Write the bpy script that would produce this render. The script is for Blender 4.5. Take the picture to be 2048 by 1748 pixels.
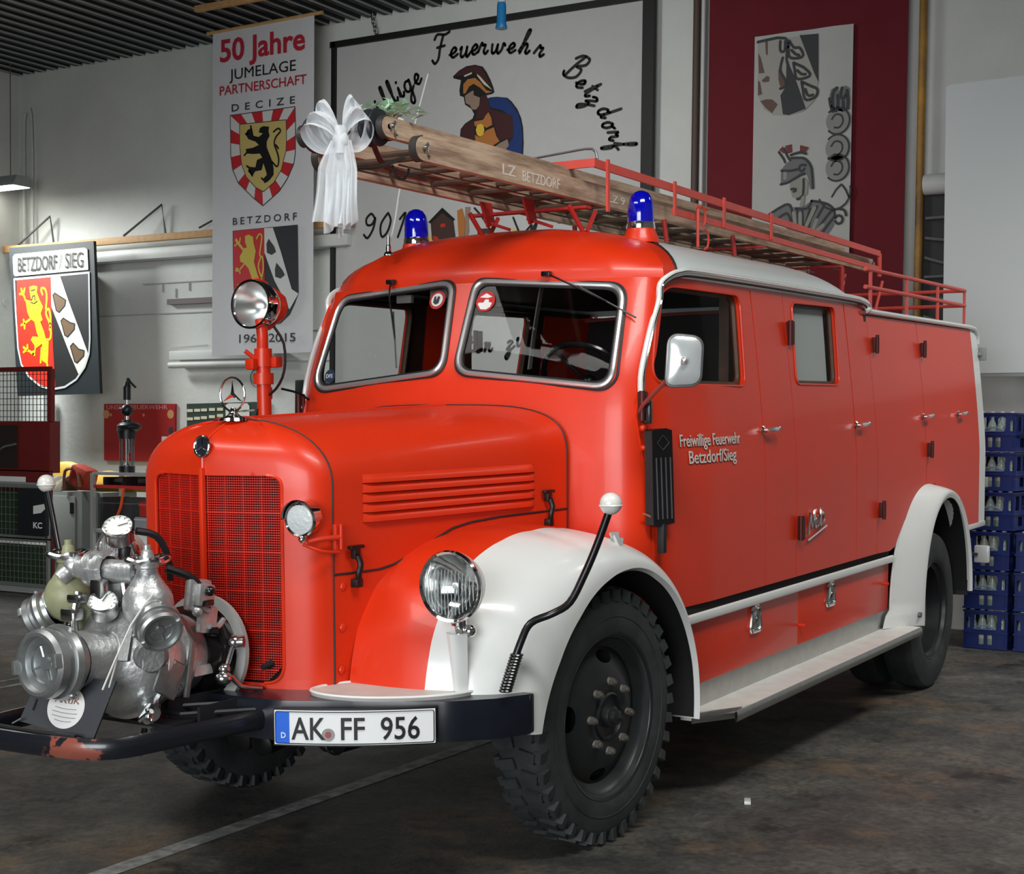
import bpy, bmesh, math, random
from mathutils import Vector, Matrix, geometry
random.seed(7)
PI = math.pi
for o in list(bpy.data.objects): bpy.data.objects.remove(o)
SC = bpy.context.scene
COL = SC.collection

# ------------------------------------------------------------------ camera, world, lights, exposure
cam = bpy.data.cameras.new('camera'); cam_o = bpy.data.objects.new('camera', cam); COL.objects.link(cam_o)
cam_o.matrix_world = Matrix(((0.517498, 0.030159, -0.855153, -5.08357), (-0.855618, 0.030655, -0.516699, -3.59959),
                             (0.010632, 0.999075, 0.041669, 1.52243), (0, 0, 0, 1)))
cam.sensor_fit = 'HORIZONTAL'; cam.sensor_width = 36.0; cam.lens = 53.331; cam.shift_y = 0.06152
cam.clip_start = 0.05; cam.clip_end = 100
SC.camera = cam_o
SC.view_settings.view_transform = 'Standard'; SC.view_settings.look = 'None'
SC.view_settings.gamma = 1.0; SC.view_settings.use_curve_mapping = False
SC.view_settings.exposure = -0.28
wld = bpy.data.worlds.new('world'); SC.world = wld; wld.use_nodes = True
bg = wld.node_tree.nodes['Background']; bg.inputs[0].default_value = (0.80, 0.90, 1.0, 1); bg.inputs[1].default_value = 0.25

def area(name, loc, target, sx, sy, power, color=(1, 1, 1)):
    l = bpy.data.lights.new(name, 'AREA'); l.shape = 'RECTANGLE'; l.size = sx; l.size_y = sy
    l.energy = power; l.color = color
    o = bpy.data.objects.new(name, l); COL.objects.link(o); o.location = loc
    o.rotation_euler = (Vector(target) - Vector(loc)).to_track_quat('-Z', 'Y').to_euler()
    return o
gd_ = area('gate_daylight', (-10.4, -2.4, 2.3), (0, 0.4, 0.6), 6.4, 3.6, 315, (0.95, 0.98, 1.0)); gd_.data.spread = 1.9
area('tube_light_near', (-1.8, -3.2, 5.35), (0.8, -0.6, 1.2), 3.0, 0.7, 85, (1.0, 0.98, 0.94)).data.spread = 1.9
area('tube_light_front', (-4.2, 1.8, 5.4), (-1.6, 1.0, 0), 4.0, 0.7, 70, (1.0, 0.98, 0.94)).data.spread = 1.9
area('tube_light_rear', (5.2, -3.6, 5.3), (5.0, -1.6, 0), 3.0, 0.6, 60, (1.0, 0.98, 0.94)).data.spread = 1.7
area('wall_fill_light', (3.6, 3.6, 5.45), (7.4, 3.6, 2.2), 0.5, 6.0, 150, (1.0, 0.99, 0.96)).data.spread = 2.4  # unseen fill lamp, added to brighten the back wall and its board
area('bench_lamp_light', (5.9, 11.0, 4.25), (7.2, 9.0, 1.0), 1.4, 0.5, 115, (0.97, 1.0, 0.98)).data.spread = 1.9

# ------------------------------------------------------------------ materials
def lin(c):
    return tuple(((x / 255) / 12.92 if x / 255 <= 0.04045 else ((x / 255 + 0.055) / 1.055) ** 2.4) for x in c)
MATS = {}
def mat(name, rgb, rough=0.5, metal=0.0, var=0.0, scale=8.0, bump=0.0, coat=0.0, rgb2=None, bscale=None, trans=0.0, alpha=1.0, emit=None, stretch=None, rvar=0.0):
    if name in MATS: return MATS[name]
    m = bpy.data.materials.new(name); m.use_nodes = True; nt = m.node_tree; N = nt.nodes; L = nt.links
    p = N['Principled BSDF']; c = lin(rgb) + (1,)
    p.inputs['Base Color'].default_value = c; p.inputs['Roughness'].default_value = rough; p.inputs['Metallic'].default_value = metal
    p.inputs['Coat Weight'].default_value = coat; p.inputs['Coat Roughness'].default_value = 0.08
    p.inputs['Transmission Weight'].default_value = trans; p.inputs['Alpha'].default_value = alpha
    if emit:
        p.inputs['Emission Color'].default_value = lin(rgb) + (1,); p.inputs['Emission Strength'].default_value = emit
    if var or bump or rgb2 or rvar:
        tc = N.new('ShaderNodeTexCoord'); mp = N.new('ShaderNodeMapping'); L.new(tc.outputs['Object'], mp.inputs[0])
        if stretch: mp.inputs['Scale'].default_value = stretch
        nz = N.new('ShaderNodeTexNoise'); nz.inputs['Scale'].default_value = scale; nz.inputs['Detail'].default_value = 6; nz.inputs['Roughness'].default_value = 0.65
        L.new(mp.outputs[0], nz.inputs['Vector'])
        if var or rgb2:
            rp = N.new('ShaderNodeValToRGB'); L.new(nz.outputs['Fac'], rp.inputs[0])
            d = [x * (1 - var) for x in c[:3]]
            rp.color_ramp.elements[0].position = 0.36; rp.color_ramp.elements[0].color = (lin(rgb2) + (1,)) if rgb2 else (*d, 1)
            rp.color_ramp.elements[1].position = 0.64; rp.color_ramp.elements[1].color = c
            L.new(rp.outputs[0], p.inputs['Base Color'])
        if rvar:
            mr = N.new('ShaderNodeMapRange'); L.new(nz.outputs['Fac'], mr.inputs[0])
            mr.inputs[3].default_value = rough - rvar; mr.inputs[4].default_value = rough + rvar; L.new(mr.outputs[0], p.inputs['Roughness'])
        if bump:
            n2 = N.new('ShaderNodeTexNoise'); n2.inputs['Scale'].default_value = bscale or scale * 4; n2.inputs['Detail'].default_value = 4
            L.new(mp.outputs[0], n2.inputs['Vector'])
            b = N.new('ShaderNodeBump'); b.inputs['Strength'].default_value = bump; b.inputs['Distance'].default_value = 0.01
            L.new(n2.outputs['Fac'], b.inputs['Height']); L.new(b.outputs[0], p.inputs['Normal'])
    MATS[name] = m; return m
RED = mat('fire_red_paint', (217, 49, 13), 0.38, coat=0.12, var=0.07, scale=2.2, rvar=0.05)
RED2 = mat('rack_red_paint', (214, 78, 66), 0.45, var=0.12, scale=9)
REDD = mat('grille_red_paint', (206, 34, 18), 0.45, var=0.15, scale=12)
WHITE = mat('white_paint', (226, 229, 227), 0.28, coat=0.3, var=0.05, scale=3)
ROOFW = mat('roof_grey_white_paint', (214, 222, 222), 0.35, coat=0.2, var=0.04, scale=3)
CHROME = mat('chrome', (235, 236, 236), 0.09, 1.0)
TRIM = mat('satin_chrome_trim', (226, 228, 228), 0.28, 0.8)
ALU = mat('brushed_aluminium', (196, 198, 196), 0.34, 1.0, var=0.12, scale=20)
CASTALU = mat('cast_aluminium', (208, 210, 210), 0.40, 0.75, var=0.22, scale=14, bump=0.25, bscale=60)
DULLALU = mat('dull_aluminium', (150, 152, 150), 0.5, 0.8, var=0.3, scale=16, bump=0.2)
STEEL = mat('grey_steel', (120, 122, 122), 0.4, 0.8, var=0.2, scale=20)
BLACK = mat('black_paint', (16, 18, 22), 0.28, coat=0.3, var=0.3, scale=12)
BUMPB = mat('bumper_black_paint', (20, 25, 36), 0.3, coat=0.25, var=0.35, scale=7)
RUBBER = mat('black_rubber', (24, 25, 27), 0.6)
TYRE = mat('tyre_rubber', (50, 55, 56), 0.72, var=0.35, scale=7, bump=0.1, rgb2=(34, 37, 38))
RIM = mat('black_wheel_paint', (26, 32, 36), 0.38, var=0.25, scale=10, rgb2=(36, 36, 36))
DARK = mat('dark_underbody', (14, 14, 15), 0.8)
INTER = mat('cab_interior_dark', (30, 22, 20), 0.7, var=0.2)
WOODD = mat('dark_wood_frame', (86, 56, 40), 0.55, var=0.3, scale=14)
SEAL = mat('rubber_seal', (30, 31, 33), 0.55)
WOOD = mat('ladder_wood', (196, 172, 148), 0.6, var=0.35, scale=26, stretch=(0.12, 1, 1), bump=0.25, rgb2=(138, 114, 94))
WOODL = mat('pine_batten', (206, 160, 104), 0.6, var=0.2, scale=20)
TULLE = mat('white_tulle', (236, 242, 246), 0.75, alpha=0.62, var=0.06, scale=30)
BRASS = mat('brass', (190, 160, 90), 0.35, 0.9)
OLIVE = mat('olive_grey_paint', (150, 152, 118), 0.42, var=0.15, scale=18)
DIAL = mat('dial_white', (232, 234, 230), 0.4)
BLUEG = mat('blue_beacon_glass', (6, 10, 165), 0.08, coat=1.0, emit=0.03)
WALL = mat('whitewashed_wall', (214, 217, 213), 0.85, var=0.07, scale=1.6, bump=0.5, bscale=14)
CEIL = mat('dark_corrugated_sheet', (44, 47, 48), 0.5, 0.3, var=0.3, scale=3)
PIPEW = mat('white_painted_pipe', (205, 208, 205), 0.5, var=0.06)
PLASTIC_B = mat('blue_crate_plastic', (20, 44, 118), 0.45, var=0.1)
BOTTLE = mat('bottle_grey_green', (170, 186, 176), 0.2, var=0.2, scale=30)
GREY = mat('grey_cabinet_paint', (150, 156, 154), 0.5, var=0.12, scale=5)

def glassmat(name, tint, gloss=0.10, f2=0.55):
    m = bpy.data.materials.new(name); m.use_nodes = True; nt = m.node_tree; N = nt.nodes; L = nt.links
    for n in list(N):
        if n.type != 'OUTPUT_MATERIAL': N.remove(n)
    out = [n for n in N if n.type == 'OUTPUT_MATERIAL'][0]
    tr = N.new('ShaderNodeBsdfTransparent'); tr.inputs[0].default_value = (*tint, 1)
    gl = N.new('ShaderNodeBsdfGlossy'); gl.inputs['Roughness'].default_value = 0.02
    lw = N.new('ShaderNodeLayerWeight'); lw.inputs[0].default_value = 0.25
    mr = N.new('ShaderNodeMapRange'); L.new(lw.outputs['Fresnel'], mr.inputs[0]); mr.inputs[3].default_value = gloss * 0.12; mr.inputs[4].default_value = f2
    mx = N.new('ShaderNodeMixShader'); L.new(mr.outputs[0], mx.inputs[0]); L.new(tr.outputs[0], mx.inputs[1]); L.new(gl.outputs[0], mx.inputs[2])
    L.new(mx.outputs[0], out.inputs[0]); MATS[name] = m; return m
GLASS = glassmat('window_glass', (0.93, 0.95, 0.94), 0.08, 0.07)
CLEAR = glassmat('clear_glass', (0.92, 0.94, 0.93), 0.12)
LENS = mat('lamp_lens_glass', (225, 230, 232), 0.12, 0.25, coat=1.0, bump=0.5, bscale=60)

def floor_material():
    m = bpy.data.materials.new('worn_asphalt_floor'); m.use_nodes = True; nt = m.node_tree; N = nt.nodes; L = nt.links
    p = N['Principled BSDF']; tc = N.new('ShaderNodeTexCoord')
    def noise(s, det=8, rough=0.6):
        n = N.new('ShaderNodeTexNoise'); n.inputs['Scale'].default_value = s; n.inputs['Detail'].default_value = det; n.inputs['Roughness'].default_value = rough
        L.new(tc.outputs['Object'], n.inputs['Vector']); return n.outputs['Fac']
    def ramp(f, stops):
        r = N.new('ShaderNodeValToRGB'); L.new(f, r.inputs[0]); e = r.color_ramp.elements
        while len(e) < len(stops): e.new(0.5)
        for q, (pos, c) in zip(e, stops): q.position = pos; q.color = (*lin(c), 1)
        return r.outputs[0]
    def mix(a, b, f, mode='MIX'):
        x = N.new('ShaderNodeMix'); x.data_type = 'RGBA'; x.blend_type = mode
        if isinstance(f, float): x.inputs[0].default_value = f
        else: L.new(f, x.inputs[0])
        L.new(a, x.inputs[6]); L.new(b, x.inputs[7]); return x.outputs[2]
    base = ramp(noise(1.1), [(0.30, (72, 75, 75)), (0.5, (110, 110, 106)), (0.70, (146, 143, 136))])
    fine = ramp(noise(30, 6, .75), [(0.36, (88, 88, 88)), (0.64, (176, 175, 172))])
    mid = ramp(noise(6, 8, .75), [(0.40, (84, 84, 86)), (0.60, (160, 158, 154))])
    c = mix(mix(base, fine, 0.7, 'OVERLAY'), mid, 0.6, 'OVERLAY')
    st = ramp(noise(0.75, 9, 0.72), [(0.52, (0, 0, 0)), (0.62, (255, 255, 255))])
    brown = ramp(noise(3), [(0.35, (70, 50, 42)), (0.65, (150, 112, 66))])
    bw = N.new('ShaderNodeMath'); bw.operation = 'MULTIPLY'; L.new(st, bw.inputs[0]); bw.inputs[1].default_value = 0.30
    c = mix(c, brown, bw.outputs[0])
    oil = ramp(noise(1.9, 7, 0.7), [(0.56, (255, 255, 255)), (0.66, (60, 58, 58))])
    c = mix(c, oil, 0.75, 'MULTIPLY')
    sp = N.new('ShaderNodeTexVoronoi'); sp.inputs['Scale'].default_value = 26; L.new(tc.outputs['Object'], sp.inputs['Vector'])
    spk = ramp(sp.outputs['Distance'], [(0.03, (190, 188, 180)), (0.06, (0, 0, 0))])
    c = mix(c, spk, 0.35, 'SCREEN')
    L.new(c, p.inputs['Base Color'])
    rr = N.new('ShaderNodeMapRange'); L.new(noise(2.3), rr.inputs[0]); rr.inputs[3].default_value = 0.38; rr.inputs[4].default_value = 0.75; L.new(rr.outputs[0], p.inputs['Roughness'])
    b = N.new('ShaderNodeBump'); b.inputs['Strength'].default_value = 0.35; b.inputs['Distance'].default_value = 0.01; L.new(noise(55, 5), b.inputs['Height']); L.new(b.outputs[0], p.inputs['Normal'])
    return m
FLOOR = floor_material()

def guard_material():
    m = mat('worn_guard_black', (22, 25, 32), .3, coat=.4); nt = m.node_tree; N = nt.nodes; L = nt.links; p = N['Principled BSDF']
    tc = N.new('ShaderNodeTexCoord'); ds = N.new('ShaderNodeVectorMath'); ds.operation = 'DISTANCE'; L.new(tc.outputs['Object'], ds.inputs[0]); ds.inputs[1].default_value = (-1.855, -.10, .585)
    nz = N.new('ShaderNodeTexNoise'); nz.inputs['Scale'].default_value = 22; nz.inputs['Detail'].default_value = 6; L.new(tc.outputs['Object'], nz.inputs['Vector'])
    mr = N.new('ShaderNodeMapRange'); L.new(ds.outputs['Value'], mr.inputs[0]); mr.inputs[1].default_value = .02; mr.inputs[2].default_value = .17; mr.inputs[3].default_value = 1; mr.inputs[4].default_value = .2
    mu_ = N.new('ShaderNodeMath'); mu_.operation = 'MULTIPLY'; L.new(mr.outputs[0], mu_.inputs[0]); L.new(nz.outputs['Fac'], mu_.inputs[1])
    rp = N.new('ShaderNodeValToRGB'); L.new(mu_.outputs[0], rp.inputs[0]); e = rp.color_ramp.elements
    e[0].position = .30; e[0].color = (*lin((22, 25, 32)), 1); e[1].position = .335; e[1].color = (*lin((140, 74, 60)), 1)
    L.new(rp.outputs[0], p.inputs['Base Color']); return m

# ------------------------------------------------------------------ mesh tools
class MB:
    def __init__(s): s.bm = bmesh.new()
    def _tr(s, geo, M):
        bmesh.ops.transform(s.bm, matrix=M, verts=[v for v in geo if isinstance(v, bmesh.types.BMVert)])
    def box(s, c, size, rot=None, bevel=0.0):
        g = bmesh.ops.create_cube(s.bm, size=1.0); vs = g['verts']
        M = Matrix.Translation(Vector(c)) @ (rot.to_4x4() if rot is not None else Matrix.Identity(4)) @ Matrix.Diagonal((*size, 1))
        bmesh.ops.transform(s.bm, matrix=M, verts=vs)
        if bevel:
            es = list({e for v in vs for e in v.link_edges})
            bmesh.ops.bevel(s.bm, geom=es, offset=bevel, segments=2, profile=0.6, affect='EDGES')
        return s
    def cyl(s, p0, p1, r, r2=None, seg=24, cap=True):
        p0 = Vector(p0); p1 = Vector(p1); d = p1 - p0; r2 = r if r2 is None else r2
        g = bmesh.ops.create_cone(s.bm, cap_ends=cap, segments=seg, radius1=r, radius2=r2, depth=d.length)
        M = Matrix.Translation((p0 + p1) / 2) @ d.to_track_quat('Z', 'Y').to_matrix().to_4x4()
        bmesh.ops.transform(s.bm, matrix=M, verts=g['verts']); return s
    def sphere(s, c, r, sc=(1, 1, 1), seg=20):
        g = bmesh.ops.create_uvsphere(s.bm, u_segments=seg, v_segments=seg // 2, radius=r)
        bmesh.ops.transform(s.bm, matrix=Matrix.Translation(Vector(c)) @ Matrix.Diagonal((*sc, 1)), verts=g['verts']); return s
    def tube(s, pts, r, seg=10, smooth=3, closed=False, flat=None):
        P = [Vector(p) for p in pts]
        if smooth > 1 and len(P) > 2:
            Q = []; n = len(P)
            rng = range(n if closed else n - 1)
            for i in rng:
                if closed: a, b, c, d = P[i - 1], P[i], P[(i + 1) % n], P[(i + 2) % n]
                else: a, b, c, d = P[max(i - 1, 0)], P[i], P[i + 1], P[min(i + 2, n - 1)]
                for k in range(smooth):
                    t = k / smooth
                    Q.append(0.5 * ((2 * b) + (c - a) * t + (2 * a - 5 * b + 4 * c - d) * t * t + (3 * b - a - 3 * c + d) * t ** 3))
            if not closed: Q.append(P[-1])
            P = Q
        n = len(P); rings = []; up = None
        for i in range(n):
            if closed: t = P[(i + 1) % n] - P[i - 1]
            else: t = P[min(i + 1, n - 1)] - P[max(i - 1, 0)]
            if t.length < 1e-9: t = Vector((0, 0, 1))
            t.normalize()
            if up is None:
                up = Vector((0, 0, 1)) if abs(t.z) < 0.9 else Vector((0, 1, 0))
            a = t.cross(up)
            if a.length < 1e-6: a = t.orthogonal()
            a.normalize(); b = a.cross(t).normalized(); up = b
            ra = r if flat is None else flat[0]; rb = r if flat is None else flat[1]
            if callable(r): ra = rb = r(i / (n - 1))
            rings.append([s.bm.verts.new(P[i] + a * (ra * math.cos(2 * PI * k / seg + PI / 4 * (seg == 4))) + b * (rb * math.sin(2 * PI * k / seg + PI / 4 * (seg == 4)))) for k in range(seg)])
        m = n if closed else n - 1
        for i in range(m):
            A = rings[i]; B = rings[(i + 1) % n]
            for k in range(seg): s.bm.faces.new((A[k], A[(k + 1) % seg], B[(k + 1) % seg], B[k]))
        if not closed:
            s.bm.faces.new(rings[0][::-1]); s.bm.faces.new(rings[-1])
        return s
    def lathe(s, prof, origin=(0, 0, 0), axis=(0, 0, 1), seg=48, a0=0, a1=2 * PI):
        """prof: (radius, height along axis)"""
        q = Vector(axis).to_track_quat('Z', 'Y').to_matrix(); O = Vector(origin)
        full = abs(a1 - a0 - 2 * PI) < 1e-6; ns = seg if full else seg + 1; R = []
        for rr, h in prof:
            if rr < 1e-6: R.append([s.bm.verts.new(O + q @ Vector((0, 0, h)))]); continue
            R.append([s.bm.verts.new(O + q @ Vector((rr * math.cos(a0 + (a1 - a0) * k / seg), rr * math.sin(a0 + (a1 - a0) * k / seg), h))) for k in range(ns)])
        for A, B in zip(R, R[1:]):
            for k in range(seg):
                k2 = (k + 1) % ns
                if len(A) == 1 and len(B) == 1: continue
                if len(A) == 1: s.bm.faces.new((A[0], B[k2], B[k]))
                elif len(B) == 1: s.bm.faces.new((A[k], A[k2], B[0]))
                else: s.bm.faces.new((A[k], A[k2], B[k2], B[k]))
        return s
    def grid(s, fn, nu, nv, closed_u=False):
        V = [[s.bm.verts.new(Vector(fn(i / nu, j / nv))) for j in range(nv + 1)] for i in range(nu + 1)]
        for i in range(nu):
            for j in range(nv):
                try: s.bm.faces.new((V[i][j], V[i + 1][j], V[i + 1][j + 1], V[i][j + 1]))
                except ValueError: pass
        return s
    def poly(s, pts, ext=None):
        """flat polygon (any plane) with optional extrusion vector"""
        P = [Vector(p) for p in pts]; tri = geometry.tessellate_polygon([P])
        vs = [s.bm.verts.new(p) for p in P]
        def cap(V, flip):
            for t in tri:
                q = [V[i] for i in t]
                try: s.bm.faces.new(q[::-1] if flip else q)
                except ValueError: pass
        if ext is None: cap(vs, False); return s
        v2 = [s.bm.verts.new(p + Vector(ext)) for p in P]; cap(vs, False); cap(v2, True); n = len(P)
        for i in range(n): s.bm.faces.new((vs[i], vs[(i + 1) % n], v2[(i + 1) % n], v2[i]))
        return s
    def build(s, name, mt, parent=None, sharp=38, solid=0.0, recalc=True):
        bmesh.ops.remove_doubles(s.bm, verts=s.bm.verts, dist=1e-5)
        if recalc: bmesh.ops.recalc_face_normals(s.bm, faces=s.bm.faces)
        for f in s.bm.faces: f.smooth = True
        for e in s.bm.edges:
            if len(e.link_faces) == 2 and e.calc_face_angle(0) > math.radians(sharp): e.smooth = False
        me = bpy.data.meshes.new(name); s.bm.to_mesh(me); s.bm.free()
        for m_ in (mt if isinstance(mt, (list, tuple)) else [mt]): me.materials.append(m_)
        o = bpy.data.objects.new(name, me); COL.objects.link(o)
        if parent: o.parent = parent
        if solid:
            md = o.modifiers.new('Solidify', 'SOLIDIFY'); md.thickness = solid; md.offset = -1
            es = o.modifiers.new('EdgeSplit', 'EDGE_SPLIT'); es.split_angle = math.radians(40)
        return o
def empty(name, loc=(0, 0, 0), rot=(0, 0, 0), parent=None):
    o = bpy.data.objects.new(name, None); COL.objects.link(o); o.location = loc; o.rotation_euler = rot
    o.empty_display_size = 0.1
    if parent: o.parent = parent
    return o
def tag(o, label=None, cat=None, group=None, kind=None):
    if label: o['label'] = label
    if cat: o['category'] = cat
    if group: o['group'] = group
    if kind: o['kind'] = kind
    return o
def dup(o, parent=None):
    c = o.copy(); COL.objects.link(c); c.parent = parent
    for ch in list(o.children): dup(ch, c)
    return c
def inpoly(x, y, P):
    r = False; n = len(P); j = n - 1
    for i in range(n):
        xi, yi = P[i][0], P[i][1]; xj, yj = P[j][0], P[j][1]
        if (yi > y) != (yj > y) and x < (xj - xi) * (y - yi) / (yj - yi) + xi: r = not r
        j = i
    return r
def dens(P, st, closed=True):
    Q = []; n = len(P)
    for i in range(n if closed else n - 1):
        a = Vector(P[i]); b = Vector(P[(i + 1) % n]); k = max(1, int((b - a).length / st))
        for t in range(k): Q.append(tuple(a.lerp(b, t / k)))
    if not closed: Q.append(tuple(P[-1]))
    return Q
def rounded(P, r, seg=6):
    """round the corners of a 2D polygon; r may be a list"""
    Q = []; n = len(P)
    for i in range(n):
        p = Vector(P[i]); a = Vector(P[i - 1]); b = Vector(P[(i + 1) % n]); rr = r[i] if isinstance(r, (list, tuple)) else r
        da = (a - p); db = (b - p); rr = min(rr, da.length * 0.48, db.length * 0.48)
        A = p + da.normalized() * rr; B = p + db.normalized() * rr
        for k in range(seg + 1):
            t = k / seg; Q.append(tuple(A * (1 - t) ** 2 + p * 2 * t * (1 - t) + B * t * t))
    return Q
def panel(name, outline, holes, fn, mt, parent=None, step=0.05, solid=0.0, sharp=30, mb=None):
    O = dens(outline, step); H = [dens(h, step) for h in holes]
    V = list(O); E = [(i, (i + 1) % len(O)) for i in range(len(O))]
    for h in H:
        s0 = len(V); V += h; E += [(s0 + i, s0 + (i + 1) % len(h)) for i in range(len(h))]
    xs = [p[0] for p in O]; ys = [p[1] for p in O]; allb = [Vector(p) for p in V]
    nx = int((max(xs) - min(xs)) / step); ny = int((max(ys) - min(ys)) / step)
    for i in range(1, nx):
        for j in range(1, ny):
            x = min(xs) + (max(xs) - min(xs)) * i / nx; y = min(ys) + (max(ys) - min(ys)) * j / ny
            if not inpoly(x, y, O) or any(inpoly(x, y, h) for h in H): continue
            if any(abs(q.x - x) < step * 0.45 and abs(q.y - y) < step * 0.45 for q in allb): continue
            V.append((x, y))
    r = geometry.delaunay_2d_cdt([Vector(v) for v in V], E, [], 0, 1e-6)
    m = mb or MB(); vs = [m.bm.verts.new(Vector(fn(v.x, v.y))) for v in r[0]]
    for f in r[2]:
        cx = sum(r[0][i].x for i in f) / len(f); cy = sum(r[0][i].y for i in f) / len(f)
        if inpoly(cx, cy, O) and not any(inpoly(cx, cy, h) for h in H):
            try: m.bm.faces.new([vs[i] for i in f])
            except ValueError: pass
    loose = [v for v in m.bm.verts if not v.link_faces]; bmesh.ops.delete(m.bm, geom=loose, context='VERTS')
    if mb: return mb
    return m.build(name, mt, parent, sharp=sharp, solid=solid)
def interp(T, x):
    if x <= T[0][0]: return T[0][1]
    for (a, b), (c, d) in zip(T, T[1:]):
        if x <= c: return b + (d - b) * (x - a) / (c - a)
    return T[-1][1]
def text_mesh(name, s, size, mt, parent, M, depth=0.001, sx=1.0, bold=0.0, align='LEFT', space=1.0, shear=0.0):
    cu = bpy.data.curves.new(name, 'FONT'); cu.body = s; cu.size = size; cu.extrude = depth; cu.offset = bold; cu.align_x = align
    cu.space_character = space; cu.shear = shear; cu.resolution_u = 3
    t = bpy.data.objects.new(name + '_src', cu); COL.objects.link(t)
    bpy.context.view_layer.update()
    me = bpy.data.meshes.new_from_object(t.evaluated_get(bpy.context.evaluated_depsgraph_get()))
    bpy.data.objects.remove(t); me.name = name
    me.transform(M @ Matrix.Diagonal((sx, 1, 1, 1)))
    me.materials.clear(); me.materials.append(mt)
    o = bpy.data.objects.new(name, me); COL.objects.link(o)
    if parent: o.parent = parent
    return o
def frame_mat(origin, xdir, zdir):
    """text frame: x along xdir, y along zdir, facing their cross product"""
    x = Vector(xdir).normalized(); z = Vector(zdir); z = (z - x * z.dot(x)).normalized(); n = x.cross(z)
    M = Matrix((x, z, n)).transposed().to_4x4(); M.translation = Vector(origin); return M

# ------------------------------------------------------------------ truck frame: body leans 1.7 deg nose-down
TILT = -0.0295332
PIV = Vector((0.0137309, 0, 0.00020277))
truck = empty('fire_truck', PIV, (0, TILT, 0))
tag(truck, 'red vintage fire engine with white front and rear fenders and a pump on its nose', 'fire engine')
SIDES = (-1, 1)
WPT = [(.30, .80), (.41, .865), (.6, .925), (1.0, .95), (5.7, .96)]
def wid(x): return interp(WPT, x)
def tum(z): return 0.0 if z < 1.3 else .085 * ((min(z, 2.17) - 1.3) / .87) ** 1.3
def sfn(sd, off=0.0):
    return lambda x, z: (x, sd * (wid(x) - tum(z) + off), z)
XF = [(.6, .325), (1.45, .34), (1.64, .36), (1.79, .383), (2.17, .511)]
XE = [(.78, .53), (1.1, .50), (1.60, .445), (1.87, .53), (2.09, .63), (2.17, .76)]
def cab(s, q, sd=-1, xrear=3.20):
    """wrap-round cab skin. s runs from the centre line over the front corner to the side, q up the front and over the roof"""
    if q <= 2.17:
        z = q; xf = interp(XF, z); inset = tum(z); k = 1.0; xrec = 0
    else:
        ph = min(q - 2.17, .6) / .6 * PI / 2
        z = 2.17 + .27 * math.sin(ph) ** 0.95; inset = .085; k = max(math.cos(ph), 0.0); xrec = .55 * (1 - math.cos(ph)); xf = .511 + xrec
    yf = .76 * (1 - .5 * (inset / .085) * .03) * k
    bul = (.057 + max(0, (min(z, 2.17) - 1.716)) * .104) * k
    if s <= .76:
        y = s / .76 * yf; x = xf + bul * (s / .76) ** 2
        return (x, sd * y, z)
    xs = xf + bul + .11 * (1 + .8 * (1 - k)); ys = (wid(xs) - inset) * (k if q > 2.17 else 1)
    P0 = Vector((xf + bul, yf)); P3 = Vector((xs, ys))
    if s <= .90:
        t = (s - .76) / .14; c1 = Vector((xf + bul + .012, yf + (ys - yf) * .60)); c2 = Vector((xs - .055, ys - .008))
        p = P0 * (1 - t) ** 3 + c1 * 3 * t * (1 - t) ** 2 + c2 * 3 * t * t * (1 - t) + P3 * t ** 3
        return (p.x, sd * p.y, z)
    if q <= 2.17:
        xe = max(interp(XE, z), xs + .01); x = xs + (s - .90) / .3 * (xe - xs)
        return (x, sd * (wid(x) - inset), z)
    x = xs + (s - .90) / 2.6 * (xrear - xs)
    y = (wid(x) - .085) * k
    zz = z
    if x > 2.80: zz = 2.17 + (z - 2.17) * math.sqrt(max(0, 1 - ((x - 2.80) / (xrear - 2.80)) ** 2.4))
    return (x, sd * y, zz)
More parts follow.
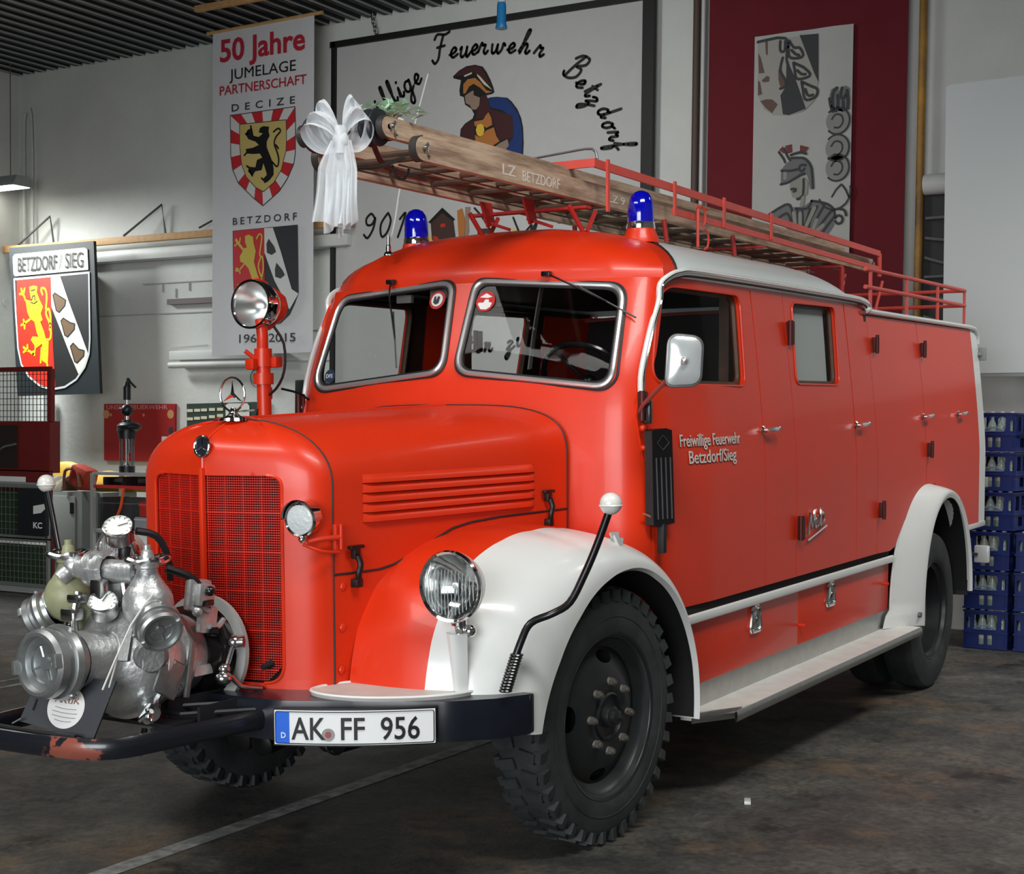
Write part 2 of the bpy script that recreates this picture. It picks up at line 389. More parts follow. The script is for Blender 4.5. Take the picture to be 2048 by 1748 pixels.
# windscreen openings in (s,q)
WS = rounded([(.035, 1.785), (.765, 1.712), (.742, 2.130), (.062, 2.176)], [.075, .085, .075, .06], 8)
for sd in SIDES:
    f = lambda s, q, sd=sd: cab(s, q, sd)
    tag(panel('cab_front', [(0, .72), (.90, .72), (1.2, .72), (1.2, 2.17), (.9, 2.17), (0, 2.17)], [WS], f, RED, truck, 0.045, solid=.012), 'red windscreen surround and cowl')
    # glass, frame
    wf = empty('windscreen', (0, 0, 0), parent=truck)
    panel('windscreen_glass', WS, [], f, GLASS, wf, 0.09)
    P = [f(*p) for p in WS]
    def offp(p, d, f=f, sd=sd):
        v = Vector(f(*p)); a = Vector(f(p[0] + .01, p[1])) - v; b = Vector(f(p[0], p[1] + .01)) - v
        n = a.cross(b).normalized()
        if n.x > 0: n = -n
        return v + n * d
    MB().tube([offp(p, .006) for p in WS], .0115, 8, smooth=1, closed=True).build('chrome_frame', TRIM, wf)
    big = [(.40 + (p[0] - .40) * 1.040, 1.95 + (p[1] - 1.95) * 1.065) for p in WS]
    sm = [(.40 + (p[0] - .40) * .965, 1.95 + (p[1] - 1.95) * .94) for p in WS]
    MB().tube([offp(p, .003) for p in big], .006, 6, smooth=1, closed=True).build('rubber_seal', SEAL, wf)
    MB().tube([offp(p, .002) for p in sm], .007, 6, smooth=1, closed=True).build('rubber_seal', SEAL, wf)
    # wiper hanging from the top edge
    wp = empty('wiper', parent=wf)
    pv = offp((.405, 2.205 if False else 2.195), .02)
    tipz = (1.83, 2.02)[sd == -1]; tips = (.30, .66)[sd == -1]
    mid = offp(((tips + .405) / 2, (2.19 + tipz) / 2 + .02), .035)
    if sd == -1: bl0, bl1 = offp((.55, 2.13), .022), offp((.80, 1.99), .022)
    else: bl0, bl1 = offp((.355, 2.05), .022), offp((.27, 1.80), .022)
    MB().box(pv, (.03, .04, .022), bevel=.005).cyl(pv, offp((.405, 2.195), -.01), .008).build('wiper_pivot', BLACK, wp)
    MB().tube([pv, Vector(pv).lerp(Vector(bl0), .5) + Vector((-.02, 0, 0)), (Vector(bl0) + Vector(bl1)) / 2], .004, 6).build('wiper_arm', BLACK, wp)
    MB().tube([bl0, (Vector(bl0) + Vector(bl1)) / 2, bl1], .004, 5).build('wiper_blade', STEEL, wp)
# roof
for sd in SIDES:
    f = lambda s, q, sd=sd: cab(s, q, sd)
    SR = 1.02
    m = MB(); m.grid(lambda u, v: f(u * .90 if u < .8 else .90 + (u - .8) / .2 * (SR + .25 * (v ** 2) - .90), 2.17 + v * .6), 30, 16)
    m.build('cab_roof_front', RED, truck, solid=.01)
    m = MB(); m.grid(lambda u, v: f(SR + .25 * (v ** 2) + u * (3.5 - SR - .25 * v ** 2), 2.17 + v * .6), 60, 16)
    tag(m.build('cab_roof', ROOFW, truck, solid=.01), 'grey-white roof behind the dark seam')
    MB().tube([Vector(f(SR + .25 * (v / 14) ** 2, 2.17 + v / 14 * .6)) + Vector((0, 0, .002)) for v in range(15)], .007, 6, smooth=1).build('roof_seam', SEAL, truck)
    MB().box((1.9, sd * .80, 2.16), (2.3, .1, .02)).build('roof_lining_edge', INTER, truck)
MB().box((1.95, 0, 2.20), (2.35, 1.6, .012)).build('roof_lining', INTER, truck)
# side skins: doors and pillars (x0,x1,name)
ZB = .790
def door_outline(kind):
    if kind == 'front':
        L = [(.53, ZB), (.505, 1.1), (.452, 1.60), (.535, 1.87), (.60, 2.02), (.64, 2.10), (.70, 2.155), (.80, 2.178)]
        return L + [(1.606, 2.178), (1.614, ZB)]
    if kind == 'rear': return [(2.02, ZB), (2.02, 2.178), (2.91, 2.178), (2.922, ZB)]
WIN = {'front': rounded([(.545, 1.728), (1.437, 1.722), (1.475, 2.138), (.655, 2.138)], [.10, .06, .07, .16], 8),
       'rear': rounded([(2.087, 1.735), (2.717, 1.733), (2.765, 2.148), (2.132, 2.14)], [.05, .05, .06, .05], 6)}
WIN_L, DO_L = dict(WIN), door_outline
WIN_R = {'front': [(p[0] - .15 * max(0, (p[0] - .65) / .8), p[1]) for p in WIN['front']], 'rear': [(p[0] - .26, p[1]) for p in WIN['rear']]}
def DO_R(kind): return [(p[0] - (.15 if kind == 'front' else .24) * (1 if p[0] > 1.5 else 0), p[1]) for p in DO_L(kind)]
for sd in SIDES:
    F = sfn(sd); WIN = WIN_L if sd < 0 else WIN_R; door_outline = DO_L if sd < 0 else DO_R
    for kind, nm, lab in (('front', 'front_door', None), ('rear', 'rear_door', None)):
        d = empty(nm, parent=truck)
        panel('door_skin', door_outline(kind), [WIN[kind]], F, RED, d, .055, solid=.02)
        off = sfn(sd, -.022)
        panel('window_glass', WIN[kind], [], off, GLASS, d, .15)
        MB().tube([sfn(sd, .001)(*p) for p in WIN[kind]], .006, 6, smooth=1, closed=True).build('window_lip', RED, d)
        panel('door_lining', [(x, z) for x, z in door_outline(kind) if True], [WIN[kind]], sfn(sd, -.024), mat('door_lining_brown', (58, 28, 22), .6), d, .12)
        if kind == 'rear' and sd < 0: tag(panel('window_panel', [(2.10, 1.74), (2.135, 2.135), (2.70, 2.14), (2.66, 1.74)], [], sfn(sd, -.045), mat('panel_grey', (176, 182, 182), .7), d, .2), 'grey panel behind the pane')  # flat grey panel just inside the near rear window
        wi = [p for p in WIN[kind]]
        cxw = sum(p[0] for p in wi) / len(wi); czw = sum(p[1] for p in wi) / len(wi)
        MB().tube([sfn(sd, -.03)(cxw + (p[0] - cxw) * .97, czw + (p[1] - czw) * .97) for p in wi], .014, 6, smooth=1, closed=True).build('inner_window_frame', WOODD, d)
        # chrome handle
        hx, hz = ((1.604, 1.519), (2.935, 1.519))[kind == 'rear']; hx -= 0 if sd < 0 else (.15, .24)[kind == 'rear']
        y0 = sd * (wid(hx) - tum(hz))
        h = MB(); h.lathe([(0, 0), (.020, 0), (.022, .006), (.014, .014), (.012, .035), (0, .036)], (hx, y0, hz), (0, sd, 0), 20)
        h.tube([(hx - .012, y0 + sd * .034, hz), (hx + .05, y0 + sd * .040, hz + .003), (hx + .11, y0 + sd * .034, hz + .006)], .012, 10)
        h.sphere((hx + .112, y0 + sd * .034, hz + .006), .014)
        h.build('door_handle', CHROME, d)
        hg = [(.475, 1.64), (.50, 1.25)] if kind == 'front' else [(2.045, 1.985), (2.045, 1.03)]
        for (x_, z_) in hg:
            y_ = sd * (wid(x_) - tum(z_))
            MB().box((x_, y_ + sd * .014, z_), (.030, .036, .115), bevel=.006).cyl((x_ - .022, y_ + sd * .022, z_ - .06), (x_ - .022, y_ + sd * .022, z_ + .06), .012, seg=12).build('door_hinge', mat('hinge_dark_red', (70, 14, 12), .5), d)
    # pillars and lockers
    for (x0, x1, nm, ztop, zb) in ((1.618 - (0 if sd < 0 else .15), 2.014 - (0 if sd < 0 else .24), 'side_panel', 2.178, ZB), (2.926 - (0 if sd < 0 else .24), 3.276, 'side_panel', 2.178, ZB)):
        panel(nm, [(x0, zb), (x0, ztop), (x1, ztop), (x1, zb)], [], F, RED, truck, .07, solid=.02)
    # rear locker doors, cut round the wheel arch
    arch = [(3.52, .785), (3.606, .80), (3.70, .87), (3.80, .94), (3.93, 1.02), (4.08, 1.09), (4.231, 1.12)]
    archr = [(4.236, 1.12), (4.42, 1.13), (4.60, 1.08), (4.75, .98), (4.86, .84), (4.90, .80)]
    panel('locker_door', [(3.282, ZB), (3.282, 2.125)] + [(4.229, 2.125), (4.229, 1.125)] + arch[::-1][1:], [], F, RED, truck, .07, solid=.02)
    panel('locker_door', [(4.236, 1.125), (4.236, 2.125), (5.50, 2.125), (5.50, .80)] + archr[::-1], [], F, RED, truck, .07, solid=.02)
    tag(panel('rear_corner_panel', [(5.505, .80), (5.505, 2.125), (5.66, 2.125), (5.66, .80)], [], F, WHITE, truck, .07, solid=.02), 'white rear corner panel')
    MB().box((5.30, sd * .955, .79), (.75, .02, .035), bevel=.004).build('bottom_trim', WHITE, truck)
    for (hx, hz, hn) in ((4.191, 1.549, 0), (4.987, 1.556, 0)):
        y0 = sd * (wid(hx) - tum(hz))
        h = MB(); h.lathe([(0, 0), (.020, 0), (.022, .006), (.014, .014), (.012, .035), (0, .036)], (hx, y0, hz), (0, sd, 0), 20)
        h.tube([(hx - .012, y0 + sd * .034, hz), (hx + .05, y0 + sd * .040, hz + .003), (hx + .11, y0 + sd * .034, hz + .006)], .012, 10)
        h.build('locker_handle', CHROME, truck)
    for (x_, z_) in ((3.345, 1.963), (3.315, 1.033), (4.275, 1.958), (4.262, 1.344)):
        y_ = sd * (wid(x_) - tum(z_))
        MB().box((x_ + .01, y_ + sd * .016, z_), (.028, .036, .085), bevel=.004).cyl((x_ - .006, y_ + sd * .03, z_ - .05), (x_ - .006, y_ + sd * .03, z_ + .055), .010, seg=12).build('locker_hinge', mat('hinge_dark_red', (70, 14, 12), .5), truck)
    # drip rails
    F2 = sfn(sd, .012)
    rp = [cab(.86, 1.63, sd), cab(.85, 1.75, sd), cab(.85, 1.87, sd), cab(.86, 1.97, sd), cab(.88, 2.07, sd), (.66, sd * .855, 2.135), (.72, sd * .865, 2.172), (.80, sd * .872, 2.193), (.95, sd * .878, 2.205), (1.6, sd * .882, 2.208), (2.3, sd * .884, 2.208), (3.0, sd * .886, 2.206), (3.22, sd * .887, 2.195), (3.27, sd * .885, 2.165)]
    rp = [(Vector(p) + Vector((-.006 if i < 5 else 0, sd * .008, 0))) for i, p in enumerate(rp)]
    dr = empty('cab_drip_moulding', parent=truck)
    MB().tube(rp, .014, 8, smooth=4, flat=(.017, .013)).build('moulding', WHITE, dr)
    MB().tube([p + Vector((.0, sd * .012, .0)) for p in rp], .005, 6, smooth=4).build('chrome_strip', CHROME, dr)
    MB().tube([p + Vector((.010 if i < 5 else 0, sd * -.004, -.017 if i > 5 else 0)) for i, p in enumerate(rp)], .006, 6, smooth=4).build('rubber_strip', SEAL, dr)
    rr = [(3.26, sd * .885, 2.152), (3.5, sd * .888, 2.148), (5.0, sd * .89, 2.143), (5.5, sd * .89, 2.140), (5.62, sd * .888, 2.125), (5.68, sd * .885, 2.085), (5.685, sd * .885, 2.03)]
    MB().tube(rr, .015, 8, smooth=3).build('roof_edge_moulding', WHITE, truck)
    MB().sphere((3.27, sd * .892, 2.160), .02).build('moulding_end_cap', WHITE, truck)
# rear deck, rear wall, bulkheads
m = MB(); m.grid(lambda u, v: (3.18 + u * 2.48, (-.885 + v * 1.77), 2.148 + .03 * math.sin(PI * v)), 4, 12); m.build('rear_deck', mat('deck_faded_red', (150, 60, 54), .6), truck, solid=.02)
rl = empty('rear_lamp', parent=truck)
p = Vector((5.7,-0.938,0.569))
MB().box(p, (.05, .10, .12), bevel=.01).build('lamp_housing', WHITE, rl)
MB().box((5.68, p.y + .06, p.z), (.06, .08, .02)).build('lamp_arm', STEEL, rl)
m = MB(); p = Vector((5.7,-0.919,1.964)); m.box(p, (.04, .05, .09), bevel=.005).box((5.67, p.y + .03, p.z), (.06, .07, .02)); m.build('rear_door_catch', GREY, truck)
m = MB(); p = Vector((5.7,-0.94,1.074)); m.box(p, (.04, .06, .07), bevel=.005).box((5.67, p.y + .03, p.z), (.06, .07, .02)); m.build('rear_door_catch', GREY, truck)
MB().box((5.645, 0, 1.46), (.02, 1.74, 1.30)).build('rear_wall', RED, truck)
MB().box((3.25, 0, 1.5), (.03, 1.76, 1.32)).build('cab_bulkhead', INTER, truck)
MB().box((2.0, 0, .80), (2.5, 1.78, .04)).build('cab_floor', INTER, truck)
MB().box((4.4, 0, .86), (2.4, 1.2, .2)).box((2.3, 0, .56), (5.6, .85, .2)).build('chassis_frame', DARK, truck)
MB().box((4.39, 0, 1.16), (1.35, 1.6, .03)).box((4.39, 0, .95), (1.2, .7, .4)).build('rear_wheel_housing', DARK, truck)
# black gap under body, white moulding, lower lockers
for sd in SIDES:
    MB().box((2.15, sd * .90, .775), (2.86, .06, .05)).build('sill', DARK, truck)
    MB().tube([(.74, sd * .952, .735), (2.0, sd * .955, .735), (3.57, sd * .955, .735)], .02, 8, smooth=1, flat=(.014, .022)).build('sill_moulding', WHITE, truck)
    for x0, x1 in ((.76, 2.105), (2.111, 3.58)):
        d = empty('lower_locker', parent=truck)
        MB().box(((x0 + x1) / 2, sd * .915, .575), (x1 - x0, .03, .275), bevel=.004).build('locker_flap', RED, d)
        hx = (x0 + x1) / 2 + (.10 if x0 < 1 else -.28); hz = .655
        m = MB(); m.tube(rounded([(hx - .062, hz - .07), (hx + .062, hz - .07), (hx + .036, hz + .045), (hx - .036, hz + .045)], .03, 5) and [(a, sd * .937, b_) for a, b_ in rounded([(hx - .065, hz - .07), (hx + .065, hz - .07), (hx + .036, hz + .05), (hx - .036, hz + .05)], .03, 5)], .010, 8, smooth=1, closed=True)
        m.poly([(a, sd * .935, b_) for a, b_ in rounded([(hx - .06, hz - .066), (hx + .06, hz - .066), (hx + .034, hz + .046), (hx - .034, hz + .046)], .03, 5)])
        m.tube([(hx - .03, sd * .945, hz - .05), (hx, sd * .953, hz), (hx + .02, sd * .945, hz + .03)], .008, 8)
        m.build('recessed_handle', CHROME, d)
    MB().cyl((2.12, sd * .93, .535), (2.12, sd * .965, .535), .008).cyl((3.47, sd * .93, .60), (3.47, sd * .965, .60), .008).build('locker_stop', RED, truck)
    MB().box((2.17, sd * .915, .385), (2.86, .02, .11)).build('aluminium_kick_panel', ALU, truck)
    m = MB(); o_ = [(.79, sd * .90), (.79, sd * .955), (1.02, sd * 1.085), (1.10, sd * 1.10), (3.66, sd * 1.10), (3.66, sd * .90)]
    m.poly([(x, y, .30) for x, y in o_], (0, 0, .035)); m.build('running_board', mat('worn_running_board', (220, 220, 214), .5, var=.12, scale=9), truck)
    MB().tube([(x, y, .312) for x, y in [(.79, sd * .95), (1.02, sd * 1.085), (1.10, sd * 1.102), (3.66, sd * 1.102)]], .02, 8, smooth=2, flat=(.008, .024)).build('running_board_edge', ALU, truck)

# ------------------------------------------------------------------ interior
seat = mat('seat_leather', (44, 30, 27), .5)
MB().box((1.35, 0, 1.22), (.5, 1.5, .16), bevel=.03).box((1.62, 0, 1.48), (.12, 1.5, .42), bevel=.03).build('front_bench', seat, truck)
MB().box((2.85, 0, 1.22), (.5, 1.5, .16), bevel=.03).box((3.12, 0, 1.48), (.12, 1.5, .42), bevel=.03).build('rear_bench', seat, truck)
MB().box((.58, 0, 1.50), (.18, 1.5, .22), bevel=.03).build('dashboard', mat('dash_black', (18, 18, 20), .5), truck)
sw = empty('steering_wheel', parent=truck)
ax = Vector((-.75, 0, -.62)).normalized(); cw = Vector((.86, -.42, 1.74))
q = ax.to_track_quat('Z', 'Y').to_matrix()
MB().tube([cw + q @ Vector((.215 * math.cos(a * PI / 16), .215 * math.sin(a * PI / 16), 0)) for a in range(32)], .014, 8, smooth=1, closed=True).build('wheel_ring', BLACK, sw)
m = MB()
for a in (0, 2.1, 4.2): m.tube([cw, cw + q @ Vector((.21 * math.cos(a), .21 * math.sin(a), 0))], .009, 6)
m.cyl(cw, cw + ax * .6, .02).sphere(cw, .035); m.build('steering_column', BLACK, sw)
MB().tube([(.66, -.30, 2.16), (.70, -.24, 1.98), (.72, -.20, 1.80)], .02, 4, flat=(.022, .004)).build('hanging_strap', mat('strap_grey', (96, 92, 88), .7), truck)
MB().box((.62, .20, 2.14), (.02, .10, .045)).box((.60, .38, 2.12), (.02, .08, .035)).build('rear_view_mirror', mat('grey_plastic', (120, 120, 118), .4), truck)
MB().box((1.64, .74, 1.9), (.07, .05, .6)).box((1.64, -.74, 1.9), (.07, .05, .6)).build('door_pillar_trim', WOODD, truck)
# stickers on the glass
for (s_, q_, sd, ring, lab, extra) in ((.125, 2.085, -1, (186, 34, 38), 'round red and white sticker', 0), (.13, 2.10, 1, (176, 40, 40), 'round white sticker with red rim', 1), (.685, 1.775, 1, (34, 52, 78), 'round dark blue sticker', 2)):
    c = Vector(cab(s_, q_, sd)); a = (Vector(cab(s_ + .02, q_, sd)) - Vector(cab(s_ - .02, q_, sd))).normalized(); b2 = (Vector(cab(s_, q_ + .02, sd)) - Vector(cab(s_, q_ - .02, sd))).normalized()
    n = a.cross(b2).normalized(); n = -n if n.x > 0 else n
    a = b2.cross(n).normalized()
    rad = (.046, .042, .032)[extra]
    st = empty('window_sticker', parent=truck); tag(st, lab)
    def disc(r0, d, nm, mt, c=c, a=a, b2=b2, n=n, st=st): MB().poly([c + n * d + a * r0 * math.cos(t * PI / 16) + b2 * r0 * math.sin(t * PI / 16) for t in range(32)]).build(nm, mt, st)
    disc(rad, .004, 'sticker_disc', mat('sticker_' + str(ring[0]), ring, .5))
    if extra == 1: disc(rad * .72, .006, 'sticker_face', mat('sticker_white', (225, 225, 222), .5))
    if extra == 0:
        MB().poly([c + n * .006 + a * x + b2 * y for x, y in ((-.036, -.012), (-.030, -.006), (-.008, -.006), (-.002, .008), (.016, .008), (.018, -.004), (.034, -.008), (.028, -.026), (.01, -.038), (-.018, -.036))]).poly([c + n * .006 + a * x + b2 * y for x, y in ((-.03, .018), (.0, .036), (.032, .02), (.01, .014))]).build('sticker_print', mat('sticker_white', (225, 225, 222), .5), st)
    elif extra == 1:
        MB().poly([c + n * .008 + a * x + b2 * y for x, y in ((-.018, -.012), (-.016, .014), (-.006, .018), (-.004, -.004), (.004, .018), (.016, .012), (.012, -.016), (-.004, -.022))]).build('sticker_print', mat('sticker_ink', (50, 54, 60), .5), st)
    else:
        text_mesh('sticker_print', 'DFS', .026, mat('sticker_white', (225, 225, 222), .5), st, frame_mat(c + n * .006 - b2 * .009 + a * -.0, a, b2), .0005, align='CENTER')

# ------------------------------------------------------------------ bonnet, radiator shell and grille
def hood(s, q, sd=-1, off=0.0):
    if s <= .50: n = 2.2; hwide = .42
    else:
        x = -.975 + (s - .50) * (1.325 / 1.35); t = (x + .975) / 1.325; hwide = .42 + .172 * min(1, t) ** .85; n = 2.2 + 1.6 * t
    if q <= 1.38: ph = 0.0; z = q
    else: ph = min((q - 1.38) / .5, 1) * PI / 2
    kc = max(math.cos(ph), 0) ** (2 / n)
    xrec = .17 * math.sin(ph) ** 6
    if s <= .30: px = -1.152 + .075 * (s / .30) ** 1.15 + xrec; py = s * kc; xt = px
    elif s <= .50:
        t = (s - .30) / .20; P0 = Vector((-1.077, .30)); P1 = Vector((-1.050, .375)); P2 = Vector((-1.025, .41)); P3 = Vector((-.975, .42))
        p = P0 * (1 - t) ** 3 + P1 * 3 * t * (1 - t) ** 2 + P2 * 3 * t * t * (1 - t) + P3 * t ** 3
        px = p.x + xrec * (1 - t) * .8 ; py = p.y * kc; xt = px
    else: px = x; py = hwide * kc; xt = px
    if q > 1.38:
        top = 1.600 + .045 * (min(max(xt, -1.1), .4) + 1.1) / 1.5 - .02 * max(0, (-1.0 - xt)) / .15
        z = 1.38 + (top - 1.38) * math.sin(ph) ** (2 / n)
    p = Vector((px, sd * py, z))
    return tuple(p)
def qz(s, z):
    a, b = 1.0, 1.88
    for _ in range(24):
        m_ = (a + b) / 2
        if hood(s, m_)[2] < z: a = m_
        else: b = m_
    return (a + b) / 2
HL = [(-1.0, 1.075), (-.78, 1.075), (-.70, 1.088), (-.39, 1.192), (-.28, 1.208), (-.10, 1.217), (.36, 1.222)]
def hoff(s, q, sd, d):
    p = Vector(hood(s, q, sd)); a = Vector(hood(s + .004, q, sd)) - Vector(hood(s - .004, q, sd)); b = Vector(hood(s, q + .004, sd)) - Vector(hood(s, q - .004, sd))
    n = a.cross(b).normalized()
    if n.y * sd < 0 and abs(n.y) > .2: n = -n
    elif abs(n.y) <= .2 and n.x > 0 and s < .4: n = -n
    elif abs(n.y) <= .2 and n.z < 0: n = -n
    return p + n * d
GR = rounded([(.006, .705), (.288, .705), (.288, 1.425), (.006, 1.425)], [.003, .07, .05, .003], 6)
for sd in SIDES:
    f = lambda s, q, sd=sd: hood(s, q, sd)
    panel('radiator_shell', [(0, .64), (.50, .64), (.50, 1.878), (0, 1.878)], [GR], f, RED, truck, .03, solid=.01)
    m = MB(); m.grid(lambda u, v: f(.502 + u * 1.35, interp(HL, -1.0 + u * 1.35) + .004 + v * (1.88 - interp(HL, -1.0 + u * 1.35))), 44, 40); m.build('bonnet', RED, truck, solid=.008)
    m = MB(); m.grid(lambda u, v: f(.502 + u * 1.35, .60 + v * (interp(HL, -1.0 + u * 1.35) - .604)), 30, 8); m.build('side_apron', RED, truck, solid=.008)
    MB().tube([hoff(.501, .66 + 1.22 * i / 30, sd, .0005) for i in range(31)], .0035, 5, smooth=1).build('bonnet_seam', SEAL, truck)
    MB().tube([hoff(1.852, 1.0 + .88 * i / 24, sd, .001) for i in range(25)], .0035, 5, smooth=1).build('bonnet_seam', SEAL, truck)
    MB().tube([hoff(.502 + 1.35 * i / 24, interp(HL, -1.0 + 1.35 * i / 24), sd, .001) for i in range(25)], .004, 5, smooth=1).build('bonnet_seam', SEAL, truck)
    # pressed ridges round the grille opening
    MB().tube([hoff(p[0], p[1], sd, .001) for p in GR if p[0] > .01], .006, 6, smooth=1).build('grille_surround', RED, truck)
    # grille mesh
    g = empty('grille', parent=truck)
    gx = lambda y, z: Vector((-1.142 + .075 * (y / .30) ** 1.15, sd * y, z))
    def gok(y, z): return y < .283 and z > .71 and z < 1.42 and not (y > .215 and z < .775 and (y - .215) + (.775 - z) > .095)
    m = MB(); nv = 33
    for i in range(nv):
        y = .012 + i * .0083
        z0 = .712 if y < .225 else .712 + (y - .225) * 1.0; z1 = 1.418
        m.tube([gx(y, z0), gx(y, z1)], .0017 if i % 8 else .0034, 4, smooth=1)
    m.build('vertical_wires', REDD, g)
    m = MB(); nh = 84
    for j in range(nh):
        z = .716 + j * .0084; ym = .283 if z > .77 else .283 - (.77 - z) * .95
        m.tube([gx(.008, z) + Vector((-.002, 0, 0)), gx(ym * .5, z) + Vector((-.002, 0, 0)), gx(ym, z) + Vector((-.002, 0, 0))], .0017 if j % 16 != 4 else .0034, 4, smooth=1)
    m.build('cross_wires', REDD, g)
    MB().grid(lambda u, v: gx(.005 + u * .285, .70 + v * .73) + Vector((.03, 0, 0)), 8, 2).build('radiator_core', mat('radiator_core', (24, 8, 8), .8), g)
    # louvres
    lv = MB()
    for k in range(5):
        z0 = 1.412 - k * .034
        def lf(u, v, z0=z0):
            s_ = .64 + u * .985; base = hoff(s_, qz(s_, z0 - .030 * v), sd, 0)
            e = min(1, u * 30, (1 - u) * 30)
            return base + Vector((0, sd * (.016 * e * (1 - (1 - v) ** 2) + .0005), 0))
        lv.grid(lf, 40, 5)
        lv.grid(lambda u, v, lf=lf: lf(u, 1) + (hoff(.64 + u * .985, qz(.64 + u * .985, z0 - .030), sd, -.002) - lf(u, 1)) * v, 40, 1)
    lv.build('bonnet_louvres', RED, truck)
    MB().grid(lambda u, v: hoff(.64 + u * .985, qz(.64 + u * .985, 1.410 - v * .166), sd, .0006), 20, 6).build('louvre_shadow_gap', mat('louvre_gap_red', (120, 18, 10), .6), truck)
    for lx, lz in ((-.888, 1.165), (.205, 1.30)):
        ly = abs(hood(.5 + lx + .975, 1.1, -1)[1]) + .004
        c = lambda dx, dy, dz: (lx + dx, sd * (ly + dy), lz + dz)
        m = MB(); m.box(c(0, .012, 0), (.075, .02, .012), bevel=.003).box(c(0, .01, -.02), (.03, .02, .04), bevel=.003)
        m.tube([c(0, .02, -.03), c(.004, .028, -.06), c(-.004, .026, -.09), c(.006, .018, -.125)], .011, 8).box(c(.006, .01, -.125), (.034, .03, .03), bevel=.004)
        m.build('bonnet_latch', mat('latch_dark', (34, 22, 22), .45, .3), truck)
    for sx, sz in ((-.93, 1.03), (-.935, .89), (-.942, .745), (-.87, .84)):
        MB().lathe([(0, .004), (.006, .004), (.010, .001), (.014, 0), (.016, -.004)], (sx, sd * .432, sz), (0, sd, 0), 14).build('apron_screw', RED, truck)
MB().box((-1.156, 0, 1.065), (.020, .018, .75), bevel=.006).build('grille_centre_bar', RED, truck)
MB().tube([Vector(hood(0, 1.44 + .44 * i / 12)) + Vector((-.0, 0, .0)) for i in range(13)] + [Vector((-.9 + 1.25 * i / 6, 0, hood(.5 + .1 + 1.25 * i / 6, 1.88)[2] + .001)) for i in range(7)], .006, 6, smooth=1).build('bonnet_centre_ridge', RED, truck)
MB().lathe([(0, .0), (.02, .0), (.03, -.03)], (-1.085, .20, .80), (-1, 0, 0), 16).cyl((-1.06, -.235, .775), (-1.13, -.235, .765), .016, .010).build('starting_crank_hole', DARK, truck)
# three-pointed star badge on the shell
def star_badge(c, n, up, r, parent, name, standing=False):
    c = Vector(c); n = Vector(n).normalized(); up = Vector(up); up = (up - n * up.dot(n)).normalized(); rt = up.cross(n)
    e = empty(name, parent=parent)
    P = lambda x, y, d=0: c + rt * x + up * y + n * d
    if not standing:
        MB().poly([P(r * math.cos(t * PI / 16), r * 1.05 * math.sin(t * PI / 16), .003) for t in range(32)]).build('badge_disc', mat('badge_dark', (44, 46, 56), .3, .4), e)
    m = MB(); m.tube([P(r * math.cos(t * PI / 18), r * 1.05 * math.sin(t * PI / 18), .004) for t in range(36)], r * (.07 if standing else .14), 8, smooth=1, closed=True).build('badge_ring', CHROME, e)
    m = MB()
    for k in range(3):
        a = PI / 2 + k * 2 * PI / 3; tip = P(r * .95 * math.cos(a), r * .95 * math.sin(a), .004)
        l1 = P(r * .17 * math.cos(a + PI / 3), r * .17 * math.sin(a + PI / 3), .004); l2 = P(r * .17 * math.cos(a - PI / 3), r * .17 * math.sin(a - PI / 3), .004); top = P(0, 0, .004 + r * .16); bk = P(0, 0, .004 - r * (.16 if standing else 0))
        for A, B_, D in ((tip, l1, top), (tip, top, l2)) + (((tip, bk, l1), (tip, l2, bk)) if standing else ()):
            m.bm.faces.new([m.bm.verts.new(A), m.bm.verts.new(B_), m.bm.verts.new(D)])
    m.build('badge_star', CHROME, e)
    return e
star_badge((-1.150, 0, 1.512), (-1, 0, .12), (0, 0, 1), .033, truck, 'star_badge')
sm_ = star_badge((-.99, 0, 1.690), (-1, 0, 0), (0, 0, 1), .056, truck, 'bonnet_mascot', True)
m = MB(); m.lathe([(0, 0), (.055, 0), (.05, .01), (.024, .018), (.012, .03), (.01, .045), (0, .045)], (-.99, 0, 1.598), (0, 0, 1), 28); m.build('mascot_foot', CHROME, sm_)
MB().tube([(-.98, .03, 1.630), (-.98, -.09, 1.634)], .004, 6, smooth=1).build('mascot_pin', STEEL, sm_)

# ------------------------------------------------------------------ front fenders
RC = [(-10, .90), (0, .93), (12, .955), (25, .975), (36, .965), (45, .915), (60, .825), (75, .755), (90, .722), (105, .715), (120, .715), (150, .715), (170, .69), (190, .68)]
RL = [(-10, .64), (5, .645), (15, .625), (30, .590), (50, .565), (75, .560), (90, .565), (120, .585), (150, .625), (170, .655), (192, .675)]
TE = [(-10, 0), (192, 0)]
def fend(th, v, sd=-1, off=0):
    rc = interp(RC, th); rl = interp(RL, th); yi = .44; yo = 1.045 - .03 * max(0, (150 - th)) / 150 * 0
    y = yi + (yo - yi) * v
    w_ = min(1, max(0, v))
    pz = 2.4; g = max(0.0, 1 - w_ ** pz) ** (1 / pz) if w_ < 1 else 0
    g *= .965 + .035 * min(1, v / .35) ** 1
    if th > 100: # rear half: keep the drop close to the body
        pass
    r = rl + (rc - rl) * g + off
    a = math.radians(th); return (-r * math.cos(a), sd * y, .465 + r * math.sin(a))
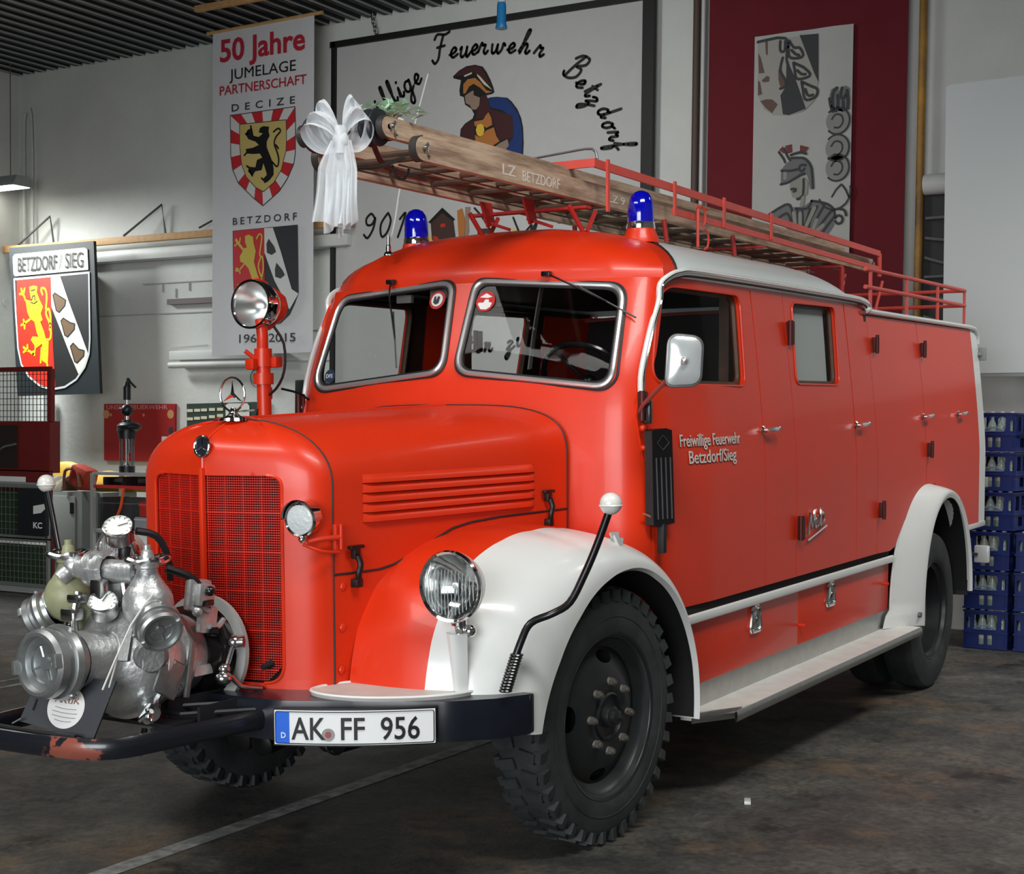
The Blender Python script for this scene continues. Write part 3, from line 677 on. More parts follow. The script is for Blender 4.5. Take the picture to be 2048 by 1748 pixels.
for sd in SIDES:
    fd = empty('front_fender', parent=truck)
    VB = .50
    th0 = lambda v: 13 - 7 * max(0, (v - .45) / .55) ** 1.2
    m = MB(); m.grid(lambda u, v: fend(th0(v * VB) + u * (125 - th0(v * VB)), v * VB, sd), 60, 16); tag(m.build('inner_fender', RED, fd, solid=.006), 'red inner half of the fender')
    def vv(v): return VB + (1 - VB) * math.sin(v * PI / 2)
    m = MB(); m.grid(lambda u, v: fend(th0(vv(v)) + u * (190.5 - th0(vv(v))), vv(v), sd), 90, 26)
    m.grid(lambda u, v: (lambda p: (p[0] * (1 - .02 * v), p[1] - sd * .02 * v, .465 + (p[2] - .465) * (1 - .02 * v)))(fend(th0(1) + u * (190.5 - th0(1)), 1, sd)), 90, 1)
    tag(m.build('outer_fender', WHITE, fd, solid=.006), 'white outer half of the fender')
    m = MB(); m.grid(lambda u, v: (lambda p: (p[0] * .99, sd * (1.02 - v * .50), .465 + (p[2] - .465) * .99))(fend(60 + u * 130, 1, sd)), 30, 2); m.build('wheel_arch_lining', DARK, fd)
    MB().poly([(x, sd * .60, z) for x, z in ((-.80, .60), (-.62, .95), (-.35, 1.12), (0, 1.165), (.33, 1.10), (.56, .90), (.66, .60), (.68, .38), (.2, .38), (.2, .8), (-.2, .8), (-.3, .6))], (0, sd * .01, 0)).build('arch_inner_panel', DARK, fd)
    # emblem on the crown
    c = Vector((0.097,-0.95,1.13)); e2 = Vector((0.046,-1.01,1.046)); c.y *= -sd; e2.y *= -sd; c += Vector((-.01, 0, 0)); e2 += Vector((-.01, 0, 0)); a = (e2 - c).normalized(); nn = Vector((-.62, sd * .78, .15)); nn = (nn - a * nn.dot(a)).normalized(); bq = a.cross(nn).normalized()
    m = MB(); m.poly([c + a * x + bq * y for x, y in ((-.03, -.018), (-.005, -.014), (.0, -.030), (.030, -.018), (.10, 0), (.030, .018), (.0, .030), (-.005, .014), (-.03, .018))], nn * .012)
    m.poly([c + a * x + bq * y + nn * .012 for x, y in ((-.012, -.008), (.075, 0), (-.012, .008))], nn * .008)
    m.build('fender_emblem', TRIM, fd)
# headlamps
for sd in SIDES:
    hl = empty('headlamp', (0, 0, 0) if sd < 0 else (.12, -.075, 0), parent=truck)
    c = Vector((-.905, sd * .858, 1.055)); axd = Vector((-1, 0, -.02)).normalized()
    MB().lathe([(.118, .0), (.121, .012), (.116, .022), (.108, .016)], c, axd, 48).build('chrome_rim', CHROME, hl)
    MB().lathe([(.119, .002), (.112, -.022), (.092, -.062), (.055, -.10), (0, -.115)], c, axd, 48).build('lamp_shell', mat('lamp_shell_white', (215, 218, 216), .3, coat=.3), hl)
    MB().lathe([(0, -.05), (.02, -.05), (.05, -.040), (.085, -.015), (.109, .012)], c, axd, 48).build('reflector', CHROME, hl)
    m = MB(); m.lathe([(.109, .014), (.09, .021), (.05, .028), (0, .031)], c, axd, 48); m.build('lamp_glass', CLEAR, hl)
    m = MB()
    for k in range(-7, 8):
        y = k * .0135; h = math.sqrt(max(0, .104 ** 2 - y * y)); yy = c.y + y
        m.tube([(c.x - .022 + abs(k) * .0008, yy, c.z - h * .9), (c.x - .027 + abs(k) * .0008, yy, c.z), (c.x - .022 + abs(k) * .0008, yy, c.z + h * .55)], .0012, 4, smooth=1)
    m.sphere((c.x + .02, c.y, c.z), .012); m.build('lens_fluting', LENS, hl)
    m = MB(); m.cyl((-.86, sd * .855, .93), (-.85, sd * .855, .885), .018).cyl((-.86, sd * .855, .955), (-.86, sd * .855, .92), .026).sphere((-.84, sd * .885, .90), .022)
    m.build('lamp_swivel', CHROME, hl)
    m = MB(); m.grid(lambda u, v: (-.875 + .025 * u - .035 * math.sin(PI * v), sd * (.855 + (v - .5) * (.085 - .03 * u)), .895 - .195 * u), 8, 10)
    m.sphere((-.815, sd * .85, .722), .034, (.5, 1, 1)).cyl((-.83, sd * .85, .722), (-.85, sd * .85, .722), .014)
    tag(m.build('lamp_bracket', WHITE, hl, solid=.012), 'white pressed lamp bracket')
# small auxiliary lamp beside the grille
al = empty('auxiliary_lamp', parent=truck)
c = Vector((-1.10, -.385, 1.272)); axd = Vector((-1, -.10, -.06)).normalized()
MB().lathe([(.058, 0), (.061, .008), (.056, .014), (.050, .010)], c, axd, 32).lathe([(.060, .002), (.058, -.03), (.04, -.06), (0, -.075)], c, axd, 32).build('chrome_housing', CHROME, al)
MB().lathe([(.052, .008), (.03, .014), (0, .016)], c, axd, 32).build('lamp_glass', mat('frosted_lens', (206, 212, 212), .25, coat=.6, bump=.4, bscale=80), al)
MB().lathe([(.062, -.035), (.068, .018), (.066, .02), (.058, -.03)], c, axd, 24, a0=PI * .0, a1=PI * 1.0).build('lamp_peak', CHROME, al)
MB().sphere(c + Vector((.0, -.005, -.066)), .014).cyl(c + Vector((.03, 0, -.05)), c + Vector((.0, 0, -.07)), .01).build('lamp_bolt', CHROME, al)
MB().tube([c + Vector((.01, -.02, -.075)), (-1.04, -.43, 1.205), (-.975, -.452, 1.205)], .009, 8, smooth=2).tube([c + Vector((.01, 0, -.085)), (-1.06, -.44, 1.165), (-.98, -.452, 1.155)], .0055, 8).box((-.975, -.438, 1.205), (.03, .014, .09), bevel=.004).cyl((-.975, -.456, 1.165), (-.975, -.456, 1.25), .006).build('lamp_arm', RED, al)

# ------------------------------------------------------------------ wheels
def wheel(loc, sd, steer=0.0, dual=False, spin=0.0):
    w = empty('wheel', loc, (0, 0, steer), truck); A = (0, sd, 0)
    m = MB(); T = [(.300, -.09), (.318, -.100), (.36, -.106), (.41, -.102), (.440, -.090), (.450, -.07), (.453, 0), (.450, .07), (.440, .090), (.41, .104), (.36, .108), (.318, .102), (.300, .090), (.298, 0)]
    if not dual:
        m.lathe([(r if r < .33 else .32 + (r - .32) * 1.19, h) for r, h in T], (0, 0, 0), A, 72)
        for k in range(38):
            for s2 in (-1, 1):
                a = 2 * PI * (k + (.5 if s2 > 0 else 0)) / 38 + spin
                for (h0, h1, w0) in ((.010, .080, .040), (.074, .1045, .040)):
                    r0 = .465 if h0 < .05 else .438; r1 = .4905 if h0 < .05 else .482
                    hc = s2 * (h0 + h1) / 2; R_ = Matrix.Rotation(a, 3, 'Y')
                    rr = (r0 + r1) / 2
                    rot = R_ @ Matrix.Rotation(s2 * .22, 3, 'Z')
                    m.box(R_ @ Vector((0, 0, rr)) + Vector((0, hc, 0)), (w0, h1 - h0, r1 - r0), rot)
        m.build('tyre', TYRE, w)
        m = MB(); m.tube([(.382 * math.cos(a * PI / 36), sd * .1075, .382 * math.sin(a * PI / 36)) for a in range(72)], .0025, 5, smooth=1, closed=True).build('tyre_bead_line', TYRE, w)
    else:
        for dy, nm in ((0, 'tyre'), (-.25, 'inner_tyre')):
            m = MB(); m.lathe([((r if r < .33 else .32 + (r - .32) * 1.19) + (.010 if r > .43 else 0), h) for r, h in T], (0, sd * dy, 0), A, 64)
            for g_ in (-.045, -.015, .015, .045):
                m.tube([(.486 * math.cos(a * PI / 32), sd * (dy) + g_, .486 * math.sin(a * PI / 32)) for a in range(64)], .007, 4, smooth=1, closed=True)
            m.build(nm, TYRE, w)
    rim = empty('rim', parent=w)
    if not dual:
        MB().lathe([(.325, .090), (.320, .104), (.310, .100), (.302, .078), (.286, .062), (.262, .045), (.262, -.06), (.30, -.09)], (0, 0, 0), A, 64).build('rim_band', RIM, rim)
        prof = [(0, .09), (.075, .088), (.12, .098), (.17, .088), (.215, .066), (.262, .040)]
        holes = [[(.226 * math.cos(b0) + .026 * math.cos(t * PI / 8) * math.cos(b0) - .050 * math.sin(t * PI / 8) * math.sin(b0), .226 * math.sin(b0) + .026 * math.cos(t * PI / 8) * math.sin(b0) + .050 * math.sin(t * PI / 8) * math.cos(b0)) for t in range(16)] for b0 in [spin + .3 + k * PI / 2 for k in range(4)]]
        def df(a, b_): r = math.hypot(a, b_); return (a, sd * interp(prof, r), b_)
        panel('rim_disc', [(.263 * math.cos(t * PI / 36), .263 * math.sin(t * PI / 36)) for t in range(72)], holes, df, RIM, rim, .022, solid=0, sharp=40)
        MB().lathe([(.262, .0), (0, .0)], (0, 0, 0), A, 40).build('brake_drum', mat('drum_grey', (58, 62, 64), .6), rim)
        m = MB(); m.lathe([(.088, .080), (.092, .098), (.084, .104), (.078, .090), (.070, .045), (.045, .042), (.044, .10), (.04, .115), (.030, .118), (.028, .135), (.015, .14), (0, .14)], (0, 0, 0), A, 40)
        m.lathe([(.013, .13), (.013, .16), (0, .162)], (0, 0, 0), A, 6); m.build('hub', RIM, rim)
        for k in range(8):
            a = spin + .35 + k * PI / 4; p = Vector((.132 * math.cos(a), 0, .132 * math.sin(a)))
            m = MB(); m.cyl(p + Vector((0, sd * .095, 0)), p + Vector((0, sd * .117, 0)), .0155, seg=6).cyl(p + Vector((0, sd * .117, 0)), p + Vector((0, sd * .125, 0)), .009, seg=10).cyl(p + Vector((0, sd * .088, 0)), p + Vector((0, sd * .102, 0)), .019, .015, seg=14)
            m.build('wheel_nut', mat('nut_steel', (120, 116, 110), .5, .5, var=.3, scale=40), rim)
    else:
        MB().lathe([(.312, .088), (.306, .098), (.296, .092), (.290, .070), (.270, .060), (.262, -.03), (.250, -.09)], (0, 0, 0), A, 64).build('rim_band', RIM, rim)
        MB().lathe([(.262, -.02), (.245, -.085), (.20, -.115), (.12, -.12), (.115, -.10), (.09, -.06), (.085, .0), (.06, .02), (0, .022)], (0, 0, 0), A, 48).build('rim_disc', RIM, rim)
        for k in range(8):
            a = .3 + k * PI / 4; p = Vector((.150 * math.cos(a), 0, .150 * math.sin(a)))
            MB().cyl(p + Vector((0, sd * -.13, 0)), p + Vector((0, sd * -.085, 0)), .015, seg=6).build('wheel_nut', mat('nut_steel', (120, 116, 110), .5, .5, var=.3, scale=40), rim)
    return w
wheel((.02, -.865, .465), -1, math.radians(-4.0), spin=2.75)
wheel((.02, .865, .465), 1, math.radians(-4.0), spin=.4)
wheel((4.388, -.872, .336), -1, dual=True)
wheel((4.388, .872, .336), 1, dual=True)
m = MB(); m.cyl((0, -.75, .465), (0, .75, .465), .06).sphere((.0, .12, .45), .18).cyl((4.388, -.6, .336), (4.388, .6, .336), .07).sphere((4.388, 0, .34), .2); m.build('axles', DARK, truck)
m = MB(); m.box((-.35, 0, .63), (1.3, .5, .1)).box((-.2, 0, .9), (1.0, .5, .45)); m.build('engine_bay', DARK, truck)
for k, (x, y) in enumerate(((-.62, .33), (-.66, .18), (-.5, .0))):
    MB().cyl((x, y, .36), (x + .3, y, .40), .06 - k * .008, seg=20).lathe([(0, .01), (.03, .01), (.055 - k * .008, 0)], (x, y, .36), (-1, 0, -.1), 20).build('shock_absorber', mat('oily_iron', (34, 34, 36), .4, .5, var=.4), truck)
MB().cyl((-.56, -.10, .385), (-.22, -.16, .40), .05).tube([(-.57, -.10 + .05 * math.cos(t * PI / 8), .385 + .05 * math.sin(t * PI / 8)) for t in range(16)], .005, 6, smooth=1, closed=True).build('steering_damper', mat('oily_iron', (34, 34, 36), .4, .5, var=.4), truck)

# ------------------------------------------------------------------ rear fenders
def lip(a, r=.545): return (4.43 - r * math.cos(a), .41 + .665 * math.sin(a) if a < PI / 2 else .41 + .665 * math.sin(a))
def jun(a): 
    r = .80 if a < PI / 2 else .62
    return (4.25 - (.68 if a < PI / 2 else .72) * math.cos(a) , .41 + .728 * math.sin(a))
for sd in SIDES:
    rf = empty('rear_fender', parent=truck)
    def ff(u, v):
        a = -.20 + u * (PI + .24)
        if a < 0: L = (3.885 + .0, .41 + .5 * a * 1.0 - .0); J = (3.50 - a * -.25, .41 + .35 * a)
        elif a > PI: L = (4.975, .41 - (a - PI) * .3); J = (4.97, .41 - (a - PI) * .3)
        else: L = lip(a); J = jun(a)
        t = math.sin(v * PI / 2)
        return (J[0] + (L[0] - J[0]) * (t * .55 + v * .45), sd * (.945 + .115 * t), J[1] + (L[1] - J[1]) * v)
    m = MB(); m.grid(ff, 70, 14)
    m.grid(lambda u, v: (lambda p: (p[0] + (4.43 - p[0]) * .06 * v, sd * (1.06 - .012 * v), p[2] + (.41 - p[2]) * .05 * v))(ff(u, 1)), 70, 2)
    m.build('fender_skin', WHITE, rf, solid=.006)
    MB().tube([ff(.06 + i / 40 * .55, 0) for i in range(41)], .007, 6, smooth=1).build('fender_bead', WHITE, rf)
    m = MB(); m.grid(lambda u, v: (lambda p: (p[0] + (4.43 - p[0]) * .05, sd * (1.03 - v * .65), p[2]))(ff(.1 + u * .9, 1)), 40, 2); m.build('mudguard_lining', DARK, rf)
    MB().cyl((3.80, sd * 1.045, .385), (3.80, sd * 1.062, .385), .016, seg=14).build('fender_bolt', STEEL, rf)
    MB().box((4.955, sd * .88, .42), (.012, .30, .10)).build('mud_flap', RUBBER, truck)

# ------------------------------------------------------------------ bumper, step plate, number plate, pump guard
BO = [(-1.25, 0), (-1.252, -.2), (-1.235, -.40), (-1.175, -.52), (-1.106, -.626), (-1.03, -.79), (-.965, -.90), (-.86, -.995), (-.735, -1.056)]
def bcurve(sd, d=0): return [(x + d, sd * -y) for x, y in BO]
for sd in SIDES:
    bp = empty('bumper', parent=truck)
    out = [Vector((x, sd * -y, 0)) for x, y in BO]
    m = MB(); m.poly([(p.x, p.y, .673) for p in out] + [(-.72, sd * .985, .673), (-.78, sd * .80, .673), (-.88, sd * .60, .673), (-1.0, sd * .48, .673), (-1.03, 0, .673)], (0, 0, .014)); m.build('bumper_top', BUMPB, bp)
    m = MB(); n_ = len(out)
    m.grid(lambda u, v: (lambda p: (p.x - .006 * math.sin(PI * v), p.y, .552 + .134 * v))(out[min(int(u * (n_ - 1) + 1e-6), n_ - 2)].lerp(out[min(int(u * (n_ - 1) + 1e-6), n_ - 2) + 1], u * (n_ - 1) - min(int(u * (n_ - 1) + 1e-6), n_ - 2))), 32, 4)
    m.build('bumper_face', BUMPB, bp, solid=.008)
    MB().box((-.725, sd * 1.02, .62), (.03, .075, .134), bevel=.008).build('bumper_end', BUMPB, bp)
    # oval white step
    cc = Vector((-.93, sd * .648, 0)); la = Vector((.335, sd * .465, 0)) * .5; wa = Vector((.262, -sd * .189, 0)) * .5
    el = []
    for t in range(40):
        a = t * PI / 20; ca, sa = math.cos(a), math.sin(a)
        el.append(cc + la * (abs(ca) ** .9) * (1 if ca > 0 else -1) + wa * (abs(sa) ** 1.2) * (1 if sa > 0 else -1))
    MB().poly([(p.x, p.y, .687) for p in el], (0, 0, .012)).build('step_plate', mat('worn_step_white', (196, 190, 184), .55, var=.14, scale=10), bp)
    MB().tube([(p.x, p.y, .699) for p in el], .006, 6, smooth=1, closed=True).build('step_edging', WHITE, bp)
    m = MB()
    for k in range(5): m.sphere((-.745 + .03 * random.uniform(-1, 1), sd * (.86 + .03 * k), .695), .014, (1, 1.3, .6), 8)
    m.build('torn_gasket', mat('rust_dark', (60, 46, 40), .8), bp)
PA = Vector((-1.283, -.412, .553)); PB = Vector((-1.030, -.872, .560))
PN = Vector((PB.y - PA.y, -(PB.x - PA.x), 0)).normalized()
if PN.x > 0: PN = -PN
def plate(x, y, d=0):
    t = x / .52; p = PA.lerp(PB, t); return p + PN * (.028 * 4 * t * (1 - t) + d) + Vector((0, 0, y))
lp = empty('number_plate', parent=truck)
def strip(m, x0, x1, y0, y1, d, nx=14): m.grid(lambda u, v: plate(x0 + (x1 - x0) * u, y0 + (y1 - y0) * v, d), nx, 1); return m
PW = mat('plate_white', (232, 234, 234), .35); PK = mat('plate_black', (16, 17, 20), .4)
m = MB(); strip(m, 0, .52, 0, .112, 0); strip(m, 0, .52, 0, .112, -.003); m.build('plate_blank', PW, lp, solid=.002)
m = MB(); strip(m, .004, .05, .004, .108, .0016, 3); m.build('blue_euro_band', mat('euro_blue', (18, 98, 214), .4), lp)
MB().tube([plate(x, y, .0014) for x, y in dens(rounded([(.004, .004), (.516, .004), (.516, .108), (.004, .108)], .008, 4), .03)], .0016, 4, smooth=1, closed=True).build('plate_border', PK, lp)
def plate_text(s, x, y, size, sx, mt, bold, nm='plate_lettering'):
    o = text_mesh(nm, s, size, mt, lp, Matrix.Identity(4), 0.0004, sx, bold)
    for v in o.data.vertices:
        d = .0022 + v.co.z; v.co = plate(x + v.co.x, y + v.co.y, d)
plate_text('AK', .058, .018, .104, .80, PK, .0010)
plate_text('FF', .214, .018, .104, .86, PK, .0010)
plate_text('956', .345, .018, .104, .82, PK, .0010)
plate_text('D', .021, .022, .026, .9, PW, .0004)
m = MB(); m.poly([plate(.178 + .021 * math.cos(t * PI / 12), .034 + .021 * math.sin(t * PI / 12), .002) for t in range(24)]); m.build('plate_seal', mat('seal_silver', (140, 138, 136), .4, .5), lp)
m = MB(); m.poly([plate(.178 + .010 * math.cos(t * PI / 12), .034 + .011 * math.sin(t * PI / 12), .003) for t in range(24)]); m.build('plate_seal_crest', mat('seal_crest', (150, 70, 60), .5), lp)
m = MB(); strip(m, -.004, .524, -.006, .118, -.006); m.build('plate_holder', BLACK, lp, solid=.003)
# guard bar round the pump
gd = empty('pump_guard', parent=truck)
gp = [(-1.10, -.37, .615), (-1.24, -.325, .618), (-1.5, -.285, .62), (-1.72, -.245, .618), (-1.80, -.20, .616), (-1.845, -.12, .616), (-1.87, 0, .618), (-1.885, .12, .62), (-1.89, .25, .622), (-1.87, .33, .622), (-1.75, .38, .62), (-1.4, .40, .618), (-1.10, .42, .618)]
MB().tube(gp, .03, 10, smooth=4, flat=(.017, .034)).build('guard_bar', guard_material(), gd)
m = MB(); m.tube([(-1.84, -.10, .65), (-1.855, .05, .652), (-1.86, .2, .654), (-1.85, .30, .654)], .007, 6).tube([(-1.24, -.30, .648), (-1.45, -.16, .655), (-1.46, .1, .66)], .008, 6, smooth=1).tube([(-1.12, -.30, .66), (-1.38, -.10, .665)], .008, 6, smooth=1)
m.build('guard_stay', mat('guard_stay_black', (34, 36, 40), .4), gd)
m = MB(); m.box((-1.28, -.10, .66), (.34, .012, .07)).box((-1.28, -.22, .64), (.30, .012, .08)).box((-1.30, .2, .65), (.4, .012, .07)).box((-1.30, .05, .63), (.46, .5, .012)); m.build('pump_bracket', mat('guard_stay_black', (34, 36, 40), .4), gd)
MB().tube([(-1.55, -.10, .62), (-1.575, -.11, .575), (-1.60, -.13, .555), (-1.62, -.15, .565), (-1.625, -.155, .58)], .010, 8).build('tow_hook', BLACK, gd)

# ------------------------------------------------------------------ front pump
pu = empty('front_pump', parent=truck)
AX0 = Vector((-1.165, 0, .805)); AXD = Vector((-.81, 0, .075)).normalized()
def pa(d, y=0, z=0): return AX0 + AXD * d + Vector((0, y, z))
MB().lathe([(0, -.02), (.17, -.02), (.198, -.01), (.200, .012), (.165, .016)], pa(0), AXD, 48).build('mounting_flange', mat('flange_grey', (170, 172, 170), .5, var=.15), pu)
MB().lathe([(.09, .018), (.150, .02), (.160, .04), (.160, .09), (.142, .12), (.12, .125)], pa(0), AXD, 48).build('clutch_drum', mat('oily_drum', (52, 50, 50), .3, .7, var=.5, scale=9), pu)
m = MB(); m.lathe([(.09, .10), (.125, .10), (.135, .13), (.138, .19), (.158, .20), (.165, .215), (.165, .235), (.150, .245), (.165, .27), (.182, .31), (.186, .345), (.196, .348), (.198, .372), (.186, .376), (.182, .41), (.160, .45), (.120, .475), (.098, .50), (.092, .60)], pa(0), AXD, 64)
for k in range(14):
    a = k * 2 * PI / 14; p = pa(.34, .190 * math.cos(a), .190 * math.sin(a)); m.cyl(p, p + AXD * .045, .008, seg=6)
m.build('volute_casing', CASTALU, pu)
m = MB()
for k in range(6):
    a = k * PI / 3 + .3; m.box(pa(.16, .145 * math.cos(a), .145 * math.sin(a)), (.09, .014, .035), Matrix.Rotation(-a, 3, 'X'), bevel=.005)
m.build('casing_ribs', CASTALU, pu)
def coupling(c, axis, r, nm='hose_coupling', twist=0.0, parent=pu, cap=True):
    e = empty(nm, parent=parent) if parent is not pu else None
    c = Vector(c); axis = Vector(axis).normalized(); m = MB()
    m.lathe([(r * .80, -.9 * r), (r * .86, -.7 * r), (r * 1.04, -.62 * r), (r * 1.10, -.45 * r), (r * 1.04, -.28 * r), (r * .93, -.24 * r), (r * .93, -.08 * r), (r * 1.0, -.04 * r), (r * 1.0, .22 * r), (r * .90, .34 * r), (r * .80, .34 * r), (r * .78, .12 * r), (r * .56, .10 * r), (r * .54, .02 * r), (r * .2, .0), (r * .18, .08 * r), (0, .10 * r)], c, axis, 48)
    q = axis.to_track_quat('Z', 'Y').to_matrix()
    for k in range(2):
        a = twist + k * PI; pc = c + q @ Vector((r * .88 * math.cos(a), r * .88 * math.sin(a), .34 * r))
        m.box(pc, (r * .20, r * .42, r * .26), q @ Matrix.Rotation(a, 3, 'Z'), bevel=r * .05)
    for k in range(3):
        a = twist + .9 + k * 2.1; pc = c + q @ Vector((r * 1.08 * math.cos(a), r * 1.08 * math.sin(a), -.45 * r)); m.sphere(pc, r * .12, seg=8)
    for k in range(4):
        a = k * PI / 2 + .4; m.tube([c + q @ Vector((r * .2 * math.cos(a), r * .2 * math.sin(a), .04 * r)), c + q @ Vector((r * .52 * math.cos(a), r * .52 * math.sin(a), .05 * r))], r * .035, 5)
    return m.build(nm, ALU if False else mat('coupling_aluminium', (178, 182, 182), .38, .85, var=.2, scale=22), pu)
coupling(pa(.695), (-1, .05, .06), .108, 'suction_coupling', .2)
def discharge(sd, body):
    c = Vector((-1.60, sd * .175, 1.035)); e = 0
    m = MB(); m.sphere(c, .080, (1, 1, 1.05), 28)
    m.cyl((-1.54, sd * .10, .93), c, .062, .058).lathe([(.062, .0), (.040, .035), (.032, .06), (.038, .065), (.038, .078), (.024, .082), (.018, .115), (.012, .12), (.012, .135), (0, .135)], c + Vector((0, 0, .05)), (0, 0, 1), 28)
    m.build('discharge_valve', body, pu)
    dirv = Vector((-.42, -.82, -.40)).normalized() if sd < 0 else Vector((-.35, .85, -.42)).normalized()
    MB().cyl(c, c + dirv * .07, .05).build('valve_neck', CASTALU, pu)
    coupling(c + dirv * .120 + Vector((0, 0, -.02)), dirv, .070, 'discharge_coupling', .6)
    hc = c + Vector((-.0, sd * .0, .138)); hw = empty('hand_wheel', parent=pu)
    m = MB(); rr = .060
    m.tube([hc + Vector(((rr + .006 * math.cos(t * PI / 6 * 1.5)) * math.cos(t * PI / 18), (rr + .006 * math.cos(t * PI / 4)) * math.sin(t * PI / 18), .004 * math.cos(t * PI / 4))) for t in range(36)], .0105, 8, smooth=1, closed=True)
    for k in range(4): m.tube([hc + Vector((0, 0, -.012)), hc + Vector((rr * math.cos(k * PI / 2 + .5), rr * math.sin(k * PI / 2 + .5), 0))], .006, 6)
    m.sphere(hc + Vector((0, 0, -.008)), .015)
    m.build('hand_wheel_casting', CHROME if False else mat('polished_aluminium', (210, 212, 212), .2, 1.0), pu); bpy.data.objects.remove(hw)
    if sd < 0: MB().cyl(hc + Vector((0, 0, .0)), hc + Vector((0, 0, .012)), .011).build('hand_wheel_nut', RED, pu)
discharge(-1, CASTALU); discharge(1, OLIVE)
# neck of castings rising from the casing
m = MB(); m.tube([(-1.50, 0, .92), (-1.54, 0, 1.03), (-1.56, 0, 1.10)], .055, 16).tube([(-1.48, -.02, .95), (-1.50, .08, 1.0), (-1.58, .13, 1.0)], .04, 12).tube([(-1.46, .0, .96), (-1.5, -.10, .98), (-1.57, -.15, 1.0)], .045, 12)
m.lathe([(.06, 0), (.075, .01), (.075, .03), (.055, .04)], (-1.50, 0, .985), (0, 0, 1), 24)
m.build('manifold', CASTALU, pu)
m = MB(); m.cyl((-1.615, .105, 1.135), (-1.60, -.13, 1.13), .036).lathe([(.05, 0), (.058, .006), (.058, .024), (.048, .03), (.048, .05), (.062, .055), (.062, .072), (.044, .08)], (-1.615, .06, 1.135), (.06, -1, 0), 28)
for k in range(6):
    a = k * PI / 3; m.cyl((-1.615 + .052 * math.cos(a), .03, 1.135 + .052 * math.sin(a)), (-1.615 + .052 * math.cos(a), -.03, 1.135 + .052 * math.sin(a)), .008, seg=6)
m.sphere((-1.62, .125, 1.14), .038).cyl((-1.62, .125, 1.14), (-1.66, .15, 1.10), .026)
m.build('priming_device', CASTALU, pu)
m = MB(); m.tube([(-1.61, -.13, 1.13), (-1.60, -.19, 1.115)], .012, 8).tube([(-1.58, -.05, 1.10), (-1.59, -.07, 1.02), (-1.60, -.03, .97)], .013, 8).tube([(-1.64, .09, 1.06), (-1.66, .09, .98), (-1.66, .08, .90)], .012, 8).tube([(-1.69, .06, .93), (-1.69, .06, 1.0)], .006, 6).box((-1.66, .10, .99), (.05, .06, .04), bevel=.01).box((-1.64, .09, 1.04), (.06, .05, .03), bevel=.01).box((-1.655, -.02, 1.06), (.04, .05, .10), bevel=.012)
m.build('small_pipes', mat('polished_aluminium', (210, 212, 212), .2, 1.0), pu)
def gauge(c, axis, r, depth, nm, needle):
    c = Vector(c); axis = Vector(axis).normalized(); q = axis.to_track_quat('Z', 'Y').to_matrix()
    MB().lathe([(0, -depth), (r * .85, -depth), (r * .97, -depth * .9), (r * .98, -.012), (r * 1.05, -.008), (r * 1.06, .004), (r * .97, .006), (r * .93, -.002)], c, axis, 36).build(nm, mat('polished_aluminium', (210, 212, 212), .2, 1.0), pu)
    MB().lathe([(r * .94, -.001), (0, -.001)], c, axis, 36).build('dial', DIAL, pu)
    m = MB(); m.tube([c + q @ Vector((0, 0, .003)), c + q @ Vector((r * .72 * math.cos(needle), r * .72 * math.sin(needle), .003))], .0016, 4)
    for k in range(11):
        a = -.6 + k * .43; m.tube([c + q @ Vector((r * .78 * math.cos(a), r * .78 * math.sin(a), .001)), c + q @ Vector((r * .9 * math.cos(a), r * .9 * math.sin(a), .001))], .0011, 4)
    m.build('dial_marks', PK, pu)
    MB().cyl(c - axis * depth, c - axis * (depth + .07), .012).build('gauge_stem', CASTALU, pu)
gauge((-1.555, -.005, 1.268), (-.50, -.36, .78), .047, .06, 'pressure_gauge', .4)
gauge((-1.675, -.055, 1.042), (-.50, -.36, .78), .045, .055, 'vacuum_gauge', 1.2)
m = MB(); m.tube([(-1.52, .0, 1.20), (-1.53, 0, 1.15)], .02, 12).tube([(-1.50, -.03, 1.25), (-1.44, -.06, 1.23), (-1.40, -.07, 1.16), (-1.38, -.06, 1.08)], .012, 8); m.build('gauge_pipe', mat('hose_black', (24, 25, 27), .45), pu)
m = MB(); m.tube([(-1.46, -.12, 1.13), (-1.40, -.16, 1.10), (-1.36, -.17, 1.06), (-1.33, -.16, 1.0)], .014, 8).tube([(-1.30, -.16, .97), (-1.25, -.16, .90), (-1.22, -.15, .80), (-1.20, -.14, .73)], .013, 8); m.build('rubber_hose', mat('hose_black', (24, 25, 27), .45), pu)
R1 = Matrix.Rotation(.15, 3, 'Y')
m = MB(); m.box((-1.365, -.165, 1.035), (.105, .03, .105), R1, bevel=.014).box((-1.335, -.175, .950), (.085, .025, .09), R1, bevel=.014).box((-1.36, -.19, 1.035), (.075, .03, .075), R1, bevel=.012).tube([(-1.37, -.185, 1.05), (-1.37, -.185, 1.0), (-1.34, -.19, .98)], .011, 8).sphere((-1.39, -.185, .985), .018).tube([(-1.34, -.19, .93), (-1.30, -.19, .925), (-1.27, -.19, .945)], .010, 8)
m.build('control_bracket', CASTALU, pu)
MB().sphere((-1.36, -.215, 1.05), .017).box((-1.36, -.20, 1.01), (.05, .02, .02), bevel=.004).box((-1.345, -.182, .99), (.03, .02, .02), bevel=.004).cyl((-1.335, -.185, .915), (-1.31, -.19, .91), .018).build('control_switch', BLACK, pu)
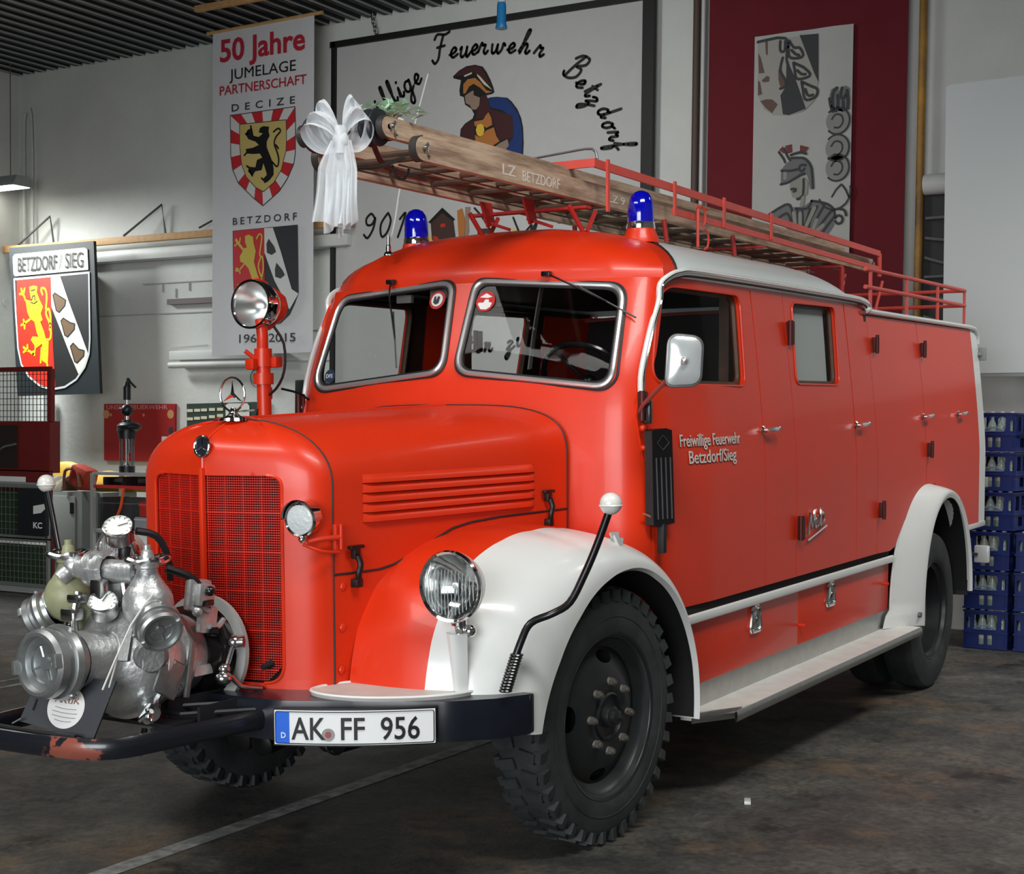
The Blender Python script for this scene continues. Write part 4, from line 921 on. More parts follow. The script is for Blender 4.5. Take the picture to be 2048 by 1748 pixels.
# inspection cap, oval badge, drain valve
capx = Vector((-.62, -.78, .05)).normalized(); cc = Vector((-1.585, -.165, .862))
MB().lathe([(0, .012), (.044, .012), (.050, .006), (.055, 0), (.055, -.03), (.045, -.06)], cc, capx, 36).build('inspection_cap', DULLALU, pu)
MB().box((-1.64, -.06, .93), (.015, .14, .16), Matrix.Rotation(.25, 3, 'Z') @ Matrix.Rotation(.35, 3, 'Y'), bevel=.006).build('cover_plate', DULLALU, pu)
oc = Vector((-1.66, -.065, .86)); on_ = Vector((-.86, -.5, .1)).normalized(); oa = Vector((-.5, .86, 0)); ob = on_.cross(oa)
MB().poly([oc + on_ * .018 + oa * .017 * math.cos(t * PI / 12) + ob * .036 * math.sin(t * PI / 12) for t in range(24)], on_ * .003).build('oval_badge', mat('badge_pale_blue', (176, 190, 202), .5), pu)
m = MB(); m.cyl((-1.50, -.10, .74), (-1.585, -.155, .695), .026).cyl((-1.585, -.155, .695), (-1.60, -.17, .687), .036).tube([(-1.62, -.15, .665), (-1.62, -.20, .70)], .009, 8).tube([(-1.62, -.20, .665), (-1.60, -.16, .71)], .009, 8).cyl((-1.6, -.17, .687), (-1.64, -.20, .672), .012)
m.build('drain_valve', mat('polished_aluminium', (210, 212, 212), .2, 1.0), pu)
m = MB(); m.box((-1.43, -.185, .80), (.02, .012, .18), Matrix.Rotation(.2, 3, 'Y'), bevel=.003).box((-1.53, -.19, .79), (.10, .012, .12), Matrix.Rotation(.5, 3, 'Y'), bevel=.01); m.build('casing_web', DULLALU, pu)
m = MB(); m.tube([(-1.245, -.18, .79), (-1.225, -.185, .845)], .009, 8).sphere((-1.215, -.185, .86), .024).cyl((-1.215, -.185, .86), (-1.20, -.215, .862), .02).sphere((-1.26, -.18, .775), .02).sphere((-1.265, -.18, .745), .03, (1, 1, .8)).tube([(-1.24, -.19, .75), (-1.20, -.20, .71), (-1.12, -.22, .69)], .008, 8)
m.build('linkage', mat('polished_aluminium', (210, 212, 212), .2, 1.0), pu)
m = MB(); a_ = (-1.677,-0.24,1.075); 
m.tube([(-1.656,-0.25,1.073), (-1.739,-0.24,0.99), (-1.841,-0.22,0.806)], .003, 5, smooth=2).tube([(-1.795,-0.22,0.974), (-1.776,-0.23,0.934), (-1.815,-0.22,0.809)], .003, 5, smooth=2)
m.build('white_cord', mat('cord_white', (214, 214, 210), .6), pu)
# club board hanging in front of the pump
sb = empty('club_board', PIV, (0, TILT, 0)); tag(sb, 'black board with a round white sticker leaning on the pump guard under the suction coupling', 'sign board')
CB = [(-1.8,0.09,0.824), (-1.72,-0.152,0.807), (-1.835,-0.139,0.647), (-1.865,0.121,0.68)]
vA, vB, vC, vD = [Vector(p) for p in CB]; bn = (vB - vA).cross(vD - vA).normalized(); bn = bn if bn.x < 0 else -bn; vC = vC - bn * (vC - vA).dot(bn); CB = [vA, vB, vC, vD]
MB().poly(CB, bn * -.008).build('board_panel', mat('board_black', (30, 34, 42), .5), sb)
cc = Vector((-1.818,-0.024,0.732)); cc = cc - bn * (cc - vA).dot(bn); ba = Vector((0, -1, 0)); ba = (ba - bn * ba.dot(bn)).normalized(); bb = bn.cross(ba).normalized(); bb = bb if bb.z > 0 else -bb
MB().poly([cc + bn * .002 + ba * .062 * math.cos(t * PI / 20) + bb * .066 * math.sin(t * PI / 20) for t in range(40)]).build('round_sticker', mat('sticker_white', (225, 225, 222), .5), sb)
m = MB()
for k in range(4):
    w_ = (.036, .042, .040, .028)[k]; z_ = -.005 - k * .013; m.tube([cc + bn * .003 + ba * (x * w_) + bb * (z_ + .003 * x * x) for x in (-1, -.5, 0, .5, 1)], .0012, 4)
m.build('sticker_lines', mat('sticker_text_grey', (140, 142, 144), .6), sb)
m = MB(); P_ = lambda x, y: cc + bn * .003 + ba * x + bb * y
for seg_ in ([(-.04, .012), (-.03, .034), (-.022, .012)], [(-.018, .012), (-.016, .036), (-.004, .03), (-.014, .024), (-.002, .012)], [(.004, .034), (.006, .014), (.016, .014), (.018, .036)], [(.024, .014), (.026, .036), (.036, .032), (.028, .024), (.04, .016)]): m.tube([P_(*p) for p in seg_], .0022, 4, smooth=1)
m.build('sticker_drawing', mat('sticker_brown', (158, 124, 112), .6), sb)
MB().tube([vC + bn * .01 + Vector((0, .05, 0)), vC + bn * .012 + Vector((-.01, .02, -.012))], .003, 5).tube([vD + bn * .01 + Vector((0, -.02, .01)), vD + bn * .012 + Vector((-.01, .01, -.008))], .003, 5).build('board_clip', STEEL, sb)
MB().tube([vA + (vD - vA) * .1 + ba * .02 + bn * .006, vA + (vD - vA) * .75 + ba * .03 + bn * .006], .003, 5).build('board_chain', STEEL, sb)

# ------------------------------------------------------------------ marker rods, mirror, search light, aerial, beacons
for sd in SIDES:
    mr = empty('width_marker', parent=truck)
    pts = [(-0.830, sd * 1.017, 0.709), (-0.819, sd * 1.031, 0.776), (-0.786, sd * 1.050, 0.870), (-0.755, sd * 1.070, 0.929), (-.715, sd * 1.13, .96), (-.705, sd * 1.19, 1.00), (-.69, sd * 1.235, 1.09), (-.675, sd * 1.275, 1.19), (-.665, sd * 1.312, 1.295)]
    MB().tube(pts, .013, 10, smooth=4).build('marker_rod', BLACK, mr)
    m = MB()
    for k in range(13): 
        t = k / 12; p = Vector(pts[0]).lerp(Vector(pts[2]), t * .72); m.tube([p + Vector((.019 * math.cos(a * PI / 6), .019 * math.sin(a * PI / 6), .002)) for a in range(12)], .0045, 5, smooth=1, closed=True)
    m.build('marker_spring', BLACK, mr)
    m = MB(); m.sphere((-.663, sd * 1.32, 1.328), .037, seg=28).tube([(-.663 + .0375 * math.cos(t * PI / 16), sd * 1.32 + .0375 * math.sin(t * PI / 16), 1.322) for t in range(32)], .003, 5, smooth=1, closed=True).cyl((-.664, sd * 1.314, 1.30), (-.663, sd * 1.318, 1.31), .018)
    m.build('marker_ball', mat('marker_ball_white', (226, 226, 220), .22, coat=.7), mr)
mi = empty('wing_mirror', parent=truck)
mc = Vector((.30, -1.135, 1.812)); mn = Vector((-.86, -.50, .02)).normalized(); ma = Vector((.50, -.86, 0)).normalized(); mb_ = Vector((0, 0, 1))
mo = rounded([(-.070, -.098), (.064, -.092), (.074, .09), (-.056, .104)], [.035, .04, .045, .045], 8)
m = MB()
for k, (sc_, d_) in enumerate(((1.0, -.022), (1.0, 0), (.93, .012), (.7, .020), (.35, .025))): pass
def mf(u, v):
    i = int(u * len(mo)) % len(mo); p = mo[i]; sc_, d_ = ((1.0, -.024), (1.0, -.004), (.95, .008), (.78, .015), (.4, .019), (0.001, .020))[int(round(v * 5))]
    return mc + ma * p[0] * sc_ + mb_ * p[1] * sc_ + mn * d_
m.grid(mf, len(mo), 5); m.build('mirror_shell', mat('mirror_shell_silver', (214, 220, 222), .22, .55), mi)
MB().tube([mc + ma * p[0] + mb_ * p[1] - mn * .002 for p in mo], .0065, 6, smooth=1, closed=True).build('mirror_rim', STEEL, mi)
MB().poly([mc + ma * p[0] * .97 + mb_ * p[1] * .97 - mn * .022 for p in mo]).build('mirror_glass', CHROME, mi)
MB().sphere(mc + mn * .03 + Vector((0, 0, .0)), .015).build('mirror_ball_joint', TRIM, mi)
MB().tube([mc + mn * .03, (.36, -1.03, 1.735), (.43, -.90, 1.645), (.455, -.872, 1.615)], .0085, 8, smooth=2).build('mirror_arm', mat('mirror_arm_red', (150, 70, 62), .4), mi)
MB().box((.475, -.895, 1.615), (.03, .035, .095), bevel=.006).build('mirror_bracket', BLACK, mi)
MB().sphere((.455, -.885, 1.55), .014).sphere((.46, -.885, 1.47), .012).sphere((.49, -.90, 1.22), .014).build('mirror_bracket_bolt', RED, mi)
# ribbed black flap beside the front door edge
fl = empty('direction_indicator', parent=truck)
fp = lambda x, z, d=0: (x, -(wid(x) + .012 + d), z)
m = MB(); m.poly([fp(.455, 1.538), fp(.475, 1.545), fp(.535, 1.548), fp(.568, 1.540), fp(.585, 1.160), fp(.492, 1.150), fp(.465, 1.158)], (0, -.034, 0)); m.build('indicator_housing', mat('ribbed_black', (22, 22, 25), .35), fl)
m = MB()
for k in range(4): m.tube([(.478 + k * .026, -(wid(.478 + k * .026) + .047), 1.43), (.490 + k * .026, -(wid(.49 + k * .026) + .047), 1.18)], .004, 6)
m.tube([(.515, -(wid(.515) + .048), 1.52), (.548, -(wid(.548) + .048), 1.49), (.515, -(wid(.515) + .048), 1.46), (.482, -(wid(.482) + .048), 1.49)], .003, 5, smooth=1, closed=True); m.build('indicator_ribs', mat('rib_grey', (62, 60, 64), .4), fl)
MB().tube([(.44, -.895, 1.205), (.47, -.915, 1.19), (.50, -.93, 1.165), (.53, -.935, 1.16)], .005, 6).build('indicator_cable', mat('cable_brown', (160, 96, 74), .5), fl)
MB().box((.53, -.935, 1.10), (.03, .03, .12), bevel=.004).build('door_stop_rubber', RUBBER, fl)
# search light on the far windscreen pillar
sl = empty('search_light', parent=truck)
bx, by = .22, .905
m = MB(); m.cyl((bx + .02, by, 1.50), (bx + .015, by, 1.86), .032).cyl((bx + .015, by, 1.74), (bx + .015, by, 1.79), .046).cyl((bx + .015, by, 1.82), (bx + .015, by, 1.90), .040).tube([(bx + .01, by, 1.86), (bx, by - .01, 1.96), (bx - .0, by, 2.03)], .026, 12).box((bx + .05, by - .03, 1.84), (.05, .07, .05), bevel=.01).box((bx - .04, by + .02, 1.83), (.04, .05, .05), bevel=.01).cyl((bx - .05, by + .05, 1.89), (bx + .01, by, 1.83), .010).box((bx + .03, by, 1.70), (.04, .05, .06), bevel=.01)
m.build('light_post', RED, sl)
m = MB(); m.tube([(bx + .03, by - .05, 2.0), (bx + .04, by - .10, 1.92), (bx + .04, by - .10, 1.80), (bx + .03, by - .06, 1.72), (bx + .0, by, 1.66), (bx - .02, by + .03, 1.55)], .006, 6).tube([(bx + .04, by - .08, 1.72), (bx + .1, by - .13, 1.70), (bx + .15, by - .15, 1.67)], .006, 6); m.build('light_cable', BLACK, sl)
sc_ = Vector((bx - .015, by + .015, 2.095)); sa = Vector((-.93, .02, .05)).normalized()
sa = Vector((-.96, -.02, .03)).normalized()
MB().lathe([(.100, .0), (.106, .004), (.108, .02), (.102, .05), (.110, .055), (.110, .068), (.100, .066), (.098, .056)], sc_ - sa * .03, sa, 48).lathe([(.104, .02), (.100, -.01), (.085, -.05), (.07, -.07)], sc_ - sa * .03, sa, 48).build('light_bezel', CHROME, sl)
MB().lathe([(0, -.055), (.03, -.045), (.06, -.02), (.085, .02), (.100, .060)], sc_ - sa * .03, sa, 48).build('reflector', mat('brushed_reflector', (222, 224, 224), .3, .95), sl)
MB().lathe([(.098, .058), (0, .062)], sc_ - sa * .03, sa, 48).build('lamp_glass', CLEAR, sl)
MB().lathe([(.086, -.045), (.09, -.06), (.075, -.11), (.04, -.13), (0, -.135)], sc_ - sa * .03, sa, 10).tube([sc_ - sa * .10 + Vector((0, 0, -.02)), sc_ - sa * .09 + Vector((.02, 0, -.08)), (bx + .01, by, 2.0)], .020, 8).tube([sc_ + Vector((.0, 0, .112)), sc_ - sa * .06 + Vector((.02, 0, .10)), sc_ - sa * .12 + Vector((0, 0, .04))], .008, 6).build('light_back', RED, sl)
# aerial
ae = empty('aerial', parent=truck)
MB().lathe([(0, 0), (.022, 0), (.02, .012), (.012, .02), (.012, .045), (.007, .05), (.007, .09)], (0.559,0.44,2.314), (0, 0, 1), 16).build('aerial_base', CHROME, ae)
MB().tube([(0.559,0.44,2.341), (0.633,0.455,2.483), (0.7,0.47,2.649), (0.855,0.5,2.934), (1.019,0.53,3.212)], .0034, 5, smooth=3).build('aerial_whip', mat('whip_pale', (206, 208, 206), .4), ae)
for sd in SIDES:
    be = empty('beacon', parent=truck); c = Vector((1.01, sd * .60, 2.350))
    MB().lathe([(0, 0), (.082, 0), (.080, .02), (.066, .05), (.064, .062), (0, .062)], c, (0, 0, 1), 36).build('beacon_base', RED, be)
    MB().lathe([(.064, .060), (.065, .064), (.062, .090), (.058, .092)], c, (0, 0, 1), 36).build('beacon_collar', CHROME, be)
    MB().lathe([(.057, .088), (.059, .10), (.057, .16), (.050, .195), (.035, .218), (.015, .228), (0, .230)], c, (0, 0, 1), 36).build('beacon_dome', BLUEG, be)

# ------------------------------------------------------------------ roof rack
rk = empty('roof_rack', parent=truck)
zt0, zt1, zl0, zl1 = 2.702, 2.622, 2.575, 2.520
YR = -.42; YL = .20
for y in (YR, YL):
    MB().tube([(.90, y, zt0), (4.95, y, zt1)], .02, 4, smooth=1, flat=(.010, .026)).build('upper_rail', RED2, rk)
    MB().tube([(1.72, y, zl0), (4.95, y, zl1)], .02, 4, smooth=1, flat=(.009, .022)).build('lower_rail', RED2, rk)
    m = MB()
    for x in (1.02, 1.72, 2.32, 2.98):
        zz = zt0 + (zt1 - zt0) * (x - .9) / 4.05; zb = zl0 - .02 - .02 * (x - 1.7) / 3 if x > 1.1 else 2.50
        m.box((x, y - .012 * (1 if y < 0 else -1), (zz + .03 + zb) / 2), (.022, .010, zz + .03 - zb))
    m.tube([(4.95, y, zt1), (4.95, y, zl1 - .05)], .014, 6, smooth=1)
    m.build('rack_upright', RED2, rk)
MB().tube([(.905, YR - .01, zt0), (.905, YL + .01, zt0 - .004)], .02, 4, smooth=1, flat=(.010, .026)).build('front_cross_rail', RED2, rk)
MB().tube([(.93, YR - .006, zt0 + .02), (.93, YR + .02, zt0 + .065), (.90, YR + .14, zt0 + .055), (.86, YR + .35, zt0 + .03)], .006, 6).build('holding_strap', STEEL, rk)
m = MB()
for y in (YR + .03, .12):
    m.tube([(.98, y, 2.50), (.86, y - .02, 2.395)], .011, 6, smooth=1).tube([(.74, y, 2.50), (.84, y - .02, 2.385)], .011, 6, smooth=1)
for y in (-.16, .06): m.poly([(.74, y, 2.55), (.83, y, 2.55), (.86, y, 2.46), (.80, y, 2.44)], (0, .01, 0)).tube([(.82, y + .03, 2.47), (.86, y - .08, 2.43)], .008, 6, smooth=1)
for x in (1.75, 2.6):
    for y in (-.36, .14): m.tube([(x, y, 2.54), (x + .03, y, 2.435)], .012, 6, smooth=1)
m.box((.86, -.12, 2.505), (.05, .60, .012)).box((2.9, -.12, 2.50), (.05, .60, .012)).box((4.2, -.12, 2.485), (.05, .60, .012)).tube([(4.2, YR, 2.48), (4.2, YR, 2.17)], .014, 6, smooth=1).tube([(4.2, YL, 2.48), (4.2, YL, 2.17)], .014, 6, smooth=1)
m.build('rack_legs', mat('rack_leg_red', (170, 40, 36), .5), rk)
for (x, z) in ((1.98, 2.575), (2.02, 2.465)):
    MB().tube([(x + .05 * math.cos(a) , YR - .035, z + .05 * math.sin(a)) for a in [-PI / 2 + k * PI / 10 * 1.1 for k in range(11)]] , .006, 6, smooth=1).build('rack_hook', RED2, rk)
m = MB(); m.tube([(1.95, YR - .03, 2.62), (1.95, YR - .03, 2.42)], .008, 6, smooth=1).tube([(1.93, YR - .03, 2.615), (2.06, YR - .035, 2.615)], .007, 6, smooth=1); m.build('rack_hook_post', RED2, rk)
# gallery round the rear deck
gl = empty('deck_railing', parent=truck)
for sd in SIDES:
    y = sd * .875; X = lambda a: a
    for z in (2.385, 2.285): MB().tube([(3.27, y, z + .0), (5.38, y, z - .002)], .0125, 8, smooth=1).build('rail', RED2, gl)
    for x in (3.36, 4.05, 4.72, 5.37): MB().box((x, y, 2.265), (.03, .012, .25)).build('rail_post', RED2, gl)
for z in (2.383, 2.283): MB().tube([(5.38, -.875, z), (5.38, .875, z)], .012, 8, smooth=1).build('rail', RED2, gl)
m = MB(); m.cyl((4.2, -.45, 2.24), (4.2, .0, 2.24), .055).tube([(4.5, -.3, 2.3), (4.6, -.3, 2.46), (4.7, -.25, 2.50)], .012, 6).tube([(4.6, -.5, 2.2), (4.7, -.52, 2.42)], .01, 6).box((3.9, -.1, 2.27), (.5, .5, .12)); m.build('deck_fittings', RED2, gl)

# ------------------------------------------------------------------ lettering on the doors
def ontext(s, x, z, size, sx, bold, width, nm, mt, parent=truck, off=.004):
    o = text_mesh(nm, s, size, mt, parent, Matrix.Identity(4), 0.0004, sx, bold)
    xs = [v.co.x for v in o.data.vertices]; k = width / (max(xs) - min(xs)); x_0 = min(xs)
    for v in o.data.vertices:
        px = x + (v.co.x - x_0) * k; pz = z + v.co.y; v.co = (px, -(wid(px) - tum(pz) + off + v.co.z), pz)
    return o
LET = mat('lettering_pale', (214, 206, 200), .5); LETS = mat('lettering_shadow', (96, 22, 16), .5)
ontext('Freiwillige Feuerwehr', .726, 1.463, .074, .8, .0016, .60, 'door_lettering_outline', LETS, off=.002)
ontext('Freiwillige Feuerwehr', .722, 1.466, .074, .8, .0006, .60, 'door_lettering', LET)
ontext('Betzdorf/Sieg', .797, 1.390, .078, .8, .0016, .475, 'door_lettering_outline', LETS, off=.002)
ontext('Betzdorf/Sieg', .793, 1.393, .078, .8, .0006, .475, 'door_lettering', LET)
mz = empty('maker_script', parent=truck)
m = MB()
for st in ([(0, 0), (.02, .10), (.045, .03), (.075, .105), (.085, .02), (.10, .03)], [(.10, .035), (.13, .05), (.12, .07), (.105, .05), (.115, .02), (.14, .03)], [(.14, .03), (.165, .105), (.155, .02), (.175, .03)], [(.145, .07), (.19, .075)], [(.18, .06), (.21, .065), (.18, .02), (.22, .03)], [(-.01, -.025), (.24, .0)]):
    m.tube([(2.150 + x * 1.1, -(wid(2.2) + .012), .985 + y * 1.05 + x * .12) for x, y in st], .0065, 6, smooth=3)
m.build('script_letters', CHROME, mz)

# ------------------------------------------------------------------ ladder lying on the rack
ld = empty('wooden_ladder', PIV, (0, TILT, 0)); tag(ld, 'wooden extension ladder lettered LZ BETZDORF lying on the red roof rack', 'ladder')
def zr(x): return 2.600 - .010 * x
def rail(y, x0, x1, h, w_, nm, dz=0):
    def sec(x):
        return zr(x) + dz
    m = MB(); pts = []
    n = 8
    prof = [(x0 + .05 * (1 - math.cos(PI * k / n)) , 0) for k in range(0)]
    out = [(x1, sec(x1) - h / 2), (x1, sec(x1) + h / 2)]
    arc = [(x0 + h / 2 - h / 2 * math.sin(PI * k / 8), sec(x0) + h / 2 * math.cos(PI * k / 8)) for k in range(9)]
    m.poly([(a, y - w_ / 2, b_) for a, b_ in out + arc], (0, w_, 0)); return m.build(nm, WOOD, ld)
rail(-.335, -.36, 5.02, .088, .035, 'side_rail'); rail(.125, -.36, 5.02, .088, .035, 'side_rail')
rail(-.285, -.50, 4.6, .075, .03, 'inner_side_rail', .062); rail(.085, -.50, 4.6, .075, .03, 'inner_side_rail', .062)
k = 0; x = -.18
while x < 4.9:
    MB().tube([(x, -.33, zr(x) - .004), (x, .12, zr(x) - .004)], .013, 8, smooth=1).build('rung', mat('rung_dark_wood', (96, 76, 62), .6, var=.3), ld)
    if x < 4.4: MB().tube([(x - .13, -.28, zr(x) + .055), (x - .13, .085, zr(x) + .055)], .012, 8, smooth=1).build('rung', mat('rung_dark_wood', (96, 76, 62), .6, var=.3), ld)
    x += .30
for y, x0, dz, w_ in ((-.335, -.36, 0, .046), (.125, -.36, 0, .046), (-.285, -.50, .062, .04), (.085, -.50, .062, .04)):
    m = MB(); h = .094 if dz == 0 else .081; m.tube([(x0 + h / 2 - (h / 2 + .001) * math.sin(PI * k / 10), y, zr(x0) + dz + (h / 2) * math.cos(PI * k / 10)) for k in range(11)], .02, 4, smooth=1, flat=(w_ / 2, .003))
    m.build('iron_shoe', mat('shoe_iron', (78, 76, 74), .45, .6), ld)
    m = MB(); sgn = -1; m.cyl((x0 + .05, y - .02, zr(x0) + dz + .004), (x0 + .05, y - .028, zr(x0) + dz + .004), .010).cyl((x0 + .05, y - .028, zr(x0) + dz + .004), (x0 + .05, y - .034, zr(x0) + dz + .004), .005)
    m.tube([(x0 + .062, y - .022, zr(x0) + dz + .02), (x0 + .074, y - .022, zr(x0) + dz + .018), (x0 + .072, y - .022, zr(x0) + dz - .02), (x0 + .085, y - .022, zr(x0) + dz - .026)], .004, 5); m.build('rail_bolt', ALU, ld)
for y0, y1 in ((-.262, -.20), (.000, .062)):
    m = MB(); m.lathe([(.03, 0), (.066, .004), (.070, .012), (.064, .022), (.050, .028), (.050, .034), (.064, .040), (.070, .050), (.066, .058), (.03, .062)], (-.455, y0, zr(-.45) + .066), (0, 1, 0), 36)
    m.build('roller', mat('roller_dark', (44, 48, 52), .4, .3), ld)
    MB().cyl((-.455, y0 - .02, zr(-.45) + .066), (-.455, y1 + .02, zr(-.45) + .066), .026).build('roller_hub', STEEL, ld)
MB().cyl((-.455, -.30, zr(-.45) + .064), (-.455, .11, zr(-.45) + .064), .010).build('roller_axle', STEEL, ld)
m = MB(); m.tube([(-.36, -.30, zr(0) - .03), (-.34, -.14, zr(0) - .055), (-.33, .05, zr(0) - .03)], .008, 6).tube([(-.42, -.2, zr(0) + .02), (-.2, -.1, zr(0) - .03), (.1, -.08, zr(0) - .04)], .011, 6).tube([(-.30, -.20 + .0, zr(0) - .045), (-.27, -.2, zr(0) - .085), (-.22, -.2, zr(0) - .085), (-.19, -.2, zr(0) - .045)], .006, 6)
m.build('ladder_ironwork', mat('shoe_iron', (78, 76, 74), .45, .6), ld)
MB().tube([(-.3, -.23, zr(0) - .046), (1.3, -.23, zr(1.3) - .046), (4.8, -.23, zr(4.8) - .046)], .004, 5, smooth=1).tube([(-.3, -.02, zr(0) - .046), (4.8, -.02, zr(4.8) - .046)], .004, 5, smooth=1).build('tension_wire', STEEL, ld)
def ladtext(s, x, z, size, width):
    o = text_mesh('ladder_lettering', s, size, mat('ladder_letter_white', (212, 206, 196), .7), ld, Matrix.Identity(4), .0004, 1, .0004)
    xs = [v.co.x for v in o.data.vertices]; k = width / max(xs)
    for v in o.data.vertices: v.co = (x + v.co.x * k, -.3535 - v.co.z, z + v.co.y)
ladtext('LZ', .245, 2.578, .062, .11); ladtext('BETZDORF', .405, 2.570, .062, .32); ladtext('LZ 9', 1.17, 2.567, .050, .17)
MB().cyl((5.03, -.335, zr(5) ), (5.03, -.335, zr(5) + .002), .03).cyl((5.02, -.36, zr(5)), (5.02, -.31, zr(5)), .028).cyl((5.02, .10, zr(5)), (5.02, .15, zr(5)), .028).build('foot_cap', STEEL, ld)

# ------------------------------------------------------------------ tulle bow and greenery tied to the ladder tip
bw_ = empty('tulle_bow', PIV, (0, TILT, 0)); tag(bw_, 'big white tulle bow with long tails tied to the front end of the ladder', 'bow')
K = Vector((-.565, -.165, 2.612))
U = Vector((.42, -.90, 0)).normalized()   # across, towards the near side
N = Vector((-.90, -.42, 0)).normalized()  # towards the viewer of the truck's nose
def loop(sgn, name, L=.135, Hh=.13):
    def fn(u, v):
        a = u * 2 * PI; r = .5 - .5 * math.cos(a)
        wv = (v - .5)
        p = K + U * sgn * (L * (1 - math.cos(a)) / 2 * (.85) + .01) + Vector((0, 0, Hh * (1 - math.cos(a)) / 2 * .85 + .045 * math.sin(a)))
        spread = .125 * (r ** .7) + .018
        d = (U * sgn * -.55 + Vector((0, 0, .75)))
        p = p + d * wv * spread * 1.0 + N * (.035 * math.sin(a) + .022 * math.sin(5 * PI * v + 3 * u) * r + .012 * math.sin(11 * v + 9 * u))
        return p
    m = MB(); m.grid(fn, 40, 18); return m.build(name, TULLE, bw_)
loop(-1, 'bow_loop', .120, .095); loop(1, 'bow_loop', .085, .115)
def tail(x0, x1, y1, w0, w1, L, ph, nm='bow_tail'):
    def fn(u, v):
        w_ = w0 + (w1 - w0) * min(1, u * 3); 
        lat = x0 + (x1 - x0) * u + (v - .5) * w_
        dz = -L * u * (1 + (.06 * (v - .5) * y1)) - (.006 * math.cos(2 * PI * v * 1.5) if u > .97 else 0)
        return K + U * lat + N * (.02 + .018 * math.sin(v * 5 * PI + ph) * (.3 + u) + .01 * math.sin(u * 7 + ph)) + Vector((0, 0, dz))
    m = MB(); m.grid(fn, 26, 26); return m.build(nm, TULLE, bw_)
tail(-.01, -.050, 1, .05, .12, .300, 0); tail(.0, -.005, -2, .05, .11, .315, 1.7); tail(.02, .025, -3, .04, .07, .320, 2.6)
m = MB(); m.sphere(K + N * .02, .03, (1, 1.1, 1.15), 16); m.grid(lambda u, v: K + U * (.018 * math.cos(u * 2 * PI) * (1 + .5 * abs(v - .5))) + N * (.02 + .030 * math.sin(u * 2 * PI)) + Vector((0, 0, (v - .5) * .10)), 20, 6); m.build('bow_knot', TULLE, bw_)
gr = empty('greenery_sprig', PIV, (0, TILT, 0)); tag(gr, 'pale green cloth greenery with a white tag on the near end of the ladder', 'decoration')
m = MB(); random.seed(3); base = Vector((-.40, -.22, 2.735))
for k in range(70):
    p = base + Vector((random.uniform(-.06, .14), random.uniform(-.09, .07), random.uniform(-.015, .03))); d = Vector((random.uniform(-1, 1), random.uniform(-1, 1), random.uniform(-.2, .5))).normalized(); s_ = d.cross(Vector((0, 0, 1))).normalized(); L_ = random.uniform(.04, .07)
    a_, b_ = p + d * L_ * .5 + s_ * .012 + Vector((0, 0, .006)), p + d * L_ * .5 - s_ * .012
    m.bm.faces.new([m.bm.verts.new(q_) for q_ in (p, a_, p + d * L_, b_)])
m.build('leaves', mat('pale_green_leaf', (186, 222, 190), .7, var=.15, scale=40), gr)
MB().box((-.36, -.285, 2.69), (.035, .006, .05), bevel=.002).build('white_tag', WHITE, gr)

# ------------------------------------------------------------------ the hall
def struct(o): o['kind'] = 'structure'; return o
WX = 7.5
FZ = -.0265
m = MB(); m.grid(lambda u, v: (-12 + u * 19.6, -7 + v * 19.3, FZ), 2, 2); fo = struct(m.build('floor', FLOOR)); 
for p in fo.data.polygons: p.use_smooth = False
PAINT = mat('worn_floor_paint', (176, 178, 174), .6, var=.35, scale=14, rgb2=(112, 113, 110))
struct(MB().box((WX + .1, 2.4, 2.95), (.2, 19.4, 6.1)).build('wall_back', WALL))
struct(MB().box((-2, 12.2, 2.95), (19.6, .2, 6.1)).build('wall_left', WALL))
struct(MB().box((-2, -7.1, 2.95), (19.6, .2, 6.1)).build('wall_right', WALL))
gw = MB(); gw.box((-12.1, 6.65, 2.95), (.2, 11.3, 6.1)).box((-12.1, -6.5, 2.95), (.2, 1.0, 6.1)).box((-12.1, -2.5, 5.2), (.2, 7.0, 1.6)); struct(gw.build('wall_front', WALL))
m = MB(); n = int(19.3 / .2)
prof = []
for k in range(n):
    y = -7 + k * .2; prof += [(y, 5.83), (y + .055, 5.83), (y + .075, 5.76), (y + .175, 5.76), (y + .195, 5.83)]
m.grid(lambda u, v: (-12 + u * 19.5, prof[int(round(v * (len(prof) - 1)))][0], prof[int(round(v * (len(prof) - 1)))][1]), 1, len(prof) - 1)
struct(m.build('ceiling', CEIL, sharp=20))
m = MB()
for k in range(36, n, 1): m.box((-2.2, -7 + k * .2 + .075, 5.755), (19.4, .014, .014))
struct(m.build('trim_1', mat('ceiling_edge_light', (186, 192, 192), .4, .4)))
def fstripe(name, x0, y0, x1, y1, w_):
    d = Vector((x1 - x0, y1 - y0, 0)).normalized(); n_ = Vector((-d.y, d.x, 0)) * w_ / 2
    a, b_ = Vector((x0, y0, FZ + .002)), Vector((x1, y1, FZ + .002)); struct(MB().poly([a - n_, b_ - n_, b_ + n_, a + n_]).build(name, PAINT))
SA, SB_ = (-1.313,0.339,-0.026), (1.146,0.464,-0.026)
SLO = (SB_[1] - SA[1]) / (SB_[0] - SA[0])
fstripe('trim_2', -4.0, SA[1] + SLO * (-4 - SA[0]), 6.6, SA[1] + SLO * (6.6 - SA[0]), .09)
fstripe('trim_3', -4.0, 3.0, 6.6, 3.10, .10)
fstripe('trim_4', -4.0, 3.68, 5.0, 3.80, .05); fstripe('trim_5', -4.0, 3.86, 5.0, 3.98, .03)
